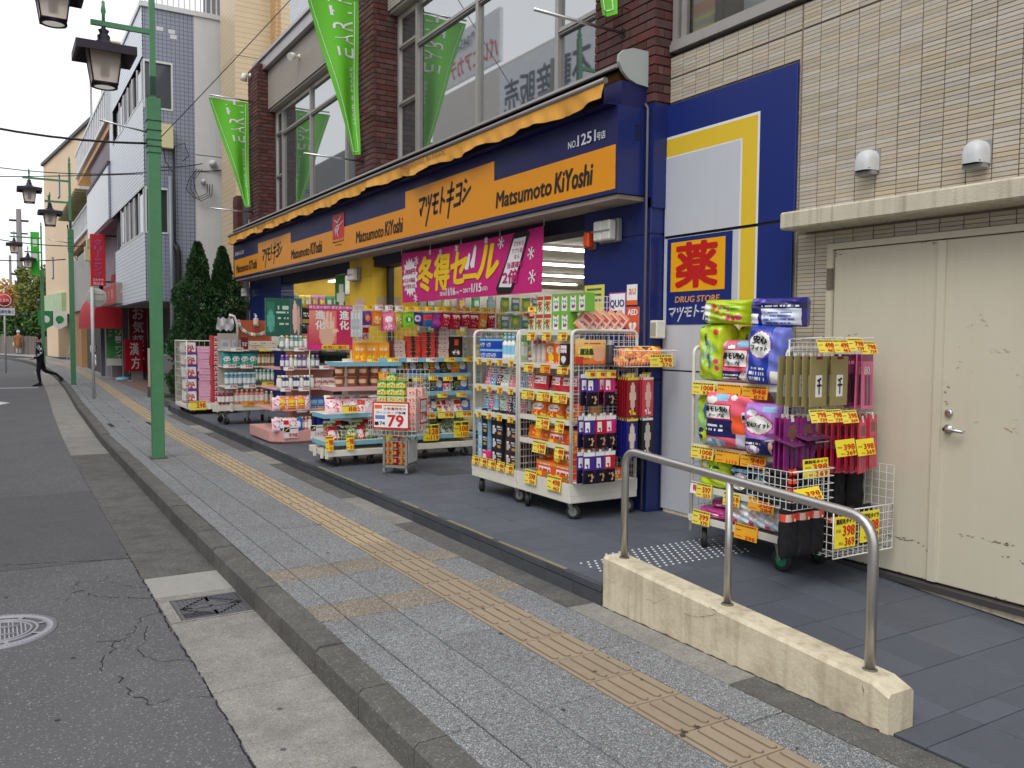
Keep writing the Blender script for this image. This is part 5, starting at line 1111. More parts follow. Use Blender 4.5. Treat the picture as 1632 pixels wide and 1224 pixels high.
nn = pkbox('warmer_carton', .27, .28, .14, paint(C(234, 92, 30), ('r', 0, .72, 1, .95, C(242, 150, 40)), ('t', .2, .76, .8, .92, K['w'], 1), ('r', .12, .36, .84, .60, K['w']), ('t', .16, .38, .8, .58, K['r'], 1), ('e', .2, .18, .14, .15, K['y']), ('e', .62, .17, .1, .12, K['g']), ('t', .75, .1, .95, .3, K['w'], 2), seed=2), nu=22, nv=16)
row(fR, nn, 'warmer_carton', .27, .81, 2, .03, Z(.43), 'orange hand warmer carton', 'carton', 'stacked on the base ' + WR_, layers=2, dz=.142, drop=[(0, 1)], jit=.003, rj=.02); good(nn, 'warmer_carton', fR, .55, .05, Z(.43) + .284, 'orange hand warmer carton at top of the right cage base stack', 'carton', rz=.02)
good(nn, 'warmer_carton', fR, .12, .3, Z(.43), 'orange hand warmer carton set back on the base, beside the cage side grid', 'carton')
# the top display of green and red boxes
gb = pkbox('green_mask_box', .12, .08, .15, paint(C(120, 184, 70), ('r', .14, .08, .86, .86, K['w']), ('r', .3, .76, .7, .88, K['r']), ('t', .25, .5, .75, .68, K['g'], 2), ('e', .4, .3, .1, .1, K['b']), ('e', .62, .3, .1, .1, K['r'])))
rb = pkbox('red_mask_box', .12, .08, .15, paint(C(214, 226, 190), ('r', .1, .72, .9, .95, C(206, 52, 50)), ('s', .5, .35, .42, .3, [K['g'], K['r'], K['o'], K['br'], K['w']]), ('r', 0, 0, .08, 1, K['g'])))
row(fR, [rb, rb, rb, gb, gb], 'tea_box', .10, .72, 5, .04, Z(1.655), ['red and green box', 'red and green box', 'red and green box', 'white and green box', 'white and green box'], 'box', 'lower row on top of right roll cage', jit=.002, rj=.02)
row(fR, [rb, rb, gb, gb, gb, gb], 'tea_box', .22, .94, 6, .05, Z(1.806), ['red and green box', 'red and green box', 'white and green box', 'white and green box', 'white and green box', 'white and green box'], 'box', 'upper row on top of right roll cage', jit=.003, rj=.03)
pb = pkbox('pink_tilt_box', .12, .03, .16, paint(C(240, 170, 130), ('r', .12, .12, .88, .88, C(244, 214, 204)), ('r', .2, .55, .8, .8, C(226, 90, 80)), ('t', .2, .2, .8, .45, C(206, 90, 80), 3)))
fT = Frame(3.9, 5.55, ZP, 0)
for i in range(5): good(pb, 'medicine_box', fT, .10 + i * .085, .03, Z(1.66) + .012, f'pink medicine box leaning, {ordn(i, 5)} on near top of the right cage', 'box', 'leaning pink boxes', rz=-.2, roll=.7)
good(pb, 'medicine_box', fR, .13, -.0, Z(1.808), 'pink medicine box lying on the lower row of boxes', 'box', tilt=-PI / 2 + .1)
m = MB(); wiregrid(m, (0.0, .55, Z(1.66)), (1, 0, 0), (0, 0, 1), .60, .29, .045, .05, .0018); wiregrid(m, (0.0, .30, Z(1.66)), (0, 1, 0), (0, 0, 1), .25, .29, .045, .05, .0018); wiregrid(m, (.6, .3, Z(1.66)), (0, 1, 0), (0, 0, 1), .25, .29, .045, .05, .0018); m.build('top_basket', WIREM(), FR)
tags_(FR, 2, .07, .27, .06, Z(1.87), [('480', '', 'y')], .09, .05)
row(fF, bottle('blue_tube', .024, .19, K['w'], K['b'], K['lb'], .8), 'lotion_tube', .52, .80, 5, .5, Z(1.655), 'white and blue tube', 'tube', 'standing at top back of left cage')
m = MB(); m.box(.45, .45, Z(1.64), .8, .67, Z(1.655)); m.build('top_shelf', WHITEM(), FL)
# near end panel of F (faces the camera)
m = MB(); m.box(.03, -.012, Z(1.39), .33, -.006, Z(1.585), C(240, 150, 50)); m.grid(lambda u, v: (.03 + .3 * u, -.013, Z(1.39) + .195 * v), 24, 16, colf=paint(C(244, 150, 60), ('g', 0, 0, 1, 1, C(232, 110, 40), C(250, 214, 140)), ('e', .36, .5, .27, .28, C(250, 226, 100)), ('r', .0, .0, .24, .3, C(206, 60, 50)), ('e', .78, .4, .2, .3, C(236, 178, 140)), ('t', .3, .82, .95, .95, C(220, 90, 50), 1)), smooth=False)
m.text('魔法瓶', (.075, -.0155, Z(1.465)), (1, 0, 0), UZ, .13, .05, col=C(50, 80, 50), bold=.05); m.text('のよう', (.10, -.0155, Z(1.425)), (1, 0, 0), UZ, .06, .025, col=C(180, 50, 40), bold=.02); m.v = [(.815 + 0 - (y), x, z) for x, y, z in m.v]
m.build('hanging_poster', CARD(), FR)
fE = Frame(3.9, 5.55, ZP, 0)
good(lathep('flask', [(0, 0), (.034, 0), (.036, .02), (.036, .16), (.026, .175), (.022, .2), (0, .2)], lambda i, j: C(60, 60, 64) if i < 3 else K['gr'], 16), 'vacuum_flask', fE, .355, -.04, Z(1.385), 'black and steel vacuum flask beside the magic flask poster', 'flask')
# wire basket of orange sweets hung on the end
bk = thing('wire_basket', 'tilted white wire basket hung on the near end of the right roll cage', 'basket', fE.w(.36, 0, Z(1.42)), 0)
m = MB(); wiregrid(m, (0, -.25, -.05), (1, 0, 0), (0, -.25, 1), .50, .13, .03, .04, .002); wiregrid(m, (0, -.25, -.05), (1, 0, 0), (0, 1, 0), .5, .25, .03, .04, .002); wiregrid(m, (0, -.25, -.05), (0, 1, 0), (0, 0, 1), .25, .14, .03, .045, .002); wiregrid(m, (.5, -.25, -.05), (0, 1, 0), (0, 0, 1), .25, .14, .03, .045, .002); wiregrid(m, (0, -.005, -.05), (1, 0, 0), (0, 0, 1), .5, .16, .03, .05, .002)
m.path([(0, -.285, .08), (.5, -.285, .08), (.5, -.005, .09), (0, -.005, .09), (0, -.285, .08)], .004, 5); m.build('basket_wires', WIREM(), bk)
m = MB(); m.box(0, -.03, .11, .46, .0, .116, C(235, 235, 232)); m.build('clear_cover', CARD(), bk)
inst(tagmesh(.24, .10, '298', '276', 'y'), 'price_tag', bk, (.32, -.285, .05), (-.15, 0, 0))
snk = pkbag('orange_sweet', .15, .07, .11, paint(C(242, 128, 24), ('e', .5, .5, .3, .3, C(250, 200, 70)), ('t', .25, .4, .8, .6, K['r'], 1)), 3, .1, seed=8)
for i, (x, y, z, a) in enumerate([(.09, -.15, -.02, .2), (.22, -.13, -.01, -.3), (.34, -.15, .0, .1), (.44, -.12, .0, .5), (.15, -.12, .045, -.1), (.33, -.1, .055, .4), (.42, -.09, .06, -.5)]): good(snk, 'sweets_bag', Frame(*fE.w(.36, 0, Z(1.42)), 0), x, y, z, f'orange bag of sweets, {["far left", "second from left", "third from left", "right", "upper left", "upper middle", "upper right"][i]} one in the tilted wire basket', 'bag', 'orange sweets bags in the tilted basket', rz=a, tilt=-.9)
# hooks with masks and insoles
def hooks(par, pts, L=.16):
    for (x, z) in pts: m = MB(); m.path([(x, -.004, z), (x, -L, z + .012)], .0025, 5); m.build('hook', WIREM(), par)
def mask(key, c1, c2): return hangcard(key, .105, .25, paint(C(30, 26, 34), ('r', .05, .86, .95, 1, K['w']), ('r', 0, .42, 1, .86, c1), ('r', .12, .48, .50, .84, K['w']), ('t', .18, .5, .46, .82, c2, 4), ('e', .62, .2, .24, .13, C(206, 160, 130)), ('e', .55, .2, .12, .12, C(30, 26, 34))), .010, .006)
mk = [mask('mask_purple', C(76, 50, 140), K['v']), mask('mask_red', C(196, 30, 46), K['r']), mask('mask_pink', C(206, 40, 120), K['hp'])]
cn = {0: 'purple', 1: 'red', 2: 'pink'}
def hangrow(fr, par, items, z, desc_f, cat, where, L=.15, group=None, y0=0.0, layers=2):
    hooks(par[0], [(par[1](x), z) for x, _ in items]) if par else None
    for i, (x, k) in enumerate(items):
        for d_ in range(layers):
            good(k[0], k[2], fr, x + random.uniform(-.004, .004), y0 - L + d_ * .055, z - .004 - random.uniform(0, .006), f"{k[1]}, {ordn(i, len(items))}{' behind' if d_ else ''} {where}", cat, group, rz=random.uniform(-.12, .12), tilt=random.uniform(-.04, .04))
m = MB(); wiregrid(m, (.02, -.004, Z(.46)), (1, 0, 0), (0, 0, 1), .65, 1.16, .05, .055, .0022); m.v = [(.815 - y, x, z) for x, y, z in m.v]; m.build('end_grid', WIREM(), FR)
m = MB(); m.box(.21, -.004 + .02, Z(.5), .31, -.004 + .024, Z(1.35)); m.v = [(.815 - y, x, z) for x, y, z in m.v]; m.build('yellow_backing', pm('yellow_card', C(236, 184, 40), rough=.6), FR)
for zi, zt_, seq in ((0, 1.315, [(.10, 0), (.27, 2)]), (1, .985, [(.075, 0), (.19, 1), (.285, 2)]), (2, .70, [(.075, 0), (.185, 0), (.28, 1)])):
    for i, (x, k) in enumerate(seq):
        for d_ in range(2): good(mk[k], 'neck_mask', fE, x + (.0 if not d_ else -.018), -.15 + d_ * .06, Z(zt_), f"black hanging pack with {cn[k]} label, {ordn(i, len(seq))}{' behind' if d_ else ''} in {['top', 'middle', 'bottom'][zi]} hook row of cage end", 'pack', 'hanging packs on the cage end', rz=random.uniform(-.1, .15))
ins = [hangcard('insole_' + k, .12, .32, paint(c, ('e', .5, .55, .26, .34, C(226, 196, 170)), ('e', .5, .55, .2, .28, c2), ('t', .2, .08, .8, .2, c3, 2), ('r', 0, .92, 1, 1, c3)), .012) for k, c, c2, c3 in (('red', C(150, 26, 40), C(226, 196, 170), K['y']), ('coral', C(214, 70, 84), C(236, 190, 180), K['w']), ('blue', C(34, 34, 120), C(230, 214, 196), K['y']), ('black', C(40, 40, 46), C(200, 196, 190), K['w']))]
icn = ['dark red', 'coral', 'navy blue', 'black']
for zt_, a, b, wz in ((1.285, 0, 1, 'upper'), (.955, 2, 3, 'lower')):
    for i in range(5): good(ins[a], 'insole_pack', fE, .46 + (i * .006 if i else 0), -.20 + i * .038, Z(zt_), f"{icn[a]} insole pack, {['front', 'second', 'third', 'fourth', 'rear'][i]} of its hook in {wz} row of cage end", 'insole pack', icn[a] + ' insole packs', rz=.1 + random.uniform(-.06, .06))
    for i in range(4): good(ins[b], 'insole_pack', fE, .62 + i * .006, -.20 + i * .038, Z(zt_ + .0), f"{icn[b]} insole pack, {['front', 'second', 'third', 'rear'][i]} of its hook in {wz} row of cage end", 'insole pack', icn[b] + ' insole packs', rz=.12 + random.uniform(-.05, .05))
for (x, z) in ((.07, 1.345), (.17, 1.345), (.27, 1.345), (.47, 1.32), (.63, 1.32), (.47, .985), (.63, .985), ):
    inst(tagmesh(.09, .06, '980', '', 'y'), 'price_tag', FR, (.815 + .17, x, Z(z)), (0, 0, PI / 2))
sb = pkbox('small_warmer', .09, .05, .09, paint(C(238, 112, 30), ('r', .1, .45, .9, .8, K['w']), ('t', .15, .5, .85, .75, K['r'], 1), ('e', .6, .2, .2, .15, K['y'])))
row(fE, sb, 'warmer_box', .08, .56, 5, -.06, Z(.452), 'small orange warmer box', 'box', 'along the bottom of the right cage near end', jit=.003)
m = MB(); m.box(.02, -.07, Z(.44), .60, -.002, Z(.45)); m.v = [(.815 - y, x, z) for x, y, z in m.v]; m.build('end_ledge', WHITEM(), FR)
# ================================================================== G: diaper cage and hosiery display near the doors
fG = Frame(4.22, 4.53, .115, -PI / 2)
G = cage('roll_cage', 'white roll cage of nappy and pad packs with green wheels by the cream doors', 0, fG.w(0, 0, 0), fG.r, .86, .50, .185, .235, 1.43, [1.185, .735, .445], hub=pm('green_wheel_hub', C(20, 122, 84), rough=.4), wr=.074)
o_ = -.115
def tg(x, y, z, a, b, bg, w=.15, h=.085): inst(tagmesh(w, h, a, b, bg), 'price_tag', G, (x, y, z), (-.12, 0, 0))
for x, a, b, bg in ((.13, '1008', '934', 'y'), (.37, '', '1113', 'o'), (.60, '948', '876', 'o')): tg(x, .004, 1.18, a, b, bg, .22, .085); tg(x, .004, .73, a, b, bg, .22, .085)
tg(.16, .0, .475, '597', '553', 'y', .15, .10); tg(.42, .0, .45, '718', '665', 'y', .15, .09); tg(.68, .0, .455, '305', '284', 'o', .22, .085); tg(.14, -.004, .28, '399', '370', 'y', .17, .10); tg(.56, -.004, .26, '', '296', 'o', .2, .10)
inst(tagmesh(.07, .085, '特', '', 'w'), 'price_tag', G, (.055, .004, .475), (-.12, 0, 0))
def dp(key, w, d, h, base, ops, txt=None, plump=7, seed=1): return pkbag(key, w, d, h, paint(base, *ops, seed=seed), plump, 0, 44, 54, .005, txt=txt, seed=seed)
YG = C(186, 212, 40)
yg = dp('green_pants_pack', .25, .2, .40, YG, [('s', .5, .5, .3, .25, [C(150, 214, 150), C(190, 230, 170), YG]), ('e', .12, .45, .07, .045, K['hp']), ('e', .12, .33, .07, .045, K['hp']), ('e', .85, .35, .07, .045, K['hp']), ('e', .85, .23, .07, .045, K['hp']), ('e', .8, .85, .12, .06, C(226, 70, 60)), ('e', .2, .65, .08, .05, K['y']), ('r', .1, .93, .22, .96, K['g'])], [('やわらか', .40, .62, .10, .22, K['dg'], .02), ('パンツ', .56, .22, .1, .3, K['b'], .02)])
pp = dp('pink_tape_pack', .30, .2, .31, C(238, 110, 140), [('r', 0, 0, 1, .28, K['n']), ('r', 0, .0, 1, .08, C(240, 150, 170)), ('r', .55, .84, .98, .98, K['lb']), ('e', .12, .9, .08, .08, K['pk2']), ('r', .12, .36, .88, .78, K['r']), ('r', .15, .38, .85, .76, K['w']), ('e', .4, .84, .13, .06, K['dg']), ('e', .4, .84, .11, .05, K['w']), ('t', .1, .1, .6, .24, K['w'], 2), ('s', .8, .15, .16, .12, [K['w'], K['lb'], K['sk']])], [('股モレ安心', .18, .56, .64, .15, K['k'], .05), ('テープ式', .32, .42, .36, .09, K['k'], .03)], seed=2)
bp_ = dp('blue_fit_pack', .27, .17, .38, C(40, 66, 168), [('r', .66, 0, 1, 1, C(110, 120, 206)), ('r', .72, .05, .95, .25, K['w']), ('e', .4, .68, .3, .25, K['v']), ('e', .4, .68, .27, .22, K['w']), ('t', .15, .08, .55, .35, K['w'], 3), ('r', 0, 0, .12, .5, C(190, 200, 230))], [('安心', .22, .7, .36, .13, K['k'], .05), ('フィット', .2, .58, .4, .09, K['k'], .03)], seed=3)
lgt = Frame(*fG.w(0, 0, 0), fG.r)
g_ = 'adult nappy packs in the green wheeled cage'
good(yg, 'nappy_pack', fG, .14, .02, 1.19, 'tall lime green pants pack on top shelf, left of the pink pack', 'pack', g_, rz=-.1)
good(pp, 'nappy_pack', fG, .415, .0, 1.19, 'pink tape type nappy pack in the middle of the top shelf', 'pack', g_, rz=.05, s=.93); good(bp_, 'nappy_pack', fG, .69, -.05, 1.19, 'blue and violet fit pack leaning at right end of the top shelf', 'pack', g_, rz=.25, roll=.08)
good(yg, 'nappy_pack', fG, .37, .18, 1.20, 'lime green pack standing behind the pink top shelf pack', 'pack', g_, rz=.1, s=.95)
lie = dp('green_lying_pack', .38, .22, .17, YG, [('r', 0, 0, .25, .8, K['w']), ('t', .02, .1, .22, .4, K['g'], 2), ('s', .55, .5, .18, .3, [K['o'], C(190, 230, 170), YG]), ('e', .68, .25, .05, .1, K['hp']), ('e', .8, .25, .05, .1, K['hp']), ('e', .9, .28, .05, .1, K['hp']), ('e', .35, .7, .06, .14, C(226, 80, 60)), ('t', .4, .6, .9, .75, K['g'], 1)], seed=5)
good(lie, 'nappy_pack', fG, .25, .02, 1.585, 'lime green pack lying on top of the display at left', 'pack', g_, rz=.02, roll=.03)
pur = dp('purple_lying_pack', .36, .24, .19, C(44, 40, 130), [('r', .3, .05, .98, .62, C(214, 220, 234)), ('t', .35, .1, .9, .55, C(110, 130, 190), 4), ('r', .0, .62, 1, .82, K['n']), ('t', .3, .66, .95, .78, K['w'], 1), ('s', .2, .85, .18, .1, [C(120, 110, 200), C(60, 60, 160)]), ('r', 0, .1, .22, .45, K['w'])], seed=6)
good(pur, 'nappy_pack', fG, .70, .03, 1.565, 'purple and white pack lying on top of the display at right', 'pack', g_, rz=.25)
good(dp('green_slim_pack', .2, .2, .37, YG, [('e', .3, .4, .1, .05, K['b']), ('e', .3, .28, .1, .05, K['n']), ('e', .3, .16, .1, .05, K['n']), ('s', .5, .6, .4, .3, [C(150, 214, 150), YG])], [('やわらか', .5, .5, .2, .3, K['b'], .02)], seed=7), 'nappy_pack', fG, .12, .03, .74, 'lime green pants pack at left end of the second shelf', 'pack', g_)
big = dp('pink_large_pack', .46, .26, .40, C(240, 104, 128), [('r', 0, .22, .7, .52, K['n']), ('r', .6, .3, .85, .62, C(240, 96, 50)), ('r', .66, .05, .95, .3, C(214, 206, 226)), ('r', .25, .84, .5, .95, K['lb']), ('r', .06, .52, .56, .78, K['r']), ('r', .075, .535, .545, .765, K['w']), ('e', .2, .84, .1, .06, K['w']), ('s', .25, .12, .2, .08, [K['w'], K['lb']]), ('t', .05, .32, .4, .46, K['w'], 2), ('e', .6, .9, .05, .05, K['w']), ('r', .75, .5, .98, .66, K['w'])], [('股モレ安心', .1, .65, .42, .09, K['k'], .05), ('テープ式', .18, .56, .26, .06, K['k'], .03), ('股モレ', .77, .55, .18, .07, K['k'], .04)], seed=8)
good(big, 'nappy_pack', fG, .40, -.04, .735, 'largest pink nappy pack standing on the second shelf', 'pack', g_, rz=.12)
good(dp('violet_fit_pack', .25, .15, .34, C(180, 130, 214), [('r', 0, 0, 1, .33, K['n']), ('e', .5, .6, .42, .2, K['hp']), ('e', .5, .6, .38, .17, K['w']), ('e', .3, .82, .16, .06, K['w']), ('r', .6, .85, .95, .95, K['lb']), ('s', .3, .12, .22, .08, [K['w'], K['lv']]), ('e', .85, .2, .05, .14, K['sk']), ('t', .1, .22, .6, .3, K['w'], 1)], [('安心フィット', .16, .55, .68, .1, K['k'], .04)], seed=9), 'nappy_pack', fG, .70, -.07, .735, 'violet fit pack in front at right of the second shelf', 'pack', g_, rz=.15)
good(dp('green_pad_pack', .30, .2, .22, YG, [('r', 0, 0, .1, 1, C(150, 180, 40)), ('e', .12, .6, .06, .1, K['hp']), ('t', .4, .3, .7, .8, K['dg'], 3), ('e', .25, .75, .08, .1, K['w'])], seed=10), 'pad_pack', fG, .2, .03, .445, 'lime green pad pack on the third shelf at left', 'pack', g_)
for i in range(2): good(dp('black_pad_pack', .17, .16, .2, C(34, 34, 44), [('e', .5, .38, .32, .26, K['w']), ('t', .28, .3, .75, .48, K['k'], 1), ('r', .0, .75, 1, .85, K['lb']), ('s', .6, .62, .3, .1, [K['w'], K['p'], K['lb'], K['g']])], seed=11), 'pad_pack', fG, .45 + i * .13, .03 + i * .06, .445, f"black pad pack with white circle, {['front', 'rear'][i]} one on the third shelf", 'pack', g_, rz=.1)
good(dp('blue_pad_pack', .18, .14, .2, C(90, 180, 216), [('e', .5, .45, .34, .26, K['w']), ('t', .3, .35, .7, .5, K['n'], 1), ('r', .1, .1, .9, .2, C(230, 190, 160)), ('r', 0, .78, 1, 1, K['w'])], seed=12), 'pad_pack', fG, .72, .03, .445, 'sky blue pad pack at right end of the third shelf', 'pack', g_, rz=.1)
row(fG, dp('magenta_pad', .26, .2, .06, C(206, 70, 150), [('t', .2, .3, .8, .7, K['w'], 1)], seed=13), 'pad_pack', .05, .33, 1, .03, .24, 'magenta pad pack lying low on cage base', 'pack', 'at left', layers=1); good(PK['magenta_pad'], 'pad_pack', fG, .24, .1, .30, 'magenta pad pack on top of another at base of the cage', 'pack', rz=.2, s=.9)
wp = dp('wipes_pack', .2, .14, .17, C(206, 224, 236), [('s', .4, .5, .3, .3, [K['w'], K['sk'], C(170, 206, 230)]), ('t', .05, .75, .5, .92, C(90, 150, 200), 1), ('r', .1, .05, .4, .2, K['hp'])], seed=14)
row(fG, wp, 'wipes_pack', .40, .80, 3, .03, .24, 'pale blue baby wipes pack', 'pack', 'on the base of the green wheeled cage', rj=.3)
# hosiery hung on the near end of G, facing the camera
fH = Frame(4.22, 3.655, .10, 0)
H = thing('hosiery_rack', 'white wire hosiery display with baskets hung on the near end of the nappy cage', 'display rack', fH.w(0, 0, 0), 0)
def zh(w): return w - .10
m = MB(); wiregrid(m, (.0, .0, zh(.42)), (1, 0, 0), (0, 0, 1), .60, 1.16, .04, .05, .0024); m.path([(0, 0, zh(.4)), (0, 0, zh(1.60)), (.60, 0, zh(1.60)), (.60, 0, zh(.4))], .006, 6); m.build('back_grid', WIREM(), H)
m = MB(); wiregrid(m, (-.0, -.36, zh(.30)), (1, 0, 0), (0, 0, 1), .56, .28, .045, .045, .0026); wiregrid(m, (0, -.36, zh(.30)), (0, 1, 0), (0, 0, 1), .36, .28, .045, .045, .0026); wiregrid(m, (.56, -.36, zh(.30)), (0, 1, 0), (0, 0, 1), .36, .52, .05, .05, .0026); wiregrid(m, (0, -.36, zh(.30)), (1, 0, 0), (0, 1, 0), .56, .36, .06, .06, .0026); m.path([(0, -.36, zh(.58)), (.56, -.36, zh(.58)), (.56, -.36, zh(.30)), (0, -.36, zh(.30)), (0, -.36, zh(.58))], .005, 5); m.build('lower_basket', WIREM(), H)
m = MB(); wiregrid(m, (-.34, -.34, zh(.62)), (1, 0, 0), (0, 0, 1), .36, .22, .045, .045, .0026); wiregrid(m, (-.34, -.34, zh(.62)), (0, 1, 0), (0, 0, 1), .34, .22, .045, .045, .0026); wiregrid(m, (.02, -.34, zh(.62)), (0, 1, 0), (0, 0, 1), .34, .22, .045, .045, .0026); m.path([(-.34, -.34, zh(.84)), (.02, -.34, zh(.84)), (.02, 0, zh(.84))], .005, 5); m.build('upper_basket', WIREM(), H)
m = MB(); m.box(-.2, -.20, zh(.975), .42, -.0, zh(.98)); m.build('low_shelf', WIREM(), H)
OL = C(150, 138, 92)
olv = hangcard('olive_tights', .17, .30, paint(OL, ('r', .3, .2, .72, .62, K['w']), ('t', .3, .74, .72, .8, C(90, 80, 50), 1), ('e', .5, .97, .16, .06, C(120, 20, 60))), .01, txt=[('千', .38, .25, .26, .32, K['k'], .03)], mat=CARD())
plm = hangcard('plum_tights', .15, .32, paint(C(96, 30, 70), ('r', .1, .5, .9, .95, C(120, 40, 90)), ('r', .3, .05, .45, .6, K['k']), ('r', .55, .05, .7, .6, K['k']), ('t', .15, .8, .85, .92, K['p'], 1)), .01)
pnk = hangcard('pink_tights', .15, .34, paint(C(220, 110, 150), ('r', .1, .08, .9, .62, C(190, 90, 130)), ('r', .25, .05, .42, .6, C(110, 50, 80)), ('r', .55, .05, .7, .6, C(110, 50, 80)), ('r', .0, .85, 1, 1, C(150, 60, 110))), .01, txt=[('80', .12, .64, .5, .14, K['w'], .02)])
mag = hangcard('magenta_tights', .14, .33, paint(C(150, 40, 110), ('r', .05, .1, .95, .94, C(120, 40, 120)), ('e', .5, .75, .3, .12, C(120, 80, 70)), ('r', .32, .08, .44, .65, C(40, 20, 40)), ('r', .56, .08, .68, .6, C(40, 20, 40)), ('e', .5, .98, .12, .05, K['w'])), .01)
red = hangcard('red_tights', .14, .33, paint(C(206, 34, 74), ('r', .08, .08, .92, .92, C(226, 60, 96)), ('e', .5, .78, .3, .12, C(110, 80, 66)), ('r', .32, .08, .44, .6, C(40, 20, 30)), ('r', .56, .08, .68, .6, C(40, 20, 30)), ('e', .4, .5, .2, .06, K['lb']), ('e', .75, .5, .1, .06, K['o']), ('e', .5, .98, .12, .05, K['w'])), .01)
hk = [(.10, 1.545), (.30, 1.545), (.46, 1.545), (.56, 1.545)]
def stackhang(me, nm, desc, x, z, n, dx, dy, y0, where, cat='tights pack', rz=.0):
    for i in range(n): good(me, nm, fH, x + dx * i, y0 + dy * i, zh(z), f"{desc}, {['front', 'second', 'third', 'fourth', 'fifth', 'sixth', 'rear'][i if i < n - 1 or n < 2 else 6] if n > 1 else 'single'} of {where}", cat, f'{desc} {where}', rz=rz + random.uniform(-.05, .05), tilt=random.uniform(-.03, .03))
stackhang(olv, 'tights_pack', 'olive card tights pack', -.02, 1.50, 5, -.028, .035, -.24, 'the left olive hook', rz=.1); stackhang(olv, 'tights_pack', 'olive card tights pack', .17, 1.50, 3, -.024, .035, -.24, 'the right olive hook', rz=.1)
stackhang(plm, 'tights_pack', 'plum tights pack', .32, 1.51, 3, -.005, .04, -.20, 'the upper plum hook', rz=.2); stackhang(pnk, 'tights_pack', 'pink tights pack marked 80', .43, 1.51, 4, .0, .035, -.24, 'the upper right hook', rz=.25)
stackhang(mag, 'tights_pack', 'magenta tights pack', -.17, 1.13, 3, .004, .04, -.18, 'the second row far left hook', rz=.1); stackhang(mag, 'tights_pack', 'magenta tights pack', -.03, 1.13, 3, .004, .04, -.18, 'the second row second hook', rz=.1)
stackhang(red, 'tights_pack', 'red tights pack', .32, 1.115, 7, -.028, .026, -.30, 'the second row middle hook', rz=.35); stackhang(red, 'tights_pack', 'red tights pack', .47, 1.13, 4, -.01, .04, -.26, 'the second row right hook', rz=.3)
for x, z in ((-.02, 1.03), (.17, 1.03), (.1, 1.03), (.32, 1.03), (.46, 1.03)):
    m = MB(); m.path([(x, 0, z + .47), (x, -.26, z + .485)], .003, 5); m.path([(x, 0, z), (x, -.26, z + .015)], .003, 5); m.build('hook', WIREM(), H)
for x, z, a, b in ((-.05, 1.60, '498', '462'), (.09, 1.60, '498', '462'), (.22, 1.61, '798', '739'), (.34, 1.59, '798', '739'), (-.10, 1.19, '798', '739'), (.04, 1.185, '798', '739'), (.18, 1.175, '398', '369')):
    inst(tagmesh(.145, .08, a, b, 'y'), 'price_tag', H, (x, -.30, zh(z)), (-.35, 0, 0))
for i in range(2): good(pkbag('plum_flat', .3, .03, .22, paint(C(104, 50, 96), ('s', .5, .5, .4, .4, [C(80, 36, 70), C(130, 70, 120)])), 3), 'tights_pack', fH, -.10 + i * .12, -.24, zh(.985 + i * .03), f"purple tights pack lying flat, {['lower', 'upper'][i]} one above the black socks", 'tights pack', 'flat purple packs', tilt=-PI / 2 + .25, rz=.2)
BKC = C(22, 22, 26)
sock = pkbag('black_socks', .16, .09, .42, paint(BKC, ('r', 0, .66, 1, .84, C(222, 84, 60)), ('r', .1, .68, .42, .8, C(230, 190, 180)), ('t', .5, .7, .9, .8, K['w'], 1)), 5, 0, 12, 22, .004, mat=CLOTHM(), seed=15)
for i, x in enumerate((.13, .32, .50)):
    for d_ in range(2): good(sock, 'legging_pack', fH, x, -.16 + d_ * .09, zh(.48), f"black leggings with orange band, {ordn(i, 3)} {'front' if not d_ else 'rear'} one hanging over the lower basket", 'leggings', 'black leggings with orange bands', rz=.15, s=1.0)
flat = pkbag('black_fold', .24, .05, .2, paint(BKC, ('r', .3, .0, .62, 1, C(222, 84, 60)), ('r', .36, .3, .5, .6, K['w'])), 4, 0, 12, 10, .005, mat=CLOTHM(), seed=16)
for i in range(4): good(flat, 'folded_leggings', fH, -.16 + random.uniform(-.03, .03), -.22, zh(.66) + i * .055, f"folded black leggings with orange band, {lay(i, 4)} in the upper wire basket", 'leggings', 'folded black leggings', tilt=-PI / 2 + .1, rz=random.uniform(-.4, .4))
for i, x in enumerate((-.28, -.16, -.04)): good(sock, 'legging_pack', fH, x, -.30, zh(.32), f"black leggings, {ordn(i, 3)} hanging under the upper wire basket", 'leggings', 'black leggings under the upper basket', rz=.1, s=.78)
for i, x in enumerate((.14, .30, .46)): good(sock, 'legging_pack', fH, x, -.27, zh(.31), f"black leggings, {ordn(i, 3)} standing in the lower wire basket", 'leggings', 'black leggings in the lower basket', rz=.1, s=.62)
for i in range(8): good(flat, 'folded_leggings', fH, .12 + (i % 2) * .26, -.16 - .02 * (i % 3), zh(.335) + (i // 2) * .05, f"folded black leggings, {ordn(i % 2, 2)} {lay(i // 2, 4)} in the lower wire basket", 'leggings', 'folded black leggings', tilt=-PI / 2 + .1, rz=random.uniform(-.4, .4))
for x, y, z, w, h, rz_ in ((.33, -.345, .87 - .0, .2, .11, 0), (.56, -.33, .88, .2, .11, .0), (.10, -.27, .86, .22, .10, 0)): pass
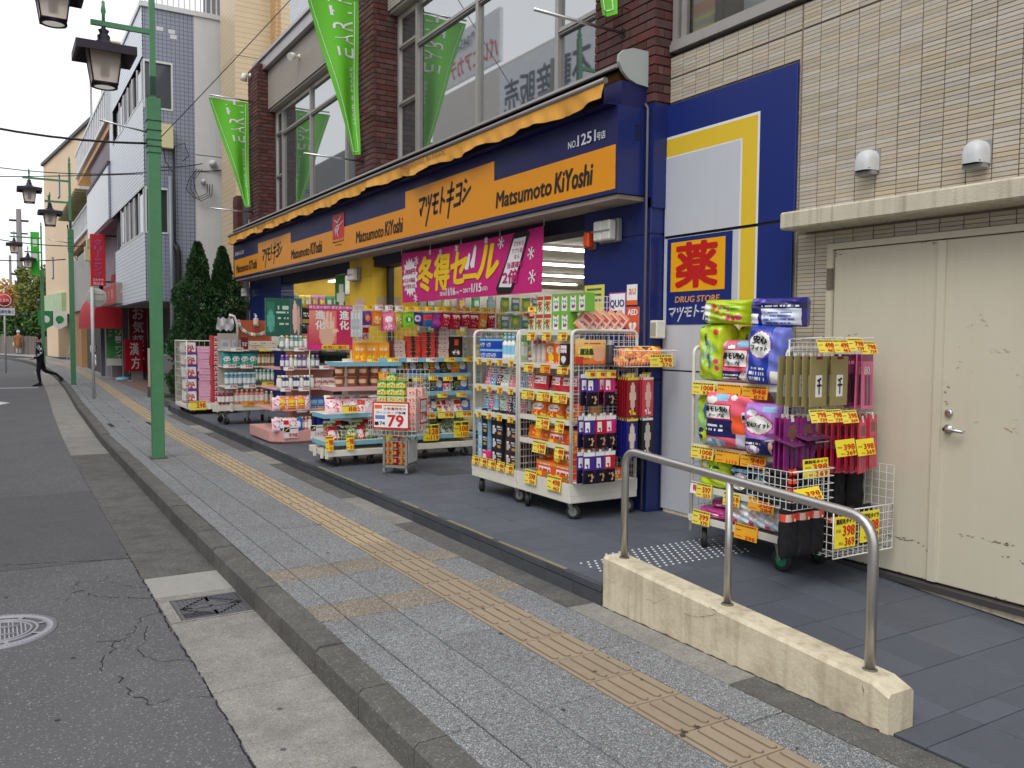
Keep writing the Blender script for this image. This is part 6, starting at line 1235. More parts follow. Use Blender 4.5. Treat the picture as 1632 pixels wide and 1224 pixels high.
def big_tag(x, y, z, w, h, a, b, head='', tilt=0, rz=0):
    key = ('bt', w, h, a, b, head)
    if key not in PK:
        m = MB(); m.box(-w / 2, -.0015, -h, w / 2, .0015, 0, C(246, 224, 50)); 
        if head: m.text(head, (-w * .45, -.0025, -h * .24), (1, 0, 0), UZ, w * .9, h * .17, col=K['k'], bold=.03)
        m.text(a, (-w * .12, -.0025, -h * .62), (1, 0, 0), UZ, w * .56, h * .32, col=C(214, 34, 30), bold=.04); m.text(b, (-w * .02, -.0025, -h * .94), (1, 0, 0), UZ, w * .46, h * .25, col=C(214, 34, 30), bold=.03)
        m.text('税抜', (-w * .44, -.0025, -h * .5), (1, 0, 0), UZ, w * .24, h * .1, col=K['k'], bold=.0); m.text('税込', (-w * .3, -.0025, -h * .9), (1, 0, 0), UZ, w * .22, h * .1, col=K['k'], bold=.0)
        PK[key] = m.mesh('price_card', CARD())
    return PK[key]
for (x, y, z, w, h, hd, tl, rz_) in ((.08, -.36, 1.01, .20, .10, '', -.2, .1), (.29, -.34, 1.0, .19, .10, '', -.2, .1), (-.10, -.30, .90, .22, .11, '裏起毛タイツ', -.1, 0), (-.26, -.37, .75, .24, .08, '', -.5, .1), (.10, -.366, .55, .19, .19, '裏起毛タイツ', 0, 0), (.33, -.366, .56, .18, .19, '裏起毛タイツ', 0, 0)):
    o = inst(big_tag(x, y, z, w, h, '398', '369', hd), 'price_card', H, (x, y, zh(z)), (tl, 0, rz_))
# ================================================================== E: small cart of soup packets with red 79 sign
rE = math.atan2(-.72, .695)
fE2 = Frame(3.519, 8.487, ZP, rE)
t = thing('small_cart', 'small wheeled steel cart with wire basket and red 79 price sign', 'cart', fE2.w(0, 0, 0), rE)
STG = pm('grey_steel_post', C(150, 150, 148), rough=.5, metal=.3, var=.08)
m = MB(); m.box(0, 0, .07, .28, .30, .095); m.build('base', STG, t)
for x, y in ((.012, .012), (.268, .012), (.012, .288), (.268, .288)):
    m = MB(); m.box(x - .012, y - .012, .04, x + .012, y + .012, .46); m.build('leg', STG, t); m = MB(); m.lathe([(0, -.012), (.02, -.012), (.02, .012), (0, .012)], 12, (x, y, .02), axis=1); m.build('wheel', pm('grey_wheel', C(120, 120, 118), rough=.5), t)
m = MB(); m.bbox(-.0, -.0, .44, .28, .30, .455, .002); m.build('middle_shelf', STG, t); m = MB(); m.box(.285, .02, .12, .288, .28, .36); m.build('side_panel', pm('pale_side_panel', C(206, 206, 202), rough=.5), t)
x0, x1, y0, y1, z0, z1 = -.14, .40, -.05, .34, .42, .83
m = MB(); 
for a in ((x0, y0), (x0, y1)): wiregrid(m, (*a, z0), (1, 0, 0), (0, 0, 1), x1 - x0, z1 - z0 + (.28 if a[1] == y1 else 0), .05, .05, .0026)
for a in ((x0, y0), (x1, y0)): wiregrid(m, (*a, z0), (0, 1, 0), (0, 0, 1), y1 - y0, z1 - z0 + (.0), .05, .05, .0026)
wiregrid(m, (x0, y0, z0), (1, 0, 0), (0, 1, 0), x1 - x0, y1 - y0, .05, .05, .0026); m.path([(x0, y0, z1), (x1, y0, z1), (x1, y1, z1), (x0, y1, z1), (x0, y0, z1)], .005, 5); m.build('wire_basket', WIREM(), t)
def sign79(w, h):
    m = MB(); X, U = (1, 0, 0), UZ
    m.box(-w / 2, -.003, 0, w / 2, .003, h, C(206, 30, 40)); m.box(-w / 2 + .018, -.0045, .018, w / 2 - .018, -.003, h - .018, C(240, 240, 238))
    if w > .3:
        m.text('79', (-w * .08, -.0055, h * .1), X, U, w * .42, h * .42, col=C(214, 24, 34), bold=.04); m.text('74', (-w * .30, -.0055, h * .14), X, U, w * .14, h * .13, col=K['k'], bold=.03); m.text('☆数量限定☆', (-w * .2, -.0055, h * .70), X, U, w * .62, h * .1, col=C(200, 60, 40), bold=.02)
        m.text('コーンスープ各種', (-w * .4, -.0055, h * .56), X, U, w * .8, h * .09, col=K['k'], bold=.02); m.box(-w * .44, -.0055, h * .74, -w * .24, -.0045, h * .88, C(238, 110, 40)); m.box(-w * .42, -.0055, h * .36, -w * .16, -.0045, h * .5, C(110, 130, 190)); m.box(-w * .44, -.0055, h * .13, -w * .33, -.0045, h * .26, K['k']); m.box(-w * .2, -.0055, h * .84, w * .4, -.0045, h * .89, C(210, 170, 60))
    else: m.text('79', (-w * .4, -.0055, h * .2), X, U, w * .8, h * .28, col=C(214, 24, 34), bold=.05); m.text('スープ', (-w * .36, -.0055, h * .6), X, U, w * .7, h * .14, col=K['k'], bold=.02)
    return m.mesh('price_board', CARD())
inst(sign79(.42, .29), 'price_board', t, (.12, y0 - .01, .49)); inst(sign79(.2, .27), 'price_board', t, (x1 + .008, .14, .54), (0, 0, PI / 2))
soup = pkbox('soup_box', .1, .06, .075, paint(C(70, 160, 70), ('r', 0, .0, 1, .6, C(236, 214, 90)), ('s', .5, .3, .35, .25, [C(240, 150, 50), K['w'], K['y'], K['g']]), ('t', .1, .68, .9, .9, K['w'], 1)), nu=10, nv=8)
soup2 = pkbox('soup_box_pink', .1, .06, .075, paint(C(240, 200, 190), ('s', .5, .35, .4, .3, [K['r'], K['o'], K['w']]), ('t', .1, .7, .9, .92, K['r'], 1)), nu=10, nv=8)
row(fE2, soup, 'soup_box', -.11, .21, 3, .1, .46, 'green and yellow soup box', 'box', 'piled in the small cart basket', layers=8, dz=.0765, jit=.004, drop=[(0, 7), (2, 7)])
row(fE2, soup2, 'soup_box', .21, .37, 1, .1, .455, 'pink and orange soup box', 'box', 'piled at right of small cart basket', layers=6, dz=.0765, jit=.004); row(fE2, soup2, 'soup_box', .0, .37, 3, .24, .455, 'pink and orange soup box', 'box', 'at back of the small cart basket', layers=6, dz=.0765, jit=.004)
can = cup('gold_can', .026, .026, .085, C(196, 150, 70), C(190, 190, 190), C(170, 40, 50)); canr = cup('red_can', .026, .026, .085, C(150, 30, 40), C(190, 190, 190), C(200, 160, 120))
for k in range(2): row(fE2, [can, can, canr, can, can], 'drink_can', .01, .27, 5, .04, .10 + k * .165, ['gold can', 'gold can', 'dark red can', 'gold can', 'gold can'], 'can', f"on {['bottom', 'upper'][k]} of the small cart shelves", layers=2 - k, dz=.086, jit=.002)
row(fE2, soup2, 'soup_box', .01, .27, 2, .12, .3, 'small pink carton', 'carton', 'behind the cans in the small cart', layers=1)
# ================================================================== D: long sweets gondola across the entrance
fD = Frame(3.13, 9.14, ZP, 0)
D = thing('sweets_gondola', 'long white wheeled shelf unit with pale blue shelf edges full of sweets', 'display shelf', fD.w(0, 0, 0), 0)
SKY = pm('pale_blue_edge', C(128, 186, 206), rough=.4)
m = MB(); m.bbox(0, 0, .12, 1.0, .65, .19, .004); m.bbox(1.0, .12, .12, 1.95, .65, .19, .004); m.build('base_frame', WHITEM(), D)
for (x, y) in ((-.03, .1), (-.03, .35), (.0, .02)): m = MB(); m.box(x - .015, y - .015, .10, x + .015, y + .015, .22); m.build('bumper', WHITEM(), D)
for (x, y) in ((.12, .08), (.55, .08), (.55, .55), (.12, .55), (1.3, .2), (1.8, .2), (1.8, .55)): caster(D, x, y, .05, BLACKR(), .12, x * 3)
m = MB(); m.box(.40, .42, .19, 1.95, .62, 1.20); m.box(.25, .30, .19, .40, .62, .75); m.build('spine', WHITEM(), D)
sh = [(.0, .02, .95, .285), (.0, .08, .95, .59), (.12, .14, .95, .89), (.18, .14, .95, 1.17), (.95, .14, 1.95, .285), (.95, .2, 1.95, .55), (.95, .24, 1.95, .80), (.95, .28, 1.95, 1.02), (.62, .24, 1.95, 1.21)]
for (a, y, b, z) in sh:
    m = MB(); m.box(a, y, z - .02, b, .6, z); m.build('shelf', WHITEM(), D); m = MB(); m.box(a, y - .012, z - .045, b, y - .002, z + .004); m.box(a - .01, y - .012, z - .045, a, .5, z + .004) if a < .3 else None; m.build('shelf_edge', SKY if z != .89 else pm('pink_edge', C(220, 170, 170), rough=.4), D)
m = MB(); wiregrid(m, (.46, .40, 1.22), (1, 0, 0), (0, 0, 1), 2.3, .61, .06, .06, .0034); wiregrid(m, (.46, .12, 1.40), (0, 1, 0), (0, 0, 1), .3, .43, .06, .06, .0034); m.build('top_grid', WIREM(), D)
m = MB(); wiregrid(m, (.02, .01, .29), (1, 0, 0), (0, 0, 1), .9, .12, .05, .04, .002); wiregrid(m, (-.005, .02, .29), (0, 1, 0), (0, 0, 1), .4, .12, .05, .04, .002); wiregrid(m, (.02, .07, .59), (1, 0, 0), (0, 0, 1), .9, .08, .05, .04, .002); m.build('shelf_fence', WIREM(), D)
def tg2(par, x, y, z, a, b, bg='y', w=.13, h=.08, rz=0): inst(tagmesh(w, h, a, b, bg), 'price_tag', par, (x, y, z), (-.1, 0, rz))
def tgb(par, x, y, z, a, b, w=.21, h=.2, rz=0): inst(big_tag(0, 0, 0, w, h, a, b, '各種'), 'price_card', par, (x, y, z), (0, 0, rz))
for x, z, a, b in ((.80, .42, '128', '119'), (1.33, .42, '128', '119'), (1.74, .44, '108', '100')): tgb(D, x, -.02 if x < 1 else .11, z, a, b)
for x in (.02, .26): tg2(D, x, -.01, .36, '98', '91', 'g', .09, .17)
for x, z, a in ((.70, .69, '98'), (.72, 1.08 - .02, '158'), (1.14, .72, '148'), (.28, .69, '88')): tg2(D, x, .05, z, a, '', 'y' if x < .7 else 'o', .18, .09)
for i in range(6): tg2(D, .62 + i * .25, .20, 1.22, '198', '', 'w' if i in (2, 3) else 'y', .14, .055)
for i in range(5): tg2(D, 1.02 + i * .2, .25, .99 if i % 2 else 1.0, '128', '', 'y', .13, .06)
for i in range(4): tg2(D, 1.0 + i * .26, .2, .79, '108', '', 'y', .13, .06); tg2(D, 1.05 + i * .25, .16, .56, '98', '', 'y', .22, .08)
def sw(key, c1, ops, w=.14, d=.05, h=.18, seed=1): return pkbag(key, w, d, h, paint(c1, *ops, seed=seed), 3.5, .1, 10, 12, .004, seed=seed)
S1 = [sw('sw_red', C(196, 30, 44), [('e', .5, .45, .35, .25, K['w']), ('s', .5, .25, .4, .2, [K['r'], K['w'], K['pk2']])], seed=1), sw('sw_green', C(80, 130, 60), [('s', .5, .5, .4, .3, [K['g'], K['w'], K['y']]), ('r', 0, .8, 1, 1, K['w'])], seed=2),
      sw('sw_white', C(232, 228, 226), [('r', .15, .5, .85, .8, K['r']), ('s', .5, .25, .35, .18, [K['p'], K['w'], K['r']])], seed=3), sw('sw_pinkw', C(240, 206, 214), [('e', .5, .55, .36, .26, K['hp']), ('e', .5, .55, .28, .2, K['w'])], seed=4),
      sw('sw_silver', C(190, 194, 196), [('s', .5, .5, .45, .4, [C(120, 124, 124), K['w'], C(90, 140, 100)])], seed=5), sw('sw_black', C(36, 34, 38), [('e', .5, .5, .3, .2, K['gd']), ('s', .5, .3, .4, .2, [K['gr'], C(30, 30, 34), C(90, 140, 100)])], seed=6),
      sw('sw_yellow', C(240, 206, 60), [('e', .5, .5, .34, .28, K['r']), ('t', .2, .4, .8, .6, K['w'], 1)], seed=7), sw('sw_blue', C(60, 100, 180), [('e', .5, .5, .34, .28, K['w'])], seed=8), sw('sw_orange', C(240, 136, 40), [('e', .5, .55, .34, .26, K['y']), ('t', .2, .4, .8, .6, K['r'], 1)], seed=9), sw('sw_brown', C(96, 60, 40), [('e', .5, .5, .34, .28, K['cr'])], seed=10)]
SN = ['red', 'green', 'white and red', 'pink and white', 'silver', 'black and gold', 'yellow', 'blue', 'orange', 'brown']
def srow(fr, idx, x0, x1, n, y, z, where, **k):
    n = int(n * 1.45)
    row(fr, [S1[i] for i in idx], 'sweets_bag', x0, x1, n, y, z, [SN[i] + ' sweets bag' for i in idx], 'bag', where, **k)
srow(fD, [0, 1, 5, 1], .06, .62, 5, .12, .29, 'in the lowest left wire shelf', tilt=-.45, rj=.5); srow(fD, [1, 0, 5], .06, .62, 4, .24, .33, 'behind in lowest left shelf', tilt=-.3, rj=.5)
srow(fD, [3, 2, 3], .06, .90, 7, .14, .595, 'on the second left shelf', tilt=-.4, rj=.5); srow(fD, [2, 3], .1, .9, 6, .26, .62, 'at back of second left shelf', tilt=-.2, rj=.4)
srow(fD, [4, 5, 4, 4], 1.05, 1.92, 7, .24, .29, 'on the lowest right shelf', tilt=-.7, rj=.5); srow(fD, [4, 4, 5], 1.05, 1.92, 6, .34, .33, 'at back of the lowest right shelf', tilt=-.5, rj=.5)
srow(fD, [7, 6, 2, 3, 2], 1.0, 1.93, 8, .28, .555, 'on the second right shelf', tilt=-.5, rj=.4); srow(fD, [4, 5, 7, 2], 1.0, 1.93, 8, .32, .805, 'on the third right shelf', tilt=-.2, rj=.3, seed=3); srow(fD, [9, 8, 7, 5], 1.0, 1.93, 8, .36, 1.025, 'on the fourth right shelf', tilt=-.3, rj=.3)
cupn = cup('noodle_cup', .05, .062, .115, C(150, 84, 66), C(176, 110, 84), C(226, 190, 150)); cupb = cup('noodle_cup_blue', .05, .062, .115, C(60, 110, 170), K['w'], K['w'])
row(fD, cupn, 'noodle_cup', .16, .72, 4, .22, .895, 'brown noodle cup', 'cup', 'on the third left shelf', layers=2, dz=.118, depth=1); row(fD, cupb, 'noodle_cup', .72, .93, 2, .22, .895, 'blue noodle cup', 'cup', 'at right of the third left shelf', layers=2, dz=.118)
ob = pkbox('orange_biscuit', .15, .05, .22, paint(C(240, 150, 34), ('r', .1, .55, .9, .85, C(244, 180, 70)), ('t', .15, .6, .85, .8, K['w'], 1), ('s', .5, .25, .35, .18, [K['y'], C(240, 130, 30)])))
row(fD, ob, 'biscuit_box', .42, .86, 3, .26, 1.175, 'orange biscuit box', 'box', 'on the top shelf of the sweets gondola', rj=.15)
choc = pkbox('choc_box', .17, .09, .05, paint(C(60, 30, 28), ('r', 0, 0, .3, 1, C(206, 60, 50)), ('r', .7, 0, 1, 1, C(206, 60, 50)), ('t', .35, .3, .68, .7, K['gd'], 1)), nu=12, nv=6); choc2 = pkbox('pale_choc_box', .17, .09, .05, paint(C(206, 180, 170), ('t', .1, .3, .9, .7, C(90, 50, 40), 1), ('r', 0, 0, .15, 1, C(120, 60, 60))), nu=12, nv=6); dch = pkbox('dark_choc_bag', .17, .05, .26, paint(C(46, 26, 24), ('r', .3, .6, .7, .85, C(220, 90, 40)), ('s', .5, .25, .3, .15, [K['w'], K['br']])))
row(fD, choc2, 'chocolate_box', .90, 1.08, 1, .30, 1.215, 'pale chocolate box', 'box', 'stacked left of the black and red ones', layers=4, dz=.052); row(fD, choc, 'chocolate_box', 1.08, 1.48, 2, .30, 1.215, 'black and red chocolate box', 'box', 'stacked on top gondola shelf', layers=6, dz=.052, drop=[(0, 5)]); row(fD, choc2, 'chocolate_box', 1.48, 1.66, 1, .30, 1.215, 'pale chocolate box', 'box', 'stacked right of the red ones', layers=7, dz=.052); row(fD, dch, 'chocolate_bag', 1.66, 1.86, 1, .3, 1.215, 'tall dark chocolate box', 'box', 'at the right of stacked chocolates')
good(S1[2], 'sweets_bag', fD, .58, .36, 1.42, 'white and red picture bag hung low on the gondola grid', 'bag')
# hanging sweets along the top grid
hs = [(hangcard('hg%d' % i, w_, h_, paint(c, *ops, seed=i), .03, .012), n) for i, (c, w_, h_, ops, n) in enumerate([
    (C(110, 60, 150), .12, .22, [('e', .5, .5, .3, .25, K['o'])], 'purple'), (C(240, 130, 40), .14, .2, [('s', .5, .4, .4, .3, [K['y'], K['o'], K['w']])], 'orange'), (C(232, 110, 150), .15, .24, [('e', .5, .6, .35, .16, K['w']), ('s', .5, .2, .4, .15, [K['p'], K['w']])], 'pink'), (C(214, 190, 70), .12, .2, [('s', .5, .4, .4, .3, [K['g'], K['w'], K['y']])], 'yellow'),
    (C(130, 200, 50), .17, .2, [('e', .5, .5, .3, .2, C(60, 130, 40)), ('e', .5, .5, .15, .1, K['w'])], 'lime green'), (C(60, 50, 110), .17, .2, [('e', .5, .5, .34, .26, C(210, 200, 220)), ('e', .5, .5, .2, .12, K['v'])], 'dark violet'), (C(50, 90, 150), .14, .2, [('r', 0, .5, 1, .8, K['r'])], 'blue and red'), (C(120, 40, 120), .12, .2, [('s', .5, .35, .4, .2, [K['v'], K['hp']])], 'plum'), (C(190, 26, 50), .15, .22, [('r', .1, .6, .9, .85, K['w']), ('t', .15, .64, .85, .82, K['r'], 1), ('s', .5, .3, .4, .2, [K['r'], C(120, 20, 30), K['p']])], 'red')])]
order = [0, 1, 2, 3, 4, 5, 6, 7, 8, 8, 8, 8, 1, 8, 3]
for i, k in enumerate(order):
    x = .56 + i * .128; sc_h = .74 + .2 * ((i * 7) % 5) / 4
    for d_ in range(2): good(hs[k][0], 'hanging_sweets', fD, x, .22 + d_ * .06, 1.76 - (.0), f"{hs[k][1]} hanging sweets pack, number {['one', 'two', 'three', 'four', 'five', 'six', 'seven', 'eight', 'nine', 'ten', 'eleven', 'twelve', 'thirteen', 'fourteen', 'fifteen'][i]} from left{' behind' if d_ else ''} on the top grid", 'sweets pack', 'sweets hung along the top wire grid', rz=random.uniform(-.3, .3), s=sc_h, roll=random.uniform(-.12, .12))
    m = MB(); m.path([(x, .39, 1.77), (x, .20, 1.785)], .0025, 5); m.build('hook', WIREM(), D); tg2(D, x, .19, 1.835, '158', '', 'w' if i in (1, 2, 3) else 'g', .095, .06)
clr = hangcard('clear_pack', .12, .3, paint(C(206, 212, 216), ('r', .2, .7, .8, .95, K['w']), ('s', .5, .4, .3, .3, [K['w'], C(180, 190, 200)])), .02)
for i in range(3): good(clr, 'clear_pack', Frame(3.13 + .46, 9.14 + .15 + i * .1, ZP, -PI / 2), 0, -.02, 1.76, f"clear hanging pack, {['nearest', 'middle', 'farthest'][i]} on the left end of the gondola grid", 'pack', 'clear packs')
# grids and goods further into the entrance
IG = thing('entrance_grid', 'white wire grid panel of green packs standing inside the entrance', 'display rack', (5.2, 9.0, ZP), 0)
m = MB(); wiregrid(m, (.0, 0, .9), (1, 0, 0), (0, 0, 1), 1.6, 1.1, .06, .06, .0028); m.path([(0, 0, 0), (0, 0, 2.0), (1.6, 0, 2.0), (1.6, 0, 0)], .012, 6); m.build('grid', WIREM(), IG)
m = MB(); m.box(0, -.2, 1.1, 1.6, 0, 1.115); m.box(0, -.2, .75, 1.6, 0, .765); m.box(0, -.25, .3, 1.6, 0, .315); m.build('shelf', WHITEM(), IG)
fI = Frame(5.2, 9.0, ZP, 0)
gp = hangcard('green_hang', .11, .16, paint(C(150, 180, 90), ('e', .5, .5, .3, .2, C(220, 214, 100)), ('r', 0, .8, 1, 1, K['g'])), .01); bp2 = hangcard('blue_hang', .11, .16, paint(C(90, 140, 160), ('r', .1, .6, .9, .85, K['w']), ('e', .5, .3, .3, .15, C(190, 200, 120))), .01)
for rr_, z in enumerate((1.95, 1.74, 1.53)):
    for i in range(10): good([gp, bp2][(i + rr_) % 2], 'hanging_pack', fI, .1 + i * .15, -.05, z, f"{['green', 'blue'][(i + rr_) % 2]} hanging pack, {ordn(i, 10)} in {['top', 'middle', 'bottom'][rr_]} row inside the entrance", 'pack', 'packs hung inside the entrance')
srow(fI, [4, 7, 1, 6, 2], .02, 1.55, 9, -.12, 1.12, 'on upper shelf inside the entrance'); srow(fI, [2, 0, 8, 9], .02, 1.55, 9, -.12, .77, 'on middle shelf inside the entrance')
# ================================================================== C: pink cosmetics display
fC = Frame(3.16, 11.45, ZP, 0)
Cc = thing('cosmetics_display', 'pink octagonal cosmetics display with price cards round its base', 'display shelf', fC.w(0, 0, 0), 0)
PNK = pm('dusty_pink_board', C(214, 160, 152), rough=.5, var=.05)
def octa(x0, y0, x1, y1, k): return [(x0 + k, y0), (x1 - k * .3, y0), (x1, y0 + k * .3), (x1, y1), (x0, y1), (x0, y0 + k)]
m = MB(); m.prism(octa(.0, .0, 1.0, 1.2, .16), 2, .03, .17); m.prism(octa(.04, .04, .98, 1.2, .16), 2, .0, .03); m.build('base', PNK, Cc)
m = MB(); m.box(.36, .30, .17, .62, .60, 1.5); m.box(.62, .42, .17, 1.0, .5, 1.05); m.build('core', PNK, Cc)
for (k, z, d) in ((.0, .46, .14), (.05, .74, .14), (.08, 1.02, .12), (.1, 1.28, .1)):
    m = MB(); m.prism(octa(k + .04, k + .04, 1.0, 1.1 - k, d), 2, z - .018, z); m.build('shelf', PNK if z != 1.28 else pm('pale_shelf', C(210, 206, 196), rough=.5), Cc)
    m = MB(); wiregrid(m, (k + .2, k + .04, z), (1, 0, 0), (0, 0, 1), .75, .06, .15, .03, .0018); m.build('rail', WIREM(), Cc)
def cos(key, c, cap, h=.185, r=.029): return bottle(key, r, h, c, cap, K['w'], .5, 10)
CB = [cos('cb_pink', C(232, 130, 150), C(240, 200, 206)), cos('cb_white', C(228, 226, 222), C(226, 190, 120)), cos('cb_blue', C(120, 160, 210), K['w']), cos('cb_navy', C(40, 44, 110), K['w']), cos('cb_green', C(130, 180, 150), K['w']), cos('cb_yellow', C(240, 200, 80), K['g']), cos('cb_red', C(196, 60, 90), C(220, 180, 190)), cos('cb_teal', C(60, 150, 140), K['w']), cos('cb_purple', C(110, 80, 160), K['lv'])]
CNM = ['pink', 'white and gold', 'pale blue', 'navy', 'soft green', 'yellow', 'crimson', 'teal', 'purple']
def crow(fr, idx, x0, x1, n, y, z, where, **k):
    k.setdefault('depth', 2); k.setdefault('dy', .075); row(fr, [CB[i] for i in idx], 'bottle', x0, x1, n, y, z, [CNM[i] + ' bottle' for i in idx], 'bottle', where, **k)
crow(fC, [2, 0, 1, 0, 1, 5], .06, .58, 9, .1, .17, 'on the display base'); crow(fC, [0, 1, 0], .1, .58, 7, .26, .17, 'deep on the display base', depth=1)
srow(fC, [3, 7, 2], .04, .40, 4, .02, .17, 'at the front of pink display base', tilt=-.15)
srow(fC, [3, 8], .06, .5, 5, .04, .46, 'at the front of second pink shelf', tilt=-.2)
jar = cup('navy_jar', .045, .045, .04, C(34, 44, 120), C(40, 54, 140)); row(fC, jar, 'cream_jar', .56, .98, 5, .14, .17, 'round navy jar', 'jar', 'stacked on the pink display base', layers=4, dz=.041)
crow(fC, [4, 6, 4, 1, 6], .1, .56, 8, .12, .46, 'on the second pink shelf'); row(fC, pkbox('blue_refill', .12, .05, .15, paint(C(60, 100, 180), ('r', .1, .4, .9, .8, K['lb']), ('t', .1, .1, .9, .3, K['w'], 2))), 'refill_box', .58, .98, 4, .16, .46, 'blue refill box', 'box', 'at right of the second pink shelf', rj=.2)
crow(fC, [1, 3, 3, 1, 3, 3], .12, .62, 10, .13, .74, 'on the third pink shelf'); row(fC, pkbox('tiny_carton', .08, .05, .07, paint(C(226, 214, 206), ('r', 0, 0, 1, .3, C(206, 120, 120)), ('t', .1, .4, .9, .8, K['n'], 2)), nu=8, nv=6), 'carton', .64, .99, 4, .14, .74, 'small pale carton', 'carton', 'at right of third pink shelf', layers=2, dz=.072)
row(fC, [CB[8], CB[8], CB[1], CB[4]], 'bottle', .16, .70, 9, .16, 1.02, ['purple bottle', 'purple bottle', 'white and gold bottle', 'soft green bottle'], 'bottle', 'on the fourth pink shelf'); crow(fC, [4, 1, 4, 7], .16, .95, 12, .18, 1.285, 'on top shelf of the pink display')
for (x, a) in ((.25, '998'), (.62, '1499'), (.92, '498')):
    m = MB(); m.box(-.1, -.002, -.16, .1, .002, 0, C(236, 226, 230)); m.box(-.098, -.003, -.08, -.02, -.002, -.01, K['k']); m.path([(-.09, -.004, -.07), (-.03, -.004, -.02)], .006, 4, col=K['y']); m.text(a, (-.03, -.004, -.145), (1, 0, 0), UZ, .12, .05, col=C(206, 50, 80), bold=.04); m.box(-.01, -.003, -.035, .09, -.002, -.025, K['k']); o = inst(m.mesh('price_card', CARD()), 'price_card', Cc, (x, -.012, .24))
for x, z in ((.72, .485), (.42, .475), (.20, .765), (.45, .765), (.8, .77), (.25, 1.05), (.75, 1.06), (.4, 1.31), (.85, 1.31)): tg2(Cc, x, .03 + z * .05, z, '498', '', 'o' if x > .7 and z < .8 else 'w', .14, .055)
# posters above the pink display
PO = thing('display_poster', 'pink poster of hands with white characters above the cosmetics display', 'poster', fC.w(.84, .06, 1.28), 0)
m = MB(); m.box(-.33, 0, 0, .33, .012, .62, C(200, 60, 110)); m.grid(lambda u, v: (-.33 + .66 * u, -.001, .62 * v), 40, 30, colf=paint(C(206, 50, 100), ('r', .02, .12, .98, .88, C(232, 120, 110)), ('r', .02, .88, .98, 1, C(196, 60, 120)), ('g', .02, .12, .28, .88, C(200, 60, 90), C(236, 150, 130)), ('r', .62, .12, .98, .88, C(196, 40, 90)), ('e', .42, .35, .17, .3, K['sk']), ('e', .36, .62, .03, .2, C(240, 200, 180)), ('e', .43, .66, .03, .2, C(240, 200, 180)), ('e', .5, .64, .03, .2, C(240, 200, 180)), ('e', .56, .56, .025, .18, C(240, 200, 180)), ('e', .6, .42, .08, .04, C(240, 200, 180)), ('r', .02, 0, .98, .1, C(226, 50, 130)), ('r', .3, .01, .9, .09, K['y'])), smooth=False)
for (s_, x) in (('進', -.22), ('進', .13)): m.text(s_, (x, -.004, .42), (1, 0, 0), UZ, .13, .12, col=K['w'], bold=.04)
for (s_, x) in (('化', -.22), ('化', .13)): m.text(s_, (x, -.004, .28), (1, 0, 0), UZ, .13, .12, col=K['w'], bold=.04)
m.text('資生堂の傑作 資生堂の傑作', (-.31, -.004, .565), (1, 0, 0), UZ, .62, .04, col=C(240, 226, 236), bold=.02); m.text('本気に進化', (-.12, -.004, .01), (1, 0, 0), UZ, .36, .045, col=C(206, 40, 40), bold=.02); m.build('board', CARD(), PO)
m = MB(); m.tube((-.3, .015, -.9), (-.3, .015, .1), .006, 5); m.tube((.3, .015, -.9), (.3, .015, .1), .006, 5); m.build('support', WIREM(), PO)
def poster(fr, x, y, z, w, h, spec, lab, txt=None, rz=0, tl=0):
    m = MB(); m.box(-w / 2, 0, 0, w / 2, .008, h, C(200, 200, 200)); m.grid(lambda u, v: (-w / 2 + w * u, -.001, h * v), 16, 20, colf=spec, smooth=False)
    if txt:
        for (s_, u0, v0, wu, hv, c) in txt: m.text(s_, (-w / 2 + w * u0, -.003, h * v0), (1, 0, 0), UZ, w * wu, h * hv, col=c, bold=.03)
    o = m.build('poster_card', CARD(), None, loc=fr.w(x, y, z)); o.rotation_euler = (tl, rz * 0, fr.r + rz); tag(o, lab, 'poster'); return o
poster(fC, .14, .2, 1.46, .34, .52, paint(C(34, 92, 76), ('r', .08, .1, .4, .9, C(44, 120, 96)), ('e', .22, .4, .14, .3, C(90, 170, 150)), ('t', .45, .3, .95, .85, C(190, 220, 200), 4)), 'dark green poster with a bottle left of the pink hands poster')
poster(fC, .40, .22, 1.48, .16, .5, paint(C(60, 100, 90), ('e', .4, .5, .2, .45, C(226, 190, 180)), ('e', .7, .4, .15, .4, C(214, 170, 160))), 'narrow poster of pale figures beside the dark green poster', tl=0)
poster(fC, .50, .05, 1.62, .17, .22, paint(K['k'], ('r', .06, .1, .94, .35, K['gd']), ('t', .1, .5, .9, .85, C(220, 220, 210), 2)), 'tilted black and gold card beside the pink poster', rz=.3)
# ================================================================== B: wheeled rack of detergents and shampoo
fB = Frame(3.08, 14.32, ZP, 0)
Bk = thing('detergent_rack', 'cream wheeled rack of teal and blue detergents with arched sign on top', 'display rack', fB.w(0, 0, 0), 0)
m = MB(); m.bbox(0, .0, .23, .95, .6, .33, .004); m.build('base_tray', WHITEM(), Bk)
m = MB(); m.box(.1, .48, .33, .93, .5, 1.5); m.build('back_panel', pm('pale_back', C(176, 170, 164), rough=.6), Bk)
for (x, y) in ((-.05, .1), (-.02, .02), (.2, -.02)): m = MB(); m.box(x - .02, y - .015, .22, x + .02, y + .015, .36); m.build('bumper', WHITEM(), Bk)
for (x, y) in ((.12, .07), (.5, .07), (.85, .07), (.12, .52), (.85, .52)): caster(Bk, x, y, .055, BLACKR(), .23, x * 5)
for z in (.63, .96, 1.23): m = MB(); m.box(.1, .05, z - .02, .93, .48, z); m.build('shelf', WHITEM(), Bk)
m = MB(); wiregrid(m, (.0, .0, .33), (1, 0, 0), (0, 0, 1), .6, .14, .06, .045, .002); m.build('front_rail', WIREM(), Bk)
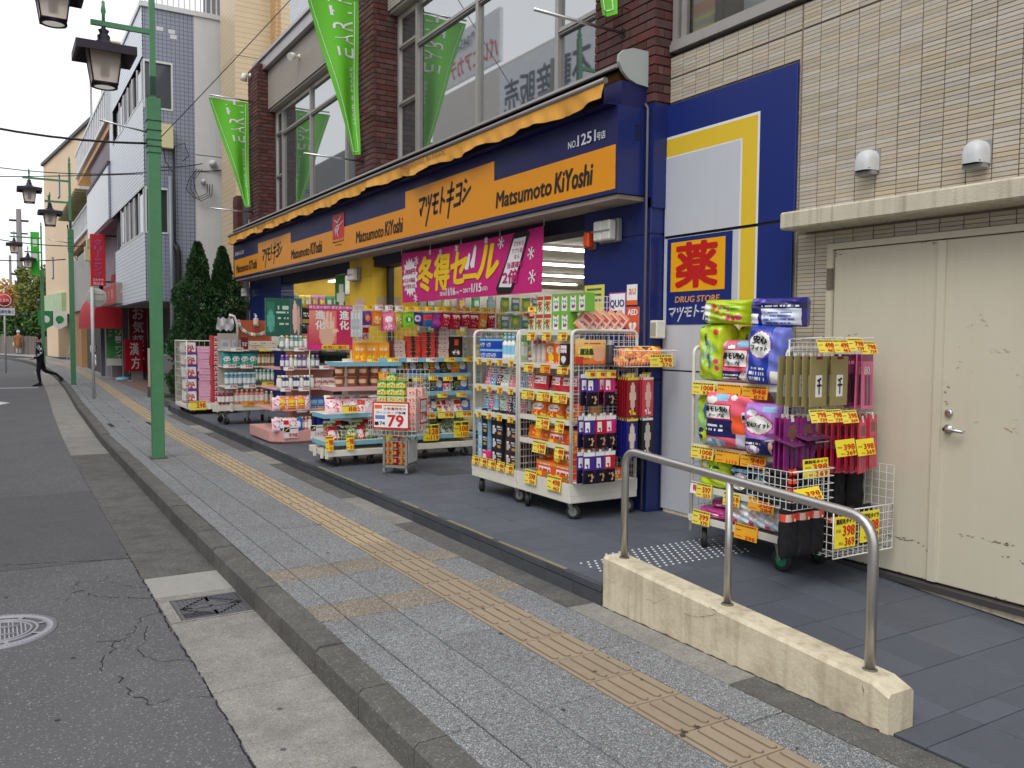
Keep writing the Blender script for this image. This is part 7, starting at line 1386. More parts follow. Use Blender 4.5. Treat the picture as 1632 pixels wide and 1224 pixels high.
pch = pkbag('teal_pouch', .17, .08, .23, paint(C(50, 160, 160), ('e', .5, .5, .35, .2, K['w']), ('t', .3, .45, .7, .56, K['b'], 1), ('s', .5, .25, .3, .15, [K['t'], K['w'], K['g']]), ('r', 0, .88, 1, 1, C(40, 130, 140))), 4, .1, seed=21)
row(fB, pch, 'refill_pouch', .10, .66, 4, .08, .965, 'teal detergent refill pouch', 'pouch', 'on the upper rack shelf', tilt=-.08)
lb_ = bottle('blue_bottle', .04, .22, C(110, 170, 206), C(190, 220, 232), K['w'], .8, 12); row(fB, lb_, 'detergent_bottle', .12, .62, 7, .08, .635, 'pale blue detergent bottle', 'bottle', 'on the middle rack shelf')
gl_ = bottle('mint_bottle', .03, .2, C(150, 196, 184), C(170, 210, 200), K['w'], .6, 10); row(fB, gl_, 'detergent_bottle', .60, .93, 5, .08, .70, 'mint green bottle', 'bottle', 'right of the blue bottles'); gf = bottle('gold_bottle', .028, .24, C(176, 130, 80), C(90, 60, 40), K['cr'], .6, 10); row(fB, gf, 'shampoo_bottle', .66, .93, 5, .08, .965, 'gold shampoo bottle', 'bottle', 'right of the teal pouches')
pkb = bottle('salmon_bottle', .045, .24, C(230, 140, 130), C(236, 180, 170), K['w'], .4, 12, sx=.7); rdb = bottle('wine_bottle', .035, .22, C(140, 40, 60), C(180, 140, 150), K['w'], .4, 10, sx=.7)
row(fB, rdb, 'softener_bottle', .0, .26, 4, .08, .335, 'wine red softener bottle', 'bottle', 'on the rack base at left'); row(fB, pkb, 'softener_bottle', .27, .76, 6, .08, .335, 'salmon pink softener bottle', 'bottle', 'on the rack base'); row(fB, bottle('clear_b', .035, .2, C(200, 196, 190), K['w'], C(230, 200, 180), .4, 10), 'softener_bottle', .76, .93, 2, .08, .335, 'clear bottle', 'bottle', 'at right of the rack base')
for x, z, bg in ((.18, 1.0, 'w'), (.45, .99, 'w'), (.2, .66, 'w'), (.5, .66, 'w'), (.8, .70, 'y'), (.76, 1.27, 'y'), (.48, .37, 'o'), (.74, .37, 'o'), (.3, 1.27, 'w')): tg2(Bk, x, -.01, z, '398', '', bg, .2, .065)
m = MB(); m.box(.36, .12, 1.24, .90, .14, 1.72, C(180, 90, 60)); m.box(.90, .1, 1.3, 1.12, .12, 1.76, C(226, 220, 216)); m.lathe([(0, 0), (.05, .0), (.05, .001)], 12, (1.0, .099, 1.5), axis=1, col=K['k'])
for i in range(22):
    a = PI * i / 21; x, z = .63 + .27 * math.cos(a), 1.70 - .22 * math.sin(a); m.lathe([(0, -.01), (.032, -.008), (.032, .008), (0, .01)], 7, (x, .10, z), axis=1, col=[C(236, 232, 228), C(190, 150, 170), C(120, 150, 110), C(220, 200, 150)][i % 4])
m.path([(.33, .08, 1.3), (.33, .08, 1.65), (.28, .08, 1.78), (.2, .08, 1.8)], .022, 6, col=C(222, 220, 216)); m.build('arched_sign', CARD(), Bk)
m = MB(); m.grid(lambda u, v: (.0 + .26 * u, .05 + .05 * math.sin(u * 9 + v * 5), 1.55 + .2 * v + .02 * math.sin(u * 20)), 12, 8, col=C(196, 198, 202)); m.build('clear_film', pm('clear_film', C(206, 208, 212), rough=.25), Bk)
good(bottle('lilac_pump', .045, .18, C(190, 170, 214), K['w'], C(226, 210, 160), .35, 12, pump=True), 'pump_bottle', fB, .63, .06, 1.62, 'lilac pump bottle standing at top of the arched sign', 'bottle')
row(fB, pkbox('silver_pack', .14, .06, .16, paint(C(190, 192, 196), ('r', .2, .3, .8, .7, C(160, 162, 168)))), 'pack', .06, .40, 2, .1, 1.235, 'silver grey pack', 'pack', 'on the rack top at left'); good(pkbox('wine_pack', .1, .06, .2, paint(C(110, 24, 44), ('t', .1, .3, .9, .7, K['w'], 2))), 'pack', fB, .44, .05, 1.235, 'wine red box on the rack top under the arch', 'box')
row(fB, pkbox('cream_case', .16, .08, .07, paint(C(226, 216, 204), ('t', .2, .3, .8, .6, C(150, 110, 80), 1)), nu=8, nv=6), 'soap_box', .5, .96, 3, .0, 1.235, 'cream soap box', 'box', 'under the arched sign', layers=2, dz=.072)
gr_r = pkbag('green_refill', .14, .06, .2, paint(C(60, 130, 110), ('r', .1, .4, .9, .75, K['w'])), 4, .1, seed=30)
# ================================================================== A: cage with tissue packs and pink boxes
fA = Frame(3.0, 16.5, ZP, 0)
A1 = thing('tissue_cage', 'cream wire cage with stacked tissue packs, farthest display at the platform end', 'roll cage', fA.w(0, 0, 0), 0)
m = MB(); m.bbox(0, 0, .10, .95, 1.3, .17, .004); m.build('base_tray', WHITEM(), A1)
m = MB(); m.path([(.0, .02, .12), (.0, .02, 1.36), (.95, .02, 1.36), (.95, .02, 1.0)], .014, 6); m.path([(0, .02, 1.36), (0, 1.2, 1.36), (0, 1.2, .12)], .014, 6); m.build('frame', WHITEM(), A1)
m = MB(); wiregrid(m, (.0, .05, .15), (0, 1, 0), (0, 0, 1), 1.2, 1.2, .12, .14, .005); wiregrid(m, (.35, 1.2, 1.0), (1, 0, 0), (0, 0, 1), .6, .36, .1, .4, .004); m.build('cage_bars', WHITEM(), A1)
for (x, y) in ((.1, .06), (.85, .06), (.1, 1.2)): caster(A1, x, y, .05, BLACKR(), .1)
tis = pkbox('tissue_pack', .225, .3, .225, paint(C(236, 234, 236), ('s', .5, .5, .4, .32, [K['r'], K['b'], K['o'], K['w']]), ('r', 0, 0, 1, .14, K['b']), ('r', 0, .14, 1, .2, K['r']), ('t', .15, .45, .85, .62, K['r'], 1)), nu=16, nv=14)
row(fA, tis, 'tissue_pack', .045, .275, 1, .6, .17, 'white tissue pack with red and blue print', 'tissue pack', 'in the far wire cage', layers=5, dz=.232, jit=.008)
pkx = pkbox('pink_flat_box', .26, .3, .058, paint(C(232, 176, 204), ('r', 0, .9, 1, 1, C(206, 150, 184)), ('t', .1, .3, .9, .7, C(240, 200, 220), 1)), nu=10, nv=4)
row(fA, pkx, 'pink_box', .30, .60, 1, .6, .172, 'flat pink box', 'box', 'in tall pink stack', group='stack of flat pink boxes', layers=10, dz=.06, jit=.008, rj=.04); row(fA, pkx, 'pink_box', .28, .58, 1, .6, .172 + .6, 'flat pink box', 'box', 'in upper part of the tall pink stack', group='stack of flat pink boxes', layers=8, dz=.06, jit=.008, rj=.04)
rdx = pkbox('red_flat_box', .16, .2, .09, paint(C(196, 60, 66), ('r', .1, .2, .9, .8, C(150, 60, 90)), ('t', .15, .3, .85, .7, K['w'], 1)), nu=8, nv=5)
row(fA, rdx, 'red_box', .40, .58, 1, -.15, .172, 'small red box', 'box', 'in the red column by the pink stack', group='red boxes in a column', layers=9, dz=.092, jit=.004); row(fA, rdx, 'red_box', .40, .58, 1, -.15, 1.0, 'small red box', 'box', 'in upper part of red column', group='red boxes in a column', layers=5, dz=.092, jit=.004)
tg2(A1, .18, .0, .25, '298', '', 'y', .3, .17); tg2(A1, .42, -.02, .24, '98', '', 'w', .16, .15)
# ================================================================== shelves seen through the second opening
S2 = thing('inner_shelf', 'dark shop shelf of detergent bottles seen through the far opening', 'display shelf', (5.0, 17.2, .10), 0)
m = MB(); m.box(0, .0, 2.04, 1.5, .45, 2.07); m.box(0, .0, 1.6, 1.5, .45, 1.63); m.box(0, .0, 1.1, 1.5, .45, 1.13); m.box(-.03, 0, 0, 0, .45, 2.1); m.box(0, .45, 0, 1.5, .48, 2.06); m.build('shelf_frame', pm('dark_green_shelf', C(40, 60, 54), rough=.5), S2)
f2 = Frame(5.0, 17.2, .10, 0)
B4 = [bottle('big_teal', .08, .28, C(110, 140, 140), C(170, 190, 190), C(140, 160, 160), .5, 12, sx=.6), pkbag('ylw_pouch', .16, .08, .26, paint(C(226, 206, 90), ('e', .5, .5, .3, .2, K['w'])), 4, .1), pkbag('vio_pouch', .16, .08, .26, paint(C(190, 130, 180), ('e', .5, .5, .3, .2, K['y'])), 4, .1), pkbag('grn_pouch', .16, .08, .26, paint(C(90, 150, 110), ('e', .5, .5, .3, .2, C(200, 220, 200))), 4, .1), gr_r]
BN = ['grey teal bottle', 'yellow pouch', 'violet pouch', 'green pouch', 'dark green refill']
row(f2, [B4[i] for i in (0, 0, 1, 1, 2, 2, 3, 3, 3)], 'detergent_pack', .02, 1.2, 8, .1, 2.075, [BN[i] for i in (0, 0, 1, 1, 2, 2, 3, 3, 3)], 'pack', 'on upper inner shelf'); row(f2, [B4[4], B4[3]], 'detergent_pack', .02, 1.4, 9, .1, 1.635, ['dark green refill', 'green pouch'], 'pack', 'on the middle inner shelf'); row(f2, [B4[2], B4[0]], 'detergent_pack', .02, 1.4, 9, .1, 1.135, ['violet pouch', 'grey teal bottle'], 'pack', 'on the low inner shelf')
G3 = thing('inner_gondola', 'white shop shelf deep inside the entrance', 'display shelf', (5.25, 12.3, .10), 0)
m = MB(); m.box(0, .3, 0, 4.5, .4, 2.35); [m.box(0, 0, z, 4.5, .3, z + .02) for z in (.7, 1.1, 1.5, 1.9)]; m.build('shelf_frame', INW, G3)
f3 = Frame(5.25, 12.3, .10, 0)
for zi, z in enumerate((.72, 1.12, 1.52, 1.92)): row(f3, [B4[(zi + k) % 5] for k in (0, 2, 1, 3, 4)], 'pack', .05, 4.4, 16, .1, z, [BN[(zi + k) % 5] for k in (0, 2, 1, 3, 4)], 'pack', f"in row {['one', 'two', 'three', 'four'][zi]} of deep white shelf")
# ================================================================== STREET: buildings further on
def gridmat(name, col, mort, sx, sz, rough=.4, gap=.012):
    if name in MATS: return MATS[name]
    m = pm(name, col, rough=rough, var=.06, scale=4); t = m.node_tree; p = t.nodes['Principled BSDF']; L = t.links
    src = p.inputs['Base Color'].links[0].from_socket
    g = t.nodes.new('ShaderNodeNewGeometry'); sp = t.nodes.new('ShaderNodeSeparateXYZ'); L.new(g.outputs['Position'], sp.inputs[0])
    ad = t.nodes.new('ShaderNodeMath'); ad.operation = 'ADD'; L.new(sp.outputs[0], ad.inputs[0]); L.new(sp.outputs[1], ad.inputs[1])
    fs = []
    for o, s_ in ((ad.outputs[0], sx), (sp.outputs[2], sz)):
        a = t.nodes.new('ShaderNodeMath'); a.operation = 'PINGPONG'; a.inputs[1].default_value = s_ / 2; L.new(o, a.inputs[0])
        b = t.nodes.new('ShaderNodeMath'); b.operation = 'LESS_THAN'; b.inputs[1].default_value = gap / 2; L.new(a.outputs[0], b.inputs[0]); fs.append(b)
    mx = t.nodes.new('ShaderNodeMath'); mx.operation = 'MAXIMUM'; L.new(fs[0].outputs[0], mx.inputs[0]); L.new(fs[1].outputs[0], mx.inputs[1])
    mi = t.nodes.new('ShaderNodeMix'); mi.data_type = 'RGBA'; L.new(mx.outputs[0], mi.inputs[0]); L.new(src, mi.inputs[6]); mi.inputs[7].default_value = (*mort, 1); L.new(mi.outputs[2], p.inputs['Base Color']); return m
GT = gridmat('grey_mosaic_tile', C(142, 148, 166), C(100, 104, 116), .10, .10, gap=.016)
GTW = gridmat('pale_mosaic_tile', C(216, 221, 230), C(140, 146, 156), 5, .10, gap=.014)
CWL = pm('pale_concrete_wall', C(206, 206, 207), rough=.75, var=.06, scale=1, streak=.12, dcol=C(140, 138, 134))
DKG = pm('dark_window_glass', (.035, .04, .045), rough=.05, var=0, spec=.9); WFR = pm('white_window_frame', C(206, 208, 210), rough=.4)
GRN = pm('green_lamp_paint', C(80, 138, 96), rough=.42, var=.10, scale=6, streak=.10, dcol=C(40, 96, 66), dirt=.2, dscale=5)
GRD = pm('dark_green_band', C(24, 74, 58), rough=.5, var=.1)
IRB = pm('dark_lantern_iron', C(48, 42, 54), rough=.5, metal=.3, var=.08)
def bld(name, lab, x, y): 
    t = thing(name, lab, 'building', (x, y, 0)); t['_o'] = (x, y); return t
def BX(t, name, mat, boxes, parent=None, bev=False):
    ox, oy = t['_o'] if '_o' in t else (0, 0); m = MB()
    for b in boxes: m.box(b[0] - ox, b[1] - oy, b[2], b[3] - ox, b[4] - oy, b[5])
    return m.build(name, mat, parent or t)
# grey tiled corner building
g1 = bld('tiled_apartment_building', 'grey mosaic tiled building with corner windows and pale concrete side wall', 3.215, 23)
BX(g1, 'side_wall', GT, [(3.235, 23.0, 2.45, 3.25, 23.2, 9.62), (3.235, 23, 8.36, 4.44, 23.2, 9.62), (3.235, 23, 5.26, 4.44, 23.2, 7.18), (3.93, 23, 7.18, 4.44, 23.2, 8.36), (3.80, 23, 4.12, 4.44, 23.2, 5.26), (3.235, 23, 2.45, 4.44, 23.2, 4.12)])
BX(g1, 'concrete_wall', CWL, [(4.442, 22.99, 0, 9, 23.2, 6.16), (4.442, 22.99, 6.18, 5.7, 23.2, 9.62), (5.715, 22.99, 6.18, 9, 23.2, 9.62)])
BX(g1, 'street_wall', GTW, [(3.215, 23.0, 5.26, 3.234, 30, 7.36), (3.215, 23.0, 8.4, 3.234, 30, 9.62), (3.215, 23.0, 2.45, 3.234, 29.0, 4.12), (3.215, 29.2, 7.36, 3.234, 30, 8.4)])
BX(g1, 'core', BLK, [(3.40, 23.2, 2.6, 9, 30, 9.5)])
BX(g1, 'overhang_soffit', pm('grey_soffit', C(110, 110, 116), rough=.8), [(3.236, 23.01, 2.42, 5.2, 29, 2.449)])
BX(g1, 'ground_floor_wall', pm('dim_ground_wall', C(96, 92, 90), rough=.8, var=.1), [(4.9, 23.2, 0, 5.1, 34, 2.5), (4.2, 23.0, 0, 4.44, 23.2, 2.42)])
BX(g1, 'roof_slab', WFR, [(3.18, 22.95, 9.62, 9, 30, 9.74)])
m = MB(); 
for i in range(44): m.box(3.3 + i * .13 - 3.215, -.02, 9.74, 3.33 + i * .13 - 3.215, .01, 10.6)
m.box(.0, -.03, 10.6, 5.8, .03, 10.66); m.build('roof_railing', WFR, g1); BX(g1, 'railing_backdrop', pm('dim_grey_panel', C(120, 122, 128)), [(4.9, 24, 9.74, 8.5, 24.1, 11)])
for (z0, z1, xe, ye) in ((7.18, 8.36, 3.93, 28.9), (4.12, 5.26, 3.80, 27.8)):
    w = BX(g1, 'corner_window', WFR, [(3.24, 22.985, z1 - .05, xe, 23.05, z1), (3.24, 22.985, z0, xe, 23.05, z0 + .04), (xe - .04, 22.985, z0 + .04, xe, 23.05, z1 - .05), (3.24, 22.985, z0 + .04, 3.28, 23.04, z1 - .05)])
    BX(g1, 'pane', DKG, [(3.28, 23.06, z0 + .04, xe - .04, 23.08, z1 - .05)], w)
    wz = z0 + (.2 if z0 > 6 else 0); w = BX(g1, 'strip_window', WFR, [(3.21, 23.1, wz, 3.25, ye, wz + .05)] + [(3.215, y, wz + .05, 3.25, y + .08, z1 - .05) for y in (23.1, 23.9, 24.8, 25.7, 26.6, 27.5)])
    BX(g1, 'blind', pm('grey_blind', C(146, 144, 148), rough=.7), [(3.26, 24.8, wz, 3.28, 25.6, z1), (3.26, 26, wz, 3.28, 27.3, z1)], w); BX(g1, 'pane', DKG, [(3.29, 23.2, wz, 3.31, ye, z1)], w)
BX(g1, 'pale_patch', pm('pale_tile', C(206, 208, 212), rough=.4), [(3.56, 22.992, 9.1, 3.72, 23, 9.2), (3.84, 22.992, 9.08, 4.0, 23, 9.18), (3.88, 22.992, 8.96, 4.04, 23, 9.06)])
m = MB(); m.tube((.60, -.12, .0), (.60, -.12, 5.55), .05, 10); m.build('steel_pipe', pm('galvanised_pipe', C(128, 136, 144), rough=.5, metal=.3, var=.12), g1)
m = MB(); m.path([(.70, -.1, 6.3), (.70, -.1, 3.95), (.74, -.1, 3.8)], .028, 8); m.path([(.72, -.1, 3.85), (.76, -.1, 3.7), (.77, -.1, 3.5), (.77, -.1, 2.3), (.74, -.1, 2.1), (.74, -.1, .1)], .075, 10); m.build('black_pipe', BLK, g1)
m = MB(); m.bbox(.39, -.2, 6.22, .68, -.02, 6.80, .01); m.build('meter_box', pm('cream_meter_box', C(206, 200, 156), rough=.5, var=.05), g1)
def hood(x, z, s_=.09):
    m = MB(); m.lathe([(s_, -.0), (s_, .1), (s_ * .8, .16), (0, .17)], 12, (x - 3.215, 0, z), axis=1); m.v = [(a, -abs(b), c) for a, b, c in m.v]; m.build('vent_hood', pm('vent_white', C(196, 198, 200)), g1)
hood(4.86, 5.98); hood(4.62, 5.5, .06); hood(5.5, 5.4, .07)
m = MB(); r = random.Random(31)
for k in range(3):
    x0 = 1.2 + k * .06; m.path([(x0 + .3, -.1, 5.45), (x0 + .28, -.12, 5.2 - k * .02), (x0, -.12, 5.05 - .03 * k), (x0 - .22 + .05 * k, -.12, 5.25), (x0 - .16, -.12, 5.5), (x0 + .05, -.1, 5.8)], .010, 5)
m.path([(.45, -.1, 6.25), (.5, -.12, 5.9), (.7, -.12, 5.6), (.68, -.1, 5.2)], .012, 5); m.path([(.7, -.1, 6.3), (.95, -.12, 6.4), (1.05, -.12, 6.1), (.9, -.12, 5.95)], .010, 5); m.build('cable_loop', BLK, g1)
# beige building behind the shop
g2 = bld('beige_tower', 'beige tiled building rising behind the far end of the shop', 4.98, 21)
BT = gridmat('beige_rib_tile', C(208, 188, 156), C(188, 166, 134), 6, .12, gap=.02)
BX(g2, 'wall', BT, [(4.98, 21, 0, 5.83, 22.5, 8.2), (4.98, 21, 8.215, 5.83, 22.5, 14), (5.96, 20.6, 0, 9, 22.5, 14)]); BX(g2, 'corner_strip', gridmat('tan_tile', C(196, 158, 112), C(160, 128, 90), .1, .1, gap=.02), [(5.83, 20.59, 0, 5.96, 22.5, 14)])
an = bld('brick_annex', 'narrow dark brick pier with slate fence between shop and grey building', 5.0, 21.3)
BX(an, 'brick_pier', pm('annex_brick', C(92, 52, 50), rough=.8, var=.2, scale=20), [(4.74, 19.9, 0, 4.98, 20.3, 4.75)]); BX(an, 'slate_panel', pm('slate_screen', C(84, 82, 92), rough=.6), [(4.85, 19.6, 0, 4.9, 19.9, 4.7)])
m = MB(); 
for i in range(22): m.bbox(4.735 - 5.0, 19.895 - 21.3, .3 + i * .2, 4.985 - 5, 20.305 - 21.3, .3 + i * .2 + .185, .004)
m.build('brick_course', pm('annex_brick', (0, 0, 0)), an)
# second building: white ribbed box, red cleaning sign
g3 = bld('cleaning_shop_building', 'building with white ribbed box front above a red awning', 3.3, 30)
WRB = gridmat('white_rib_board', C(226, 230, 236), C(196, 202, 212), 9, .14, gap=.02)
BX(g3, 'upper_box', WRB, [(3.15, 30.05, 5.25, 3.3, 37.2, 6.95)]); BX(g3, 'box_end', GT, [(3.152, 29.9, 5.25, 3.9, 30.045, 6.95)]); BX(g3, 'coping', pm('dark_coping', C(70, 66, 72)), [(3.12, 29.88, 6.95, 3.4, 37.3, 7.05)])
BX(g3, 'wall', pm('purplish_grey_wall', C(140, 130, 138), rough=.8), [(3.7, 30.0, 2.75, 9, 37.5, 5.24), (5.0, 30, 0, 9, 37.5, 2.74), (3.7, 35, 0, 5, 37.5, 2.74), (3.3, 30.1, 5.24, 9, 37.2, 9.6)])
w = BX(g3, 'window_frame', WFR, [(3.62, 30.1, 3.5, 3.69, 30.3, 5.2), (3.62, 31.8, 3.5, 3.69, 32, 5.2)]); BX(g3, 'pane', DKG, [(3.64, 30.3, 3.7, 3.68, 31.8, 5.2)], w); BX(g3, 'red_beam', pm('dull_red_paint', C(140, 50, 56), rough=.6), [(3.5, 30.1, 3.3, 3.6, 33, 3.65)])
BX(g3, 'shopfront', pm('dim_shopfront', C(52, 44, 46), rough=.5), [(4.93, 30.1, 0, 4.98, 35, 2.7)]); BX(g3, 'post', pm('steel_blue_post', C(98, 104, 122), rough=.5), [(3.42, 35.9, 0, 3.56, 36.05, 3.2)])
t = thing('red_awning', 'rounded red cloth awning over the cleaning shop', 'awning', (3.66, 31.4, 1.95)); RA = pm('red_awning_cloth', C(178, 30, 44), rough=.7, var=.06)
m = MB(); m.grid(lambda u, v: (-.85 * math.sin(v * PI / 2), 6.2 * u, 1.25 * math.cos(v * PI / 2) ** .8 if v < 1 else 0), 8, 10); m.grid(lambda u, v: (-.85 * math.sin(v * PI / 2) * u, 0, 1.25 * math.cos(v * PI / 2) ** .8 * u if v < 1 else 0), 4, 10); m.grid(lambda u, v: (-.85, 6.2 * u, -.16 * v + .0), 30, 1); m.grid(lambda u, v: (-.85 * u, 0, -.16 * v + .0), 6, 1); m.build('cloth', RA, t)
RS = pm('red_sign_board', C(206, 40, 52), rough=.45, var=.04); WT = pm('white_sign_letter', C(226, 222, 224), rough=.5, var=.02)
def board(name, lab, cat, x0, x1, y, z0, z1, mat, texts, d=.12, rz=0.0, frame=None, base=0):
    t = thing(name, lab, cat, ((x0 + x1) / 2, y, base), rz); w = (x1 - x0) / 2
    m = MB(); m.bbox(-w, 0, z0 - base, w, d, z1 - base, .008); m.build('board', mat, t)
    if frame: m = MB(); [m.box(*b) for b in ((-w - .012, -.01, z0 - base, -w, d, z1 - base), (w, -.01, z0 - base, w + .012, d, z1 - base), (-w, -.01, z1 - base, w, d, z1 - base + .012))]; m.build('frame', frame, t)
    for (s_, u, v, wu, hv, mt) in texts: m = MB(); m.text(s_, (-w + 2 * w * u, -.006, z0 - base + (z1 - z0) * v), (1, 0, 0), UZ, 2 * w * wu, (z1 - z0) * hv, bold=.02); m.build('lettering', mt, t)
    return t
PUR = pm('purple_letter', C(150, 110, 190), rough=.5)
t = board('vertical_sign', 'tall red vertical sign with lilac katakana over the awning', 'sign', 2.87, 3.34, 33, 3.28, 5.06, RS, [(c, .27, .80 - i * .135, .46, .105, PUR) for i, c in enumerate('クリ')] + [('ー', .47, .55, .05, .11, PUR)] + [(c, .27, .42 - i * .125, .46, .10, PUR) for i, c in enumerate('ニング')] + [('さわやか', .14, .085, .72, .06, WT), ('商店会', .16, .015, .68, .055, WT)], .16)
m = MB(); m.box(.24, .02, 5.0, .6, .06, 5.05); m.box(.24, .02, 3.4, .6, .06, 3.45); m.build('bracket', IRB, t)
t = thing('red_box_sign', 'faded red box sign under the grey tiled overhang', 'sign', (3.05, 27.4, 2.5))
m = MB(); m.bbox(0, .05, 0, .5, 3.6, .62, .01); m.build('sign_box', pm('greyish_box', C(150, 140, 138), rough=.6), t); m = MB(); m.box(-.012, .1, .04, -.001, 3.55, .58); m.build('face', pm('faded_red', C(186, 70, 66), rough=.6, var=.1), t)
m = MB(); [m.text(c, (-.016, 2.9 - i * .85, .16), RY, UZ, .45, .3, bold=.02) for i, c in enumerate('漢方薬')]; m.text('薬局', (.1, .045, .3), (1, 0, 0), UZ, .28, .12, bold=.02); m.build('lettering', pm('faint_letter', C(220, 170, 160)), t)
DR = pm('dark_red_board', C(150, 24, 44), rough=.5, var=.05)
board('shop_banner', 'dark red vertical board with white characters reading about herbal medicine', 'sign', 4.06, 4.66, 33, .2, 2.62, DR, [(c, .2, .80 - i * .2, .6, .17, WT) for i, c in enumerate('お気軽に')], .05, frame=WT)
t = board('herbal_sign', 'red standing sign with two large white characters before the dark red board', 'sign', 3.70, 4.30, 31.4, .36, 1.42, RS if False else pm('crimson_board', C(176, 24, 44), rough=.45), [('漢', .28, .52, .5, .38, WT), ('方', .36, .07, .46, .38, WT)], .05, .25)
m = MB(); m.box(-.05, .06, .0, .32, .1, .36); m.box(-.12, -.1, 0, .36, .3, .05); m.build('stand', pm('sign_stand_grey', C(150, 148, 146), rough=.6), t)
t = thing('nobori_banner', 'green vertical cloth banner on a pole with pale blue water base', 'banner', (3.72, 32.4, 0))
m = MB(); m.grid(lambda u, v: (-.46 + .48 * u, .03 * math.sin(v * 9 + u * 3), .52 + 1.62 * v), 6, 20, colf=lambda u, v: C(206, 214, 206) if v < .16 else C(76, 150, 84)); m.build('cloth', CLOTHM(), t)
m = MB(); [m.text(c, (-.18, -.04, 1.78 - i * .21), (1, 0, 0), UZ, .18, .18, bold=.02) for i, c in enumerate('クリーニング')]; [m.text(c, (-.40, -.04, 1.9 - i * .13), (1, 0, 0), UZ, .12, .11, bold=.01) for i, c in enumerate('さわやか')]; m.build('lettering', WT, t)
m = MB(); m.tube((.05, 0, .05), (.05, 0, 2.3), .012, 6); m.tube((.05, 0, 2.2), (-.46, 0, 2.16), .008, 6); m.build('pole', WT, t); m = MB(); m.lathe([(0, 0), (.24, 0), (.25, .04), (.2, .1), (.06, .13), (0, .13)], 16, (.05, 0, 0)); m.build('water_base', pm('sky_blue_plastic', C(120, 190, 226), rough=.3), t)
t = thing('narrow_post_sign', 'narrow cream plate on a short concrete post at pavement edge', 'sign', (3.40, 23.4, 0))
m = MB(); m.bbox(-.10, 0, .0, .06, .14, .27, .008); m.build('post', CONCD, t); m = MB(); m.box(-.09, .02, .27, .03, .05, 1.25); m.build('plate', pm('cream_plate', C(200, 194, 170), rough=.5, var=.08), t)
t = thing('cabinet', 'grey metal cabinet with green packs on top behind the near lamp post', 'cabinet', (3.35, 22.2, 0))
m = MB(); m.bbox(0, 0, .08, .62, .5, 1.12, .03); m.box(.05, .03, 0, .58, .45, .08); m.build('cabinet_body', pm('cabinet_grey', C(118, 118, 120), rough=.5, var=.06), t); m = MB(); m.box(.05, -.012, .15, .57, -.001, .62); m.box(.05, -.012, .65, .57, -.001, 1.05); m.build('door', pm('cabinet_door', C(128, 128, 130), rough=.5), t)
row(Frame(3.35, 22.2, 0, 0), B4[3], 'pack', .2, .6, 2, .15, 1.12, 'pale green pack', 'pack', 'on top of the grey cabinet')
t = thing('road_sign_back', 'round traffic sign seen from behind on a white post', 'traffic sign', (2.06, 23.5, 0))
m = MB(); m.tube((0, 0, 0), (0, 0, 2.76), .038, 10); m.build('post', pm('white_post', C(196, 198, 200), rough=.5, var=.08, dirt=.3, dscale=6), t); m = MB(); m.lathe([(0, .045), (.225, .045), (.235, .052), (.235, .06), (0, .06)], 28, (.11, 0, 2.50), axis=1); m.build('disc', pm('disc_back_grey', C(176, 176, 176), rough=.6, metal=.0, var=.1), t)
m = MB(); m.box(-.06, .038, 2.58, .28, .046, 2.60); m.box(-.06, .038, 2.42, .28, .046, 2.44); m.box(-.03, -.03, 2.76, .03, .03, 2.79); m.build('clamp', pm('clamp_yellow', C(170, 150, 90)), t)
# third building: balconies
g4 = bld('balcony_building', 'grey concrete building with white lattice balconies along the street', 3.4, 38)
CG = pm('street_concrete', C(176, 174, 170), rough=.85, var=.08, scale=.8, streak=.3, dcol=C(110, 106, 100))
BX(g4, 'wall', CG, [(3.4, 38.0, 2.7, 3.6, 50, 5.2), (3.9, 37.6, 0, 12, 50, 10.2)]); BX(g4, 'dark_recess', pm('recess', C(60, 54, 52)), [(3.7, 37.9, 5.3, 3.88, 50, 6.3), (3.7, 38, .0, 3.88, 45, 2.7)]); BX(g4, 'tan_pier', pm('tan_tile_plain', C(176, 136, 92), rough=.7, var=.1), [(3.5, 45.5, 0, 3.9, 50, 2.7)])
for (z, y0, y1, x) in ((5.9, 37.5, 50, 3.3), (8.3, 29.9, 42, 3.1)):
    b = BX(g4, 'balcony', WFR, [(x, y0, z, x + .1, y1, z + .12), (x, y0, z + .95, x + .1, y1, z + 1.05)] + [(x + .02, y0 + i * .6, z + .12, x + .06, y0 + i * .6 + .3, z + .95) for i in range(int((y1 - y0) / .6))]); BX(g4, 'balcony_slab', pm('slab_peach', C(214, 168, 130), rough=.7), [(x + .1, y0, z - .25, x + 1.2, y1, z)], b)
    BX(g4, 'balcony_end', WFR, [(x, y0 - .05, z - .05, x + 2.2, y0, z + 1.05)], b)
m = MB(); 
for i in range(16): m.box(-.55, 1 + i * .7, 7.35 - 0, 0.4, 1.08 + i * .7, 7.42)
m.box(-.55, .8, 7.43, .4, 12, 7.45); m.build('ribbed_canopy', pm('yellowish_canopy', C(206, 200, 160), rough=.6), g4)
BX(g4, 'roof_canopy', pm('yellowish_canopy', (0, 0, 0)), [(3.3, 33, 11.7, 5.4, 37, 11.75)]); BX(g4, 'canopy_post', WFR, [(3.3, 33, 9.3, 3.38, 33.08, 11.7), (3.3, 36.9, 9.3, 3.38, 37, 11.7), (5.2, 33, 9.3, 5.28, 33.08, 11.7)]); BX(g4, 'penthouse', pm('peach_wall', C(222, 176, 136), rough=.7), [(4.7, 34, 9.3, 8, 38, 13)])
BX(g4, 'meter_box', pm('cream_meter_box', (0, 0, 0)), [(3.2, 39, 4.6, 3.4, 39.5, 5.2), (3.15, 37.6, 5.0, 3.35, 38, 5.5)])
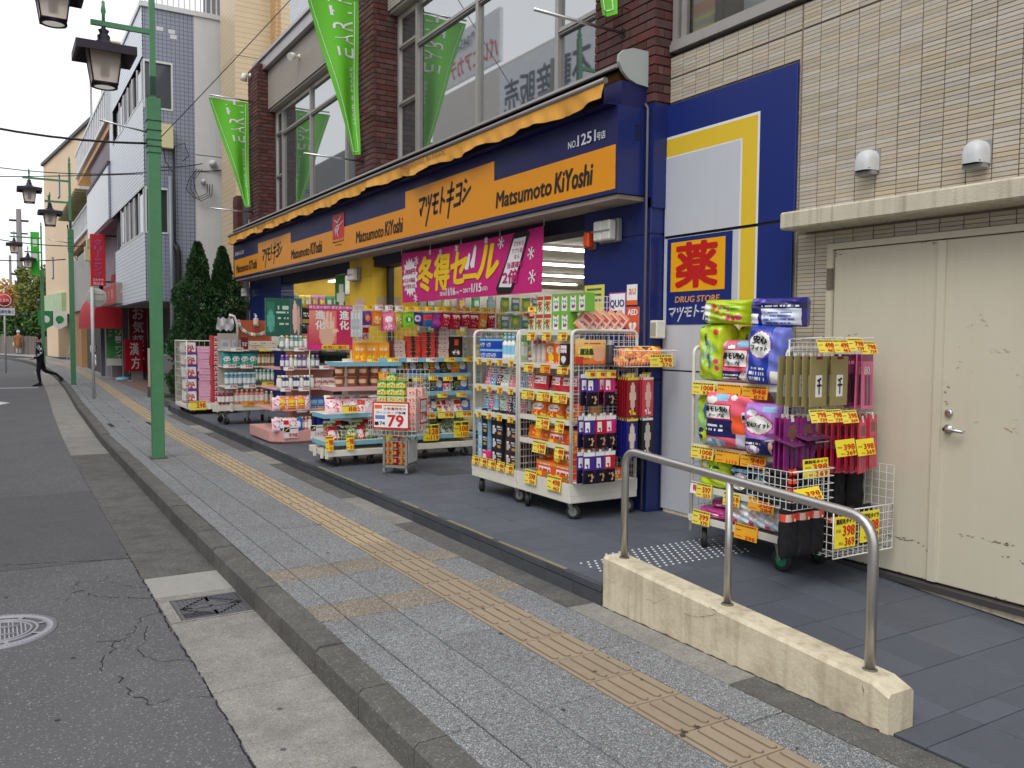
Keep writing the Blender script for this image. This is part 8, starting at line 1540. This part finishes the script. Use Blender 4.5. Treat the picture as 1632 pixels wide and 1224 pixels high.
# oblique beige building at the bend
g5 = thing('beige_corner_building', 'tall peach beige building at the bend of the street with dark narrow windows', 'building', (3.2, 70.5, 0))
PW = pm('peach_render', C(214, 190, 160), rough=.8, var=.07, scale=.4, streak=.25, dcol=C(170, 134, 98))
A_p, B_p = Vector((3.25, 70.5, 0)), Vector((5.0, 54.0, 0)); dd = (B_p - A_p).normalized()
def ob(u0, u1, z0, z1, off=0.0, th=.3, name='wall', mat=PW, par=None):
    n = Vector((-dd.y, dd.x, 0)) * -1; n = n if n.x < 0 else -n
    a, b = dd * u0 + n * off, dd * u1 + n * off; m = MB(); q_ = [a, b, b - n * th, a - n * th]
    m.add([(p.x, p.y, z0) for p in q_] + [(p.x, p.y, z1) for p in q_], [(0, 1, 2, 3), (7, 6, 5, 4), (0, 4, 5, 1), (1, 5, 6, 2), (2, 6, 7, 3), (3, 7, 4, 0)]); return m.build(name, mat, par or g5)
ob(0, 16.5, 2.9, 13.6, 0, 6); ob(0, 4.5, 0, 2.9, 0, 6, 'wall'); ob(12, 16.5, 0, 2.9, 0, 6, 'wall', pm('tan_tile_plain', (0, 0, 0))); ob(-.2, 16.6, 13.6, 13.8, .15, 6.2, 'roof_edge', pm('dark_coping', (0, 0, 0))); ob(4.5, 12, 0, 2.9, -.8, 5, 'recess', pm('recess_grey', C(120, 112, 104)))
for (u, z, w, h) in ((5.5, 10.6, .8, 1.5), (1.4, 10.4, .6, .9), (2.6, 5.4, .7, 1.5), (9.0, 8.9, .7, 1.4), (9.5, 5.6, .7, 1.4)):
    f = ob(u, u + w, z, z + h, .03, .1, 'window', pm('dark_coping', (0, 0, 0))); ob(u + .08, u + w * .5 - .03, z + .08, z + h - .08, .05, .03, 'pane', DKG, f); ob(u + w * .5 + .03, u + w - .08, z + .08, z + h - .08, .05, .03, 'pane', DKG, f)
s5 = ob(.6, 7.5, 3.0, 4.3, .25, .25, 'fascia_board', pm('faded_green_sign', C(168, 190, 150), rough=.6, var=.2, scale=2)); 
for i, (cx, c, c2) in enumerate(((2.75, C(40, 130, 80), C(220, 226, 222)), (3.55, C(222, 226, 224), C(50, 140, 80)))):
    t = thing('hanging_sign', ['green pointed hanging sign with white speech bubble', 'white pointed hanging sign with green speech bubble'][i], 'hanging sign', (cx, 62, 1.9))
    m = MB(); m.prism([(-.42, .25), (0, 0), (.42, .25), (.42, 1.15), (-.42, 1.15)], 1, 0, .06, c); m.lathe([(0, -.01), (.24, -.01), (.24, 0)], 14, (0, 0, .62), axis=1, col=c2, smooth=False); m.add([(-.1, -.01, .45), (.05, -.01, .45), (-.1, -.01, .3)], [(0, 1, 2)], c2); m.build('panel', CARD(), t)
# lamp posts
def lantern(t, x, z, par=None):
    m = MB(); m.path([(x, 0, z + .30), (x, 0, z + .02)], .02, 8); m.lathe([(0, z + .33), (.018, z + .26), (.03, z + .18), (.012, z + .12), (.02, z + .02)], 8, (x, 0, 0)); f = m.build('finial', GRN, t)
    m = MB(); m.lathe([(.02, z), (.03, z - .03), (.065, z - .05), (.045, z - .09), (.075, z - .12), (.07, z - .17), (.13, z - .215), (.14, z - .24)], 12, (x, 0, 0)); m.build('lantern_cap', IRB, t)
    m = MB(); s_ = .335; h = z - .27
    m.add([(x - s_, -s_, h - .015), (x + s_, -s_, h - .015), (x + s_, s_, h - .015), (x - s_, s_, h - .015), (x - s_, -s_, h - .115), (x + s_, -s_, h - .115), (x + s_, s_, h - .115), (x - s_, s_, h - .115), (x - .13, -.13, h + .04), (x + .13, -.13, h + .04), (x + .13, .13, h + .04), (x - .13, .13, h + .04),
           (x - s_ + .02, -s_ + .02, h - .115), (x + s_ - .02, -s_ + .02, h - .115), (x + s_ - .02, s_ - .02, h - .115), (x - s_ + .02, s_ - .02, h - .115), (x - .2, -.2, h - .01), (x + .2, -.2, h - .01), (x + .2, .2, h - .01), (x - .2, .2, h - .01)],
          [(8, 9, 10, 11)] + [(i, (i + 1) % 4, (i + 1) % 4 + 8, i + 8) for i in range(4)] + [(i, i + 4, (i + 1) % 4 + 4, (i + 1) % 4) for i in range(4)] + [(i + 4, i + 12, (i + 1) % 4 + 12, (i + 1) % 4 + 4) for i in range(4)] + [(i + 12, i + 16, (i + 1) % 4 + 16, (i + 1) % 4 + 12) for i in range(4)]); m.build('lantern_roof', IRB, t)
    m = MB(); a, b, zt, zb = .195, .135, h - .0, h - .44
    for k in range(4):
        c1, c2 = [(-1, -1), (1, -1), (1, 1), (-1, 1)][k], [(1, -1), (1, 1), (-1, 1), (-1, -1)][k]; m.face([(x + c1[0] * a, c1[1] * a, zt), (x + c2[0] * a, c2[1] * a, zt), (x + c2[0] * b, c2[1] * b, zb), (x + c1[0] * b, c1[1] * b, zb)][::-1])
    m.build('frosted_glass', pm('frosted_lantern_glass', C(238, 222, 208), rough=.5, trans=.55, var=.03), t)
    m = MB(); m.lathe([(0, zb + .1), (.05, zb + .1), (.05, zt)], 10, (x, 0, 0)); m.build('lamp_holder', pm('lamp_holder', C(120, 120, 130)), t)
    m = MB()
    for k in range(4): c1 = [(-1, -1), (1, -1), (1, 1), (-1, 1)][k]; m.path([(x + c1[0] * a, c1[1] * a, zt), (x + c1[0] * b, c1[1] * b, zb)], .011, 4)
    for rr in (1.0,): m.path([(x - b, -b, zb), (x + b, -b, zb), (x + b, b, zb), (x - b, b, zb), (x - b, -b, zb)], .016, 4)
    m.lathe([(.12, zb - .03), (.15, zb - .03), (.15, zb)], 20, (x, 0, 0)); m.build('lantern_frame', IRB, t); m = MB(); m.lathe([(0, zb - .02), (.118, zb - .02)], 18, (x, 0, 0)); m.build('bottom_glass', pm('bottom_glass_added_glow', C(232, 228, 220), rough=.4, emis=.25), t)  # lantern is unlit; faint glow added to make its bottom glass look bright
def lamp(x, y, dz, lab, rod=True):
    t = thing('street_lamp', lab, 'street lamp', (x, y, 0), 0, 'green street lamps with two lanterns'); m = MB()
    m.bbox(-.072, -.072, 0, .072, .072, 3.9 + dz, .006); m.build('lower_pole', GRN, t); m = MB(); m.bbox(-.083, -.083, 3.9 + dz, .083, .083, 4.58 + dz, .006); m.build('collar_box', GRN, t)
    m = MB(); m.box(-.034, -.034, 4.58 + dz, .034, .034, 6.55 + dz); m.lathe([(.03, 6.55 + dz), (.045, 6.6 + dz), (.02, 6.66 + dz), (.035, 6.72 + dz), (0, 6.86 + dz)], 8); m.build('upper_pole', GRN, t); m = MB(); m.box(-.0355, -.0355, 4.62 + dz, .0355, .0355, 4.86 + dz); m.build('dark_band', GRD, t)
    for (z, L, xl) in ((5.41, .70, -.555), (6.07, 1.28, -1.10)): m = MB(); m.box(-L, -.022, z - .03 + dz, -.035, .022, z + .03 + dz); m.build('arm', GRN, t); lantern(t, xl, z - .03 + dz)
    m = MB()
    for z in (3.98, 4.06, 4.18, 4.30): m.path([(-.086, -.086, z + dz), (.086, -.086, z + dz), (.086, .086, z + dz), (-.086, .086, z + dz), (-.086, -.086, z + dz)], .006, 4)
    m.build('band_clamp', IRB, t); m = MB(); m.bbox(-.1, -.1, .0, .1, .1, .018, .004); m.build('base_plate', CONCD, t); m = MB(); m.tube((-.08, 0, 4.16 + dz), (-.62, 0, 4.24 + dz), .011, 6); m.build('flag_rod', CHROME(), t); return t
lamp(1.775, 11.8, 0, 'nearest green street lamp with two dark lanterns standing on the pavement'); lamp(2.08, 30.24, .28, 'second green street lamp, between the walking man and the road sign back')
t3 = lamp(1.93, 46.0, 0.0, 'third green street lamp with a bright green banner near the bend')
for c_ in t3.children_recursive: pass
m = MB(); m.grid(lambda u, v: (-.08 - .36 * u + .0, .0 + .02 * math.sin(v * 7), 4.35 + 2.0 * v), 4, 12, colf=lambda u, v: C(226, 236, 226) if ((u - .5) / .35) ** 2 + ((v - .78) / .09) ** 2 < 1 or ((u - .6) / .35) ** 2 + ((v - .42) / .07) ** 2 < 1 else C(66, 196, 60)); o = m.build('lamp_banner', CLOTHM(), None, loc=(1.93, 46.0, 0)); tag(o, 'bright green vertical banner with white bubbles hanging on the third lamp', 'banner')
# overhead cables
def cable(a, b, sag, r_, lab, n=22):
    m = MB(); a, b = Vector(a), Vector(b); m.path([a + (b - a) * (i / n) - Vector((0, 0, 4 * sag * (i / n) * (1 - i / n))) for i in range(n + 1)], r_, 5); tag(m.build('overhead_cable', BLK), lab, 'cable', 'overhead cables across the street')
for a, b, s_, rr, lab in (((-6.2, 14, 7.2), (1.70, 11.8, 4.02), .9, .015, 'thick black cable sagging from upper left to near lamp post'), ((-6.2, 20, 6.6), (3.8, 22.9, 5.7), .9, .011, 'black cable sagging behind the near lamp post to grey building'), ((-6.2, 24, 4.9), (5.5, 22.9, 5.9), .2, .012, 'thin black cable crossing to the pale concrete wall'), ((3.6, 22.9, 5.75), (4.6, 22.9, 5.95), .03, .012, 'short cable along the grey tiled wall'), ((2.0, 30.3, 5.0), (3.3, 44, 5.0), .3, .02, 'cable running from the second lamp to the balcony building'),
    ((-6.2, 40, 7.6), (3.3, 38, 5.1), .8, .02, 'far black cable crossing above the second lamp'), ((1.85, 11.8, 4.1), (4.68, 11.9, 7.6), .02, .006, 'thin stay wire rising from near lamp post to the shop facade'), ((-5.5, 60, 6.9), (3.3, 52, 5.6), .5, .03, 'distant cable near the bend')): cable(a, b, s_, rr, lab)
# shrubs, trees
LEAF = pm('dark_conifer_leaf', C(46, 80, 40), rough=.75, var=.4, scale=3, isl=.45, hue=.2)
def clumps(m, n, fn, size, rr, flat=0):
    for _ in range(n):
        p, nrm = fn(rr); s_ = size * rr.uniform(.6, 1.4); a = Vector((rr.gauss(0, 1), rr.gauss(0, 1), rr.gauss(0, 1))).normalized(); b = a.cross(Vector((rr.gauss(0, 1), rr.gauss(0, 1), rr.gauss(0, 1)))).normalized()
        if nrm: a = (a * .6 + nrm).normalized(); b = a.cross(Vector((rr.gauss(0, 1), rr.gauss(0, 1), .3))).normalized()
        m.face([p - b * s_ * .3, p + a * s_ * .5 - b * s_ * .35, p + a * s_, p + a * s_ * .5 + b * s_ * .35])
def conifer(x, y, h, rad, seed, lab):
    t = thing('conifer', lab, 'tree', (x, y, .0)); rr = random.Random(seed)
    m = MB(); m.path([(0, 0, 0), (.02, 0, h * .5), (0, 0, h * .9)], .05, 7, rs=[.06, .04, .01]); m.build('trunk', pm('bark', C(84, 66, 50), rough=.9), t)
    lob = [(rr.uniform(0, 2 * PI), rr.uniform(.1, .75), rr.uniform(.10, .2)) for _ in range(26)]
    def fn(r):
        v = r.random() ** 1.25; a = r.uniform(0, 2 * PI); R = rad * ((1 - v) ** .75) * (.92 + .12 * math.sin(v * 23)) * (.75 + .25 * min(1, v * 8)) + .02
        for (la, lv, lr) in lob:
            d = ((math.cos(a - la) - 1) ** 2 + ((v - lv) * 6) ** 2); R += lr * 1.0 * math.exp(-d * 14)
        q_ = R * (r.random() ** .22) * (r.uniform(1.02, 1.22) if r.random() < .07 else 1); return Vector((math.cos(a) * q_, math.sin(a) * q_, .28 + v * (h - .28))), Vector((math.cos(a) * .5, math.sin(a) * .5, .9))
    m = MB(); clumps(m, 19000, fn, .062, rr); m.build('crown', LEAF, t)
conifer(3.84, 19.75, 3.6, .72, 1, 'dark green conical conifer at the far end of the shop, left of two'); conifer(4.42, 20.0, 3.55, .62, 2, 'dark green conical conifer against the shop corner, right of two')
t = thing('planter', 'low stone edged planting bed under the conifers', 'planter', (3.2, 19.25, 0)); m = MB(); m.bbox(0, 0, -.02, 1.7, .12, .16, .02); m.bbox(0, .125, -.02, .12, 1.2, .16, .02); m.build('stone_edge', CONCD, t); m = MB(); m.box(.12, .12, 0, 1.7, 1.2, .1); m.build('soil', pm('soil', C(60, 50, 40), rough=1, var=.3, scale=30), t)
def tree(x, y, h, rad, seed, mat, lab, n=2600, size=.28, tr=.14, base=.35):
    t = thing('tree', lab, 'tree', (x, y, 0)); rr = random.Random(seed); m = MB(); m.path([(0, 0, -.1), (rr.uniform(-.2, .2), 0, h * .3), (rr.uniform(-.3, .3), 0, h * .6)], tr, 7, rs=[tr, tr * .7, tr * .3])
    bl = []
    for k in range(9):
        a = rr.uniform(0, 2 * PI); z = h * rr.uniform(base, .9); d = rad * rr.uniform(.3, .85) * (1 - abs(z / h - .6)); e = (math.cos(a) * d, math.sin(a) * d, z); m.path([(0, 0, h * .28 + k * .02), (e[0] * .5, e[1] * .5, z * .7 + .2), e], .04, 5, rs=[tr * .45, tr * .25, .01]); bl.append((Vector(e), rad * rr.uniform(.3, .55)))
    m.build('trunk', pm('bark', (0, 0, 0)), t)
    def fn(r): c, R = r.choice(bl); v = Vector((r.gauss(0, 1), r.gauss(0, 1), r.gauss(0, .8))).normalized() * R * r.random() ** .4; return c + v, None
    m = MB(); clumps(m, n, fn, size, rr); m.build('crown', mat, t)
LF = [pm('leaf_' + k, c, rough=.8, var=.2, scale=.6, isl=.4, hue=.2) for k, c in (('olive', C(104, 112, 50)), ('rust', C(176, 132, 74)), ('mid', C(72, 104, 46)), ('deep', C(48, 76, 44)), ('gold', C(196, 160, 96)))]
LN = ['olive green', 'russet', 'mid green', 'deep green', 'golden autumn']
for i, (x, y, h, rd, k) in enumerate([(.2, 92, 6.6, 2.4, 4), (1.6, 96, 6.8, 2.6, 1), (2.6, 90, 6.0, 2.2, 0), (3.9, 94, 8.4, 2.6, 0), (3.7, 85, 7.2, 1.9, 0), (.4, 86, 3.6, 1.8, 3), (1.5, 84, 3.3, 1.7, 2), (2.6, 82, 3.5, 1.6, 3), (3.5, 79, 3.6, 1.4, 2), (-1.2, 90, 5, 2.4, 4), (5.6, 98, 11, 3, 3), (.9, 89, 5.2, 2, 1)]):
    tree(x, y, h, rd, i, LF[k], f"{LN[k]} {'bushy low' if h < 4.5 else 'tall'} tree behind the fence, {['first', 'second', 'third', 'fourth', 'fifth', 'sixth', 'seventh', 'eighth', 'ninth', 'tenth', 'eleventh', 'twelfth', 'thirteenth', 'fourteenth'][i]} of the grove", 2600 if h > 4.5 else 2000, .3, base=.35 if h > 4.5 else .15)
m = MB(); pts = [(-260, 380), (260, 420)]
m.grid(lambda u, v: (-260 + 420 * u, 330 + 120 * v, (8 + 16 * v) * (1 + .25 * math.sin(u * 17) + .1 * math.sin(u * 41 + v * 3)) * (1 if v > 0 else -.1)), 60, 5); structure(m.build('hills', pm('hazy_hill', C(120, 130, 124), rough=1, var=.25, scale=.05)))
for i, (x, y, w, h, c) in enumerate([(.8, 150, 3.6, 6.6, C(190, 186, 180)), (5.2, 152, 3.8, 6.2, C(200, 196, 190)), (3.4, 190, 5, 9.4, C(172, 168, 166)), (8.4, 195, 6, 9.0, C(206, 200, 190))]):
    t = thing('house', f"{['first', 'second', 'third', 'fourth', 'fifth'][i]} pale distant house above the autumn trees, hazy and small", 'house', (x, y, 0)); m = MB(); m.box(-w / 2, 0, 0, w / 2, 6, h); m.build('wall', pm('far_wall_%d' % i, c, rough=.8), t); m = MB(); m.prism([(-w / 2 - .4, h), (w / 2 + .4, h), (0, h + 1.6)], 1, -.4, 6.4); m.build('roof', pm('far_roof', C(128, 124, 126), rough=.8), t); m = MB(); [m.box(-w / 2 + 1 + k * 2, -.05, h - 2, -w / 2 + 2 + k * 2, 0, h - .9) for k in range(3)]; m.build('window', DKG, t)['kind'] = 'stuff'
t = thing('utility_pole', 'tall concrete utility pole beyond the autumn trees', 'utility pole', (2.35, 104, 0)); m = MB(); m.tube((0, 0, 0), (0, 0, 14.6), .36, 10, r1=.24); m.build('pole', pm('pole_grey', C(120, 116, 116), rough=.8), t); m = MB(); m.box(-.9, -.1, 13.3, .9, .1, 13.5); m.box(-.8, -.1, 12, .8, .1, 12.15); m.build('crossarm', IRB, t)
t = thing('utility_pole', 'thinner distant utility pole left of the concrete one', 'utility pole', (1.7, 120, 0)); m = MB(); m.tube((0, 0, 0), (0, 0, 11), .15, 8); m.build('pole', pm('pole_grey', (0, 0, 0)), t)
# fence at the bend
t = thing('board_fence', 'weathered grey board fence at the bend of the road', 'fence', (-.9, 83.1, 0)); FB = pm('weathered_board', C(112, 104, 96), rough=.9, var=.15, scale=1, rnd=.2); bm_ = MB(); bm_.box(0, 0, 0, .215, .04, 1.4); bme = bm_.mesh('board', FB)
for i in range(48): inst(bme, 'board', t, (i * .087, -i * .22, random.uniform(-.03, .03)), (0, 0, -1.19))
# no stopping sign
t = thing('traffic_sign', 'round red traffic sign with white plate below at left edge', 'traffic sign', (.33, 40, 0)); m = MB(); m.tube((0, .05, 0), (0, .05, 3.4), .04, 8); m.build('post', pm('white_post', (0, 0, 0)), t)
m = MB(); m.lathe([(0, 0), (.30, 0), (.30, .03), (0, .03)], 24, (0, 0, 2.93), axis=1, col=C(214, 60, 54)); m.lathe([(.22, -.004), (.25, -.004)], 24, (0, 0, 2.93), axis=1, col=C(240, 235, 235)); m.text('止まれ', (-.17, -.006, 2.87), (1, 0, 0), UZ, .34, .13, col=C(240, 235, 235), bold=.03); m.build('disc', CARD(), t)
m = MB(); m.box(-.38, 0, 2.33, .36, .03, 2.62, C(226, 228, 232)); m.text('自転車を除く', (-.33, -.006, 2.40), (1, 0, 0), UZ, .64, .14, col=C(60, 70, 130), bold=.02); m.build('plate', CARD(), t)
# leaning ladder and scooter
t = thing('ladder_board', 'white folding board leaning in the beige building recess', 'board', (3.62, 58.0, 0)); m = MB(); [m.path([(x, 0, 0), (x + .45, 0, 1.7)], .03, 5) for x in (0, .18)]; [m.path([(.04 + i * .09, 0, .2 + i * .33), (.26 + i * .09, 0, .2 + i * .33)], .02, 5) for i in range(5)]; m.build('frame', WFR, t)
t = thing('scooter', 'white scooter parked nose out beyond the white signpost', 'scooter', (4.0, 40.2, 0), .25); SW = pm('scooter_white', C(214, 216, 220), rough=.3, coat=.4)
def wheel_(y): m = MB(); m.lathe([(.12, -.04), (.2, -.05), (.24, 0), (.2, .05), (.12, .04)], 18, (0, y, .24), axis=0); w = m.build('wheel', BLACKR(), t); m = MB(); m.lathe([(0, -.03), (.12, -.03), (.12, .03), (0, .03)], 14, (0, y, .24), axis=0); m.build('rim', CHROME(), w)
wheel_(0); wheel_(1.15)
m = MB(); m.lathe([(.06, .45), (.17, .5), (.2, .62), (.17, .78), (.13, .95), (.0, 1.0)], 12, (0, .12, 0)); m.path([(0, .15, .5), (0, .4, .3), (0, .8, .32), (0, .95, .5)], .1, 8, rs=[.12, .15, .16, .12]); m.path([(0, -.05, .45), (0, .02, .5), (0, .12, .5)], .08, 8, rs=[.05, .09, .1]); m.path([(0, .6, .55), (0, 1.0, .62), (0, 1.35, .66)], .13, 8, rs=[.12, .16, .05]); m.build('body', SW, t)
m = MB(); m.path([(0, .5, .74), (0, .8, .78), (0, 1.15, .76)], .12, 8, rs=[.09, .12, .08]); m.build('seat', BLACKR(), t); m = MB(); m.path([(-.33, .2, 1.03), (0, .13, .98), (.33, .2, 1.03)], .018, 6); m.path([(-.28, .18, 1.02), (-.33, .15, 1.2)], .008, 5); m.path([(.28, .18, 1.02), (.33, .15, 1.2)], .008, 5); m.build('handlebar', BLK, t); m = MB(); m.lathe([(0, -.02), (.07, 0), (.07, .02)], 12, (0, -.06, .82), axis=1); m.build('headlight', CHROME(), t); m = MB(); m.bbox(-.17, .95, .8, .17, 1.3, 1.1, .03); m.build('carrier_box', SW, t)
# people
def skin_body(name, joints, edges, par, mats, pick, sub=2):
    me = bpy.data.meshes.new(name); me.from_pydata([j[0] for j in joints], edges, []); o = bpy.data.objects.new(name, me); COL.objects.link(o)
    sk = o.modifiers.new('s', 'SKIN'); sk.use_smooth_shade = True; me.skin_vertices.new() if not me.skin_vertices else None
    for i, j in enumerate(joints): me.skin_vertices[0].data[i].radius = (j[1][0], j[1][1]) if isinstance(j[1], tuple) else (j[1], j[1])
    me.skin_vertices[0].data[0].use_root = True; sb_ = o.modifiers.new('u', 'SUBSURF'); sb_.levels = sub; sb_.render_levels = sub
    dg = bpy.context.evaluated_depsgraph_get(); dg.update(); nm = bpy.data.meshes.new_from_object(o.evaluated_get(dg)); bpy.data.objects.remove(o)
    nm.materials.clear(); [nm.materials.append(x) for x in mats]
    for p in nm.polygons: p.use_smooth = True; p.material_index = pick(p.center)
    ob_ = bpy.data.objects.new(name, nm); COL.objects.link(ob_); ob_.parent = par; return ob_
SKN = pm('skin', C(190, 140, 116), rough=.6, var=.04); NVY = pm('navy_wool', C(24, 26, 38), rough=.9, var=.1); HAIR = pm('black_hair', C(22, 20, 20), rough=.6); SHO = pm('black_shoe', (.012, .012, .012), rough=.35)
PLD = pm('plaid_shirt', C(200, 204, 210), rough=.85, var=.02)
def plaidify():
    t = PLD.node_tree; p = t.nodes['Principled BSDF']; ck = t.nodes.new('ShaderNodeTexChecker'); ck.inputs['Scale'].default_value = 14; ck.inputs[1].default_value = (*C(214, 216, 220), 1); ck.inputs[2].default_value = (*C(28, 32, 54), 1); tc = t.nodes.new('ShaderNodeTexCoord'); t.links.new(tc.outputs['Object'], ck.inputs[0]); t.links.new(ck.outputs[0], p.inputs['Base Color'])
plaidify()
man = thing('person', 'man in navy vest and trousers with checked sleeves striding into the road', 'person', (1.25, 32.6, ROAD_Z))
J = [((0, 0, .90), (.14, .17)), ((-.01, 0, 1.12), (.135, .16)), ((-.0, 0, 1.34), (.13, .175)), ((-.02, 0, 1.46), (.055, .06)), ((-.06, 0, 1.58), (.085, .08)), ((-.07, 0, 1.66), (.08, .075)),
     ((0, -.18, 1.38), .065), ((.05, -.22, 1.12), .048), ((-.18, -.20, .94), .036), ((-.26, -.19, .90), .04), ((0, .18, 1.38), .065), ((.10, .2, 1.14), .048), ((-.10, .2, .95), .036), ((-.17, .2, .92), .04),
     ((-.0, -.09, .84), .10), ((-.06, -.10, .48), .068), ((.0, -.10, .10), .045), ((-.14, -.10, .04), .035), ((.03, .09, .82), .10), ((.14, .1, .50), .07), ((.50, .1, .38), .045), ((.60, .1, .24), .04)]
E_ = [(0, 1), (1, 2), (2, 3), (3, 4), (4, 5), (2, 6), (6, 7), (7, 8), (8, 9), (2, 10), (10, 11), (11, 12), (12, 13), (0, 14), (14, 15), (15, 16), (16, 17), (0, 18), (18, 19), (19, 20), (20, 21)]
def pick(c):
    if c.z > 1.47: return 0
    if abs(c.y) > .155 and c.z > .985 and c.z < 1.36: return 2
    if c.x < -.19 and .8 < c.z < 1.0: return 0
    if c.x < -.14 and c.y > .1 and .8 < c.z < 1.0: return 0
    if (c.z < .075 and c.x < .1) or (c.x > .52): return 3
    return 1
skin_body('body', J, E_, man, [SKN, NVY, PLD, SHO], pick)
m = MB(); m.lathe([(0, -.10), (.07, -.09), (.105, -.03), (.108, .03), (.08, .085), (0, .105)], 14, (-.045, 0, 1.655)); m.v = [(x if x > -.09 else -.09 + (x + .09) * .2, y, z if x > -.06 or z > 1.67 else 1.67) for x, y, z in m.v]; m.build('hair', HAIR, man)
m = MB()
for (sx, sy) in ((-.265, -.19), (-.175, .2)):
    for k in range(4): m.path([(sx, sy - .03 + k * .02, .90), (sx - .05, sy - .03 + k * .02, .88), (sx - .07 + abs(k - 1.5) * .008, sy - .03 + k * .02, .85)], .009, 5)
    m.path([(sx + .02, sy - .03, .91), (sx - .03, sy - .055, .90), (sx - .05, sy - .05, .88)], .010, 5)
m.build('fingers', SKN, man); m = MB(); m.lathe([(0, -.012), (.012, 0), (0, .012)], 6, (-.155, 0, 1.60), axis=0); m.lathe([(0, -.01), (.02, 0), (0, .01)], 8, (-.05, -.085, 1.60), axis=1); m.build('face_features', SKN, man)
m = MB(); m.prism([(-.02, 0), (-.24, 0), (-.25, .03), (-.16, .07), (-.03, .10), (.05, .09), (.06, 0)], 1, -.145, -.06); m.build('shoe', SHO, man); m = MB(); m.prism([(.57, .33), (.68, .26), (.70, .22), (.66, .10), (.60, .12), (.54, .26)], 1, .06, .145); m.build('shoe', SHO, man)
lady = thing('person', 'person in brown coat and pale hat carrying a bag by the far fence', 'person', (1.5, 76.0, 0))
J2 = [((0, 0, .95), (.17, .15)), ((0, 0, 1.2), (.18, .15)), ((0, 0, 1.4), (.16, .13)), ((0, 0, 1.52), (.06, .06)), ((0, 0, 1.64), (.1, .1)), ((0, 0, 1.72), (.09, .09)), ((-.2, 0, 1.38), .07), ((-.27, -.04, 1.1), .055), ((-.28, -.1, .88), .045), ((.2, 0, 1.38), .07), ((.27, -.04, 1.1), .055), ((.26, -.1, .88), .045), ((-.09, 0, .8), .12), ((-.1, 0, .45), .08), ((-.1, 0, .08), .05), ((-.1, -.12, .04), .035), ((.09, 0, .8), .12), ((.1, 0, .45), .08), ((.1, 0, .08), .05), ((.1, -.12, .04), .035)]
E2 = [(0, 1), (1, 2), (2, 3), (3, 4), (4, 5), (2, 6), (6, 7), (7, 8), (2, 9), (9, 10), (10, 11), (0, 12), (12, 13), (13, 14), (14, 15), (0, 16), (16, 17), (17, 18), (18, 19)]
CT = pm('brown_coat', C(150, 100, 62), rough=.9, var=.1); TR = pm('pale_trousers', C(190, 186, 180), rough=.9)
skin_body('body', J2, E2, lady, [SKN, CT, TR, SHO], lambda c: 0 if c.z > 1.5 else (3 if c.z < .1 else (2 if c.z < .55 else 1)))
m = MB(); m.lathe([(.2, .52), (.24, .6), (.21, .9), (.17, 1.2)], 14); m.build('coat_skirt', CT, lady); m = MB(); m.lathe([(.135, 1.70), (.12, 1.74), (.10, 1.82), (0, 1.86)], 14); m.build('hat', pm('pale_hat', C(206, 204, 200), rough=.9), lady); bgm = MB(); bgm.bbox(-.38, -.14, .62, -.26, .1, .92, .03); tag(bgm.build('shoulder_bag', pm('cream_bag', C(206, 192, 166), rough=.8), None, loc=(1.5, 76.0, 0)), 'cream bag held by the person in the brown coat', 'bag')
# ------------------------------------------------------------------ across the street (seen reflected in the upper windows)
op = bld('opposite_building', 'pale three storey building across the street reflected in the shop windows', -6.5, 12)
OW = pm('opposite_wall', C(206, 200, 192), rough=.8, var=.06)
BX(op, 'wall', OW, [(-14, 17, 0, -6.5, 34.5, 11.9), (-14, 2, 0, -6.5, 16.8, 10.5)]); BX(op, 'dark_band', pm('opposite_dark', C(90, 96, 104), rough=.4), [(-6.49, 17.2, 2.6, -6.45, 34.2, 8.3), (-6.49, 2.4, 2.4, -6.45, 16.4, 7.2)])
BX(op, 'sign_panel', pm('opposite_sign_white', C(214, 216, 222), rough=.5), [(-6.48, 21.5, 9.4, -6.35, 28.4, 11.7), (-6.6, 28.6, 12.1, -6.45, 34.3, 14.1)])
m = MB()
for s_, y, z, w, h in (('不動産販売', 22.6, 9.8, 5.4, 1.3), ('住宅', 18.6, 9.8, 2.3, 1.3), ('℡045-491-0077', 30.4, 13.3, 3.6, .4)): m.text(s_, (-6.34 - 6.5 * 0 + 6.5, y - 12, z), (0, 1, 0), UZ, w, h, bold=.02)
m.build('lettering', pm('opposite_letter', C(60, 66, 90)), op); m = MB(); m.text('バレエアカデミー', (-6.44 + 6.5, 28.7 - 12, 12.3), (0, 1, 0), UZ, 5.4, .8, bold=.03); m.build('lettering', pm('opposite_letter_red', C(200, 80, 70)), op)
op2 = bld('opposite_tall_building', 'grey building across the street farther along', -6.5, 36); BX(op2, 'wall', pm('opposite_grey', C(120, 120, 124), rough=.7), [(-14, 42, 0, -6.8, 60, 12)]); BX(op2, 'window', DKG, [(-6.8, 43 + i * 4, 2 + k * 3, -6.76, 46 + i * 4, 3.8 + k * 3) for i in range(4) for k in range(3)])['kind'] = 'stuff'
m = MB(); m.tube((-6.2, 24.5, 0), (-6.2, 24.5, 11), .17, 10, r1=.12); t = thing('utility_pole', 'concrete utility pole across the street with a transformer', 'utility pole', (-6.2, 24.5, 0)); m.v = [(x + 6.2, y - 24.5, z) for x, y, z in m.v]; m.build('pole', pm('pole_grey', (0, 0, 0)), t); m = MB(); m.lathe([(0, 8.6), (.3, 8.6), (.3, 9.6), (0, 9.6)], 12, (.45, 0, 0)); m.box(-.1, -.8, 9.9, .1, .8, 10); m.build('transformer', pm('transformer', C(130, 132, 136)), t)
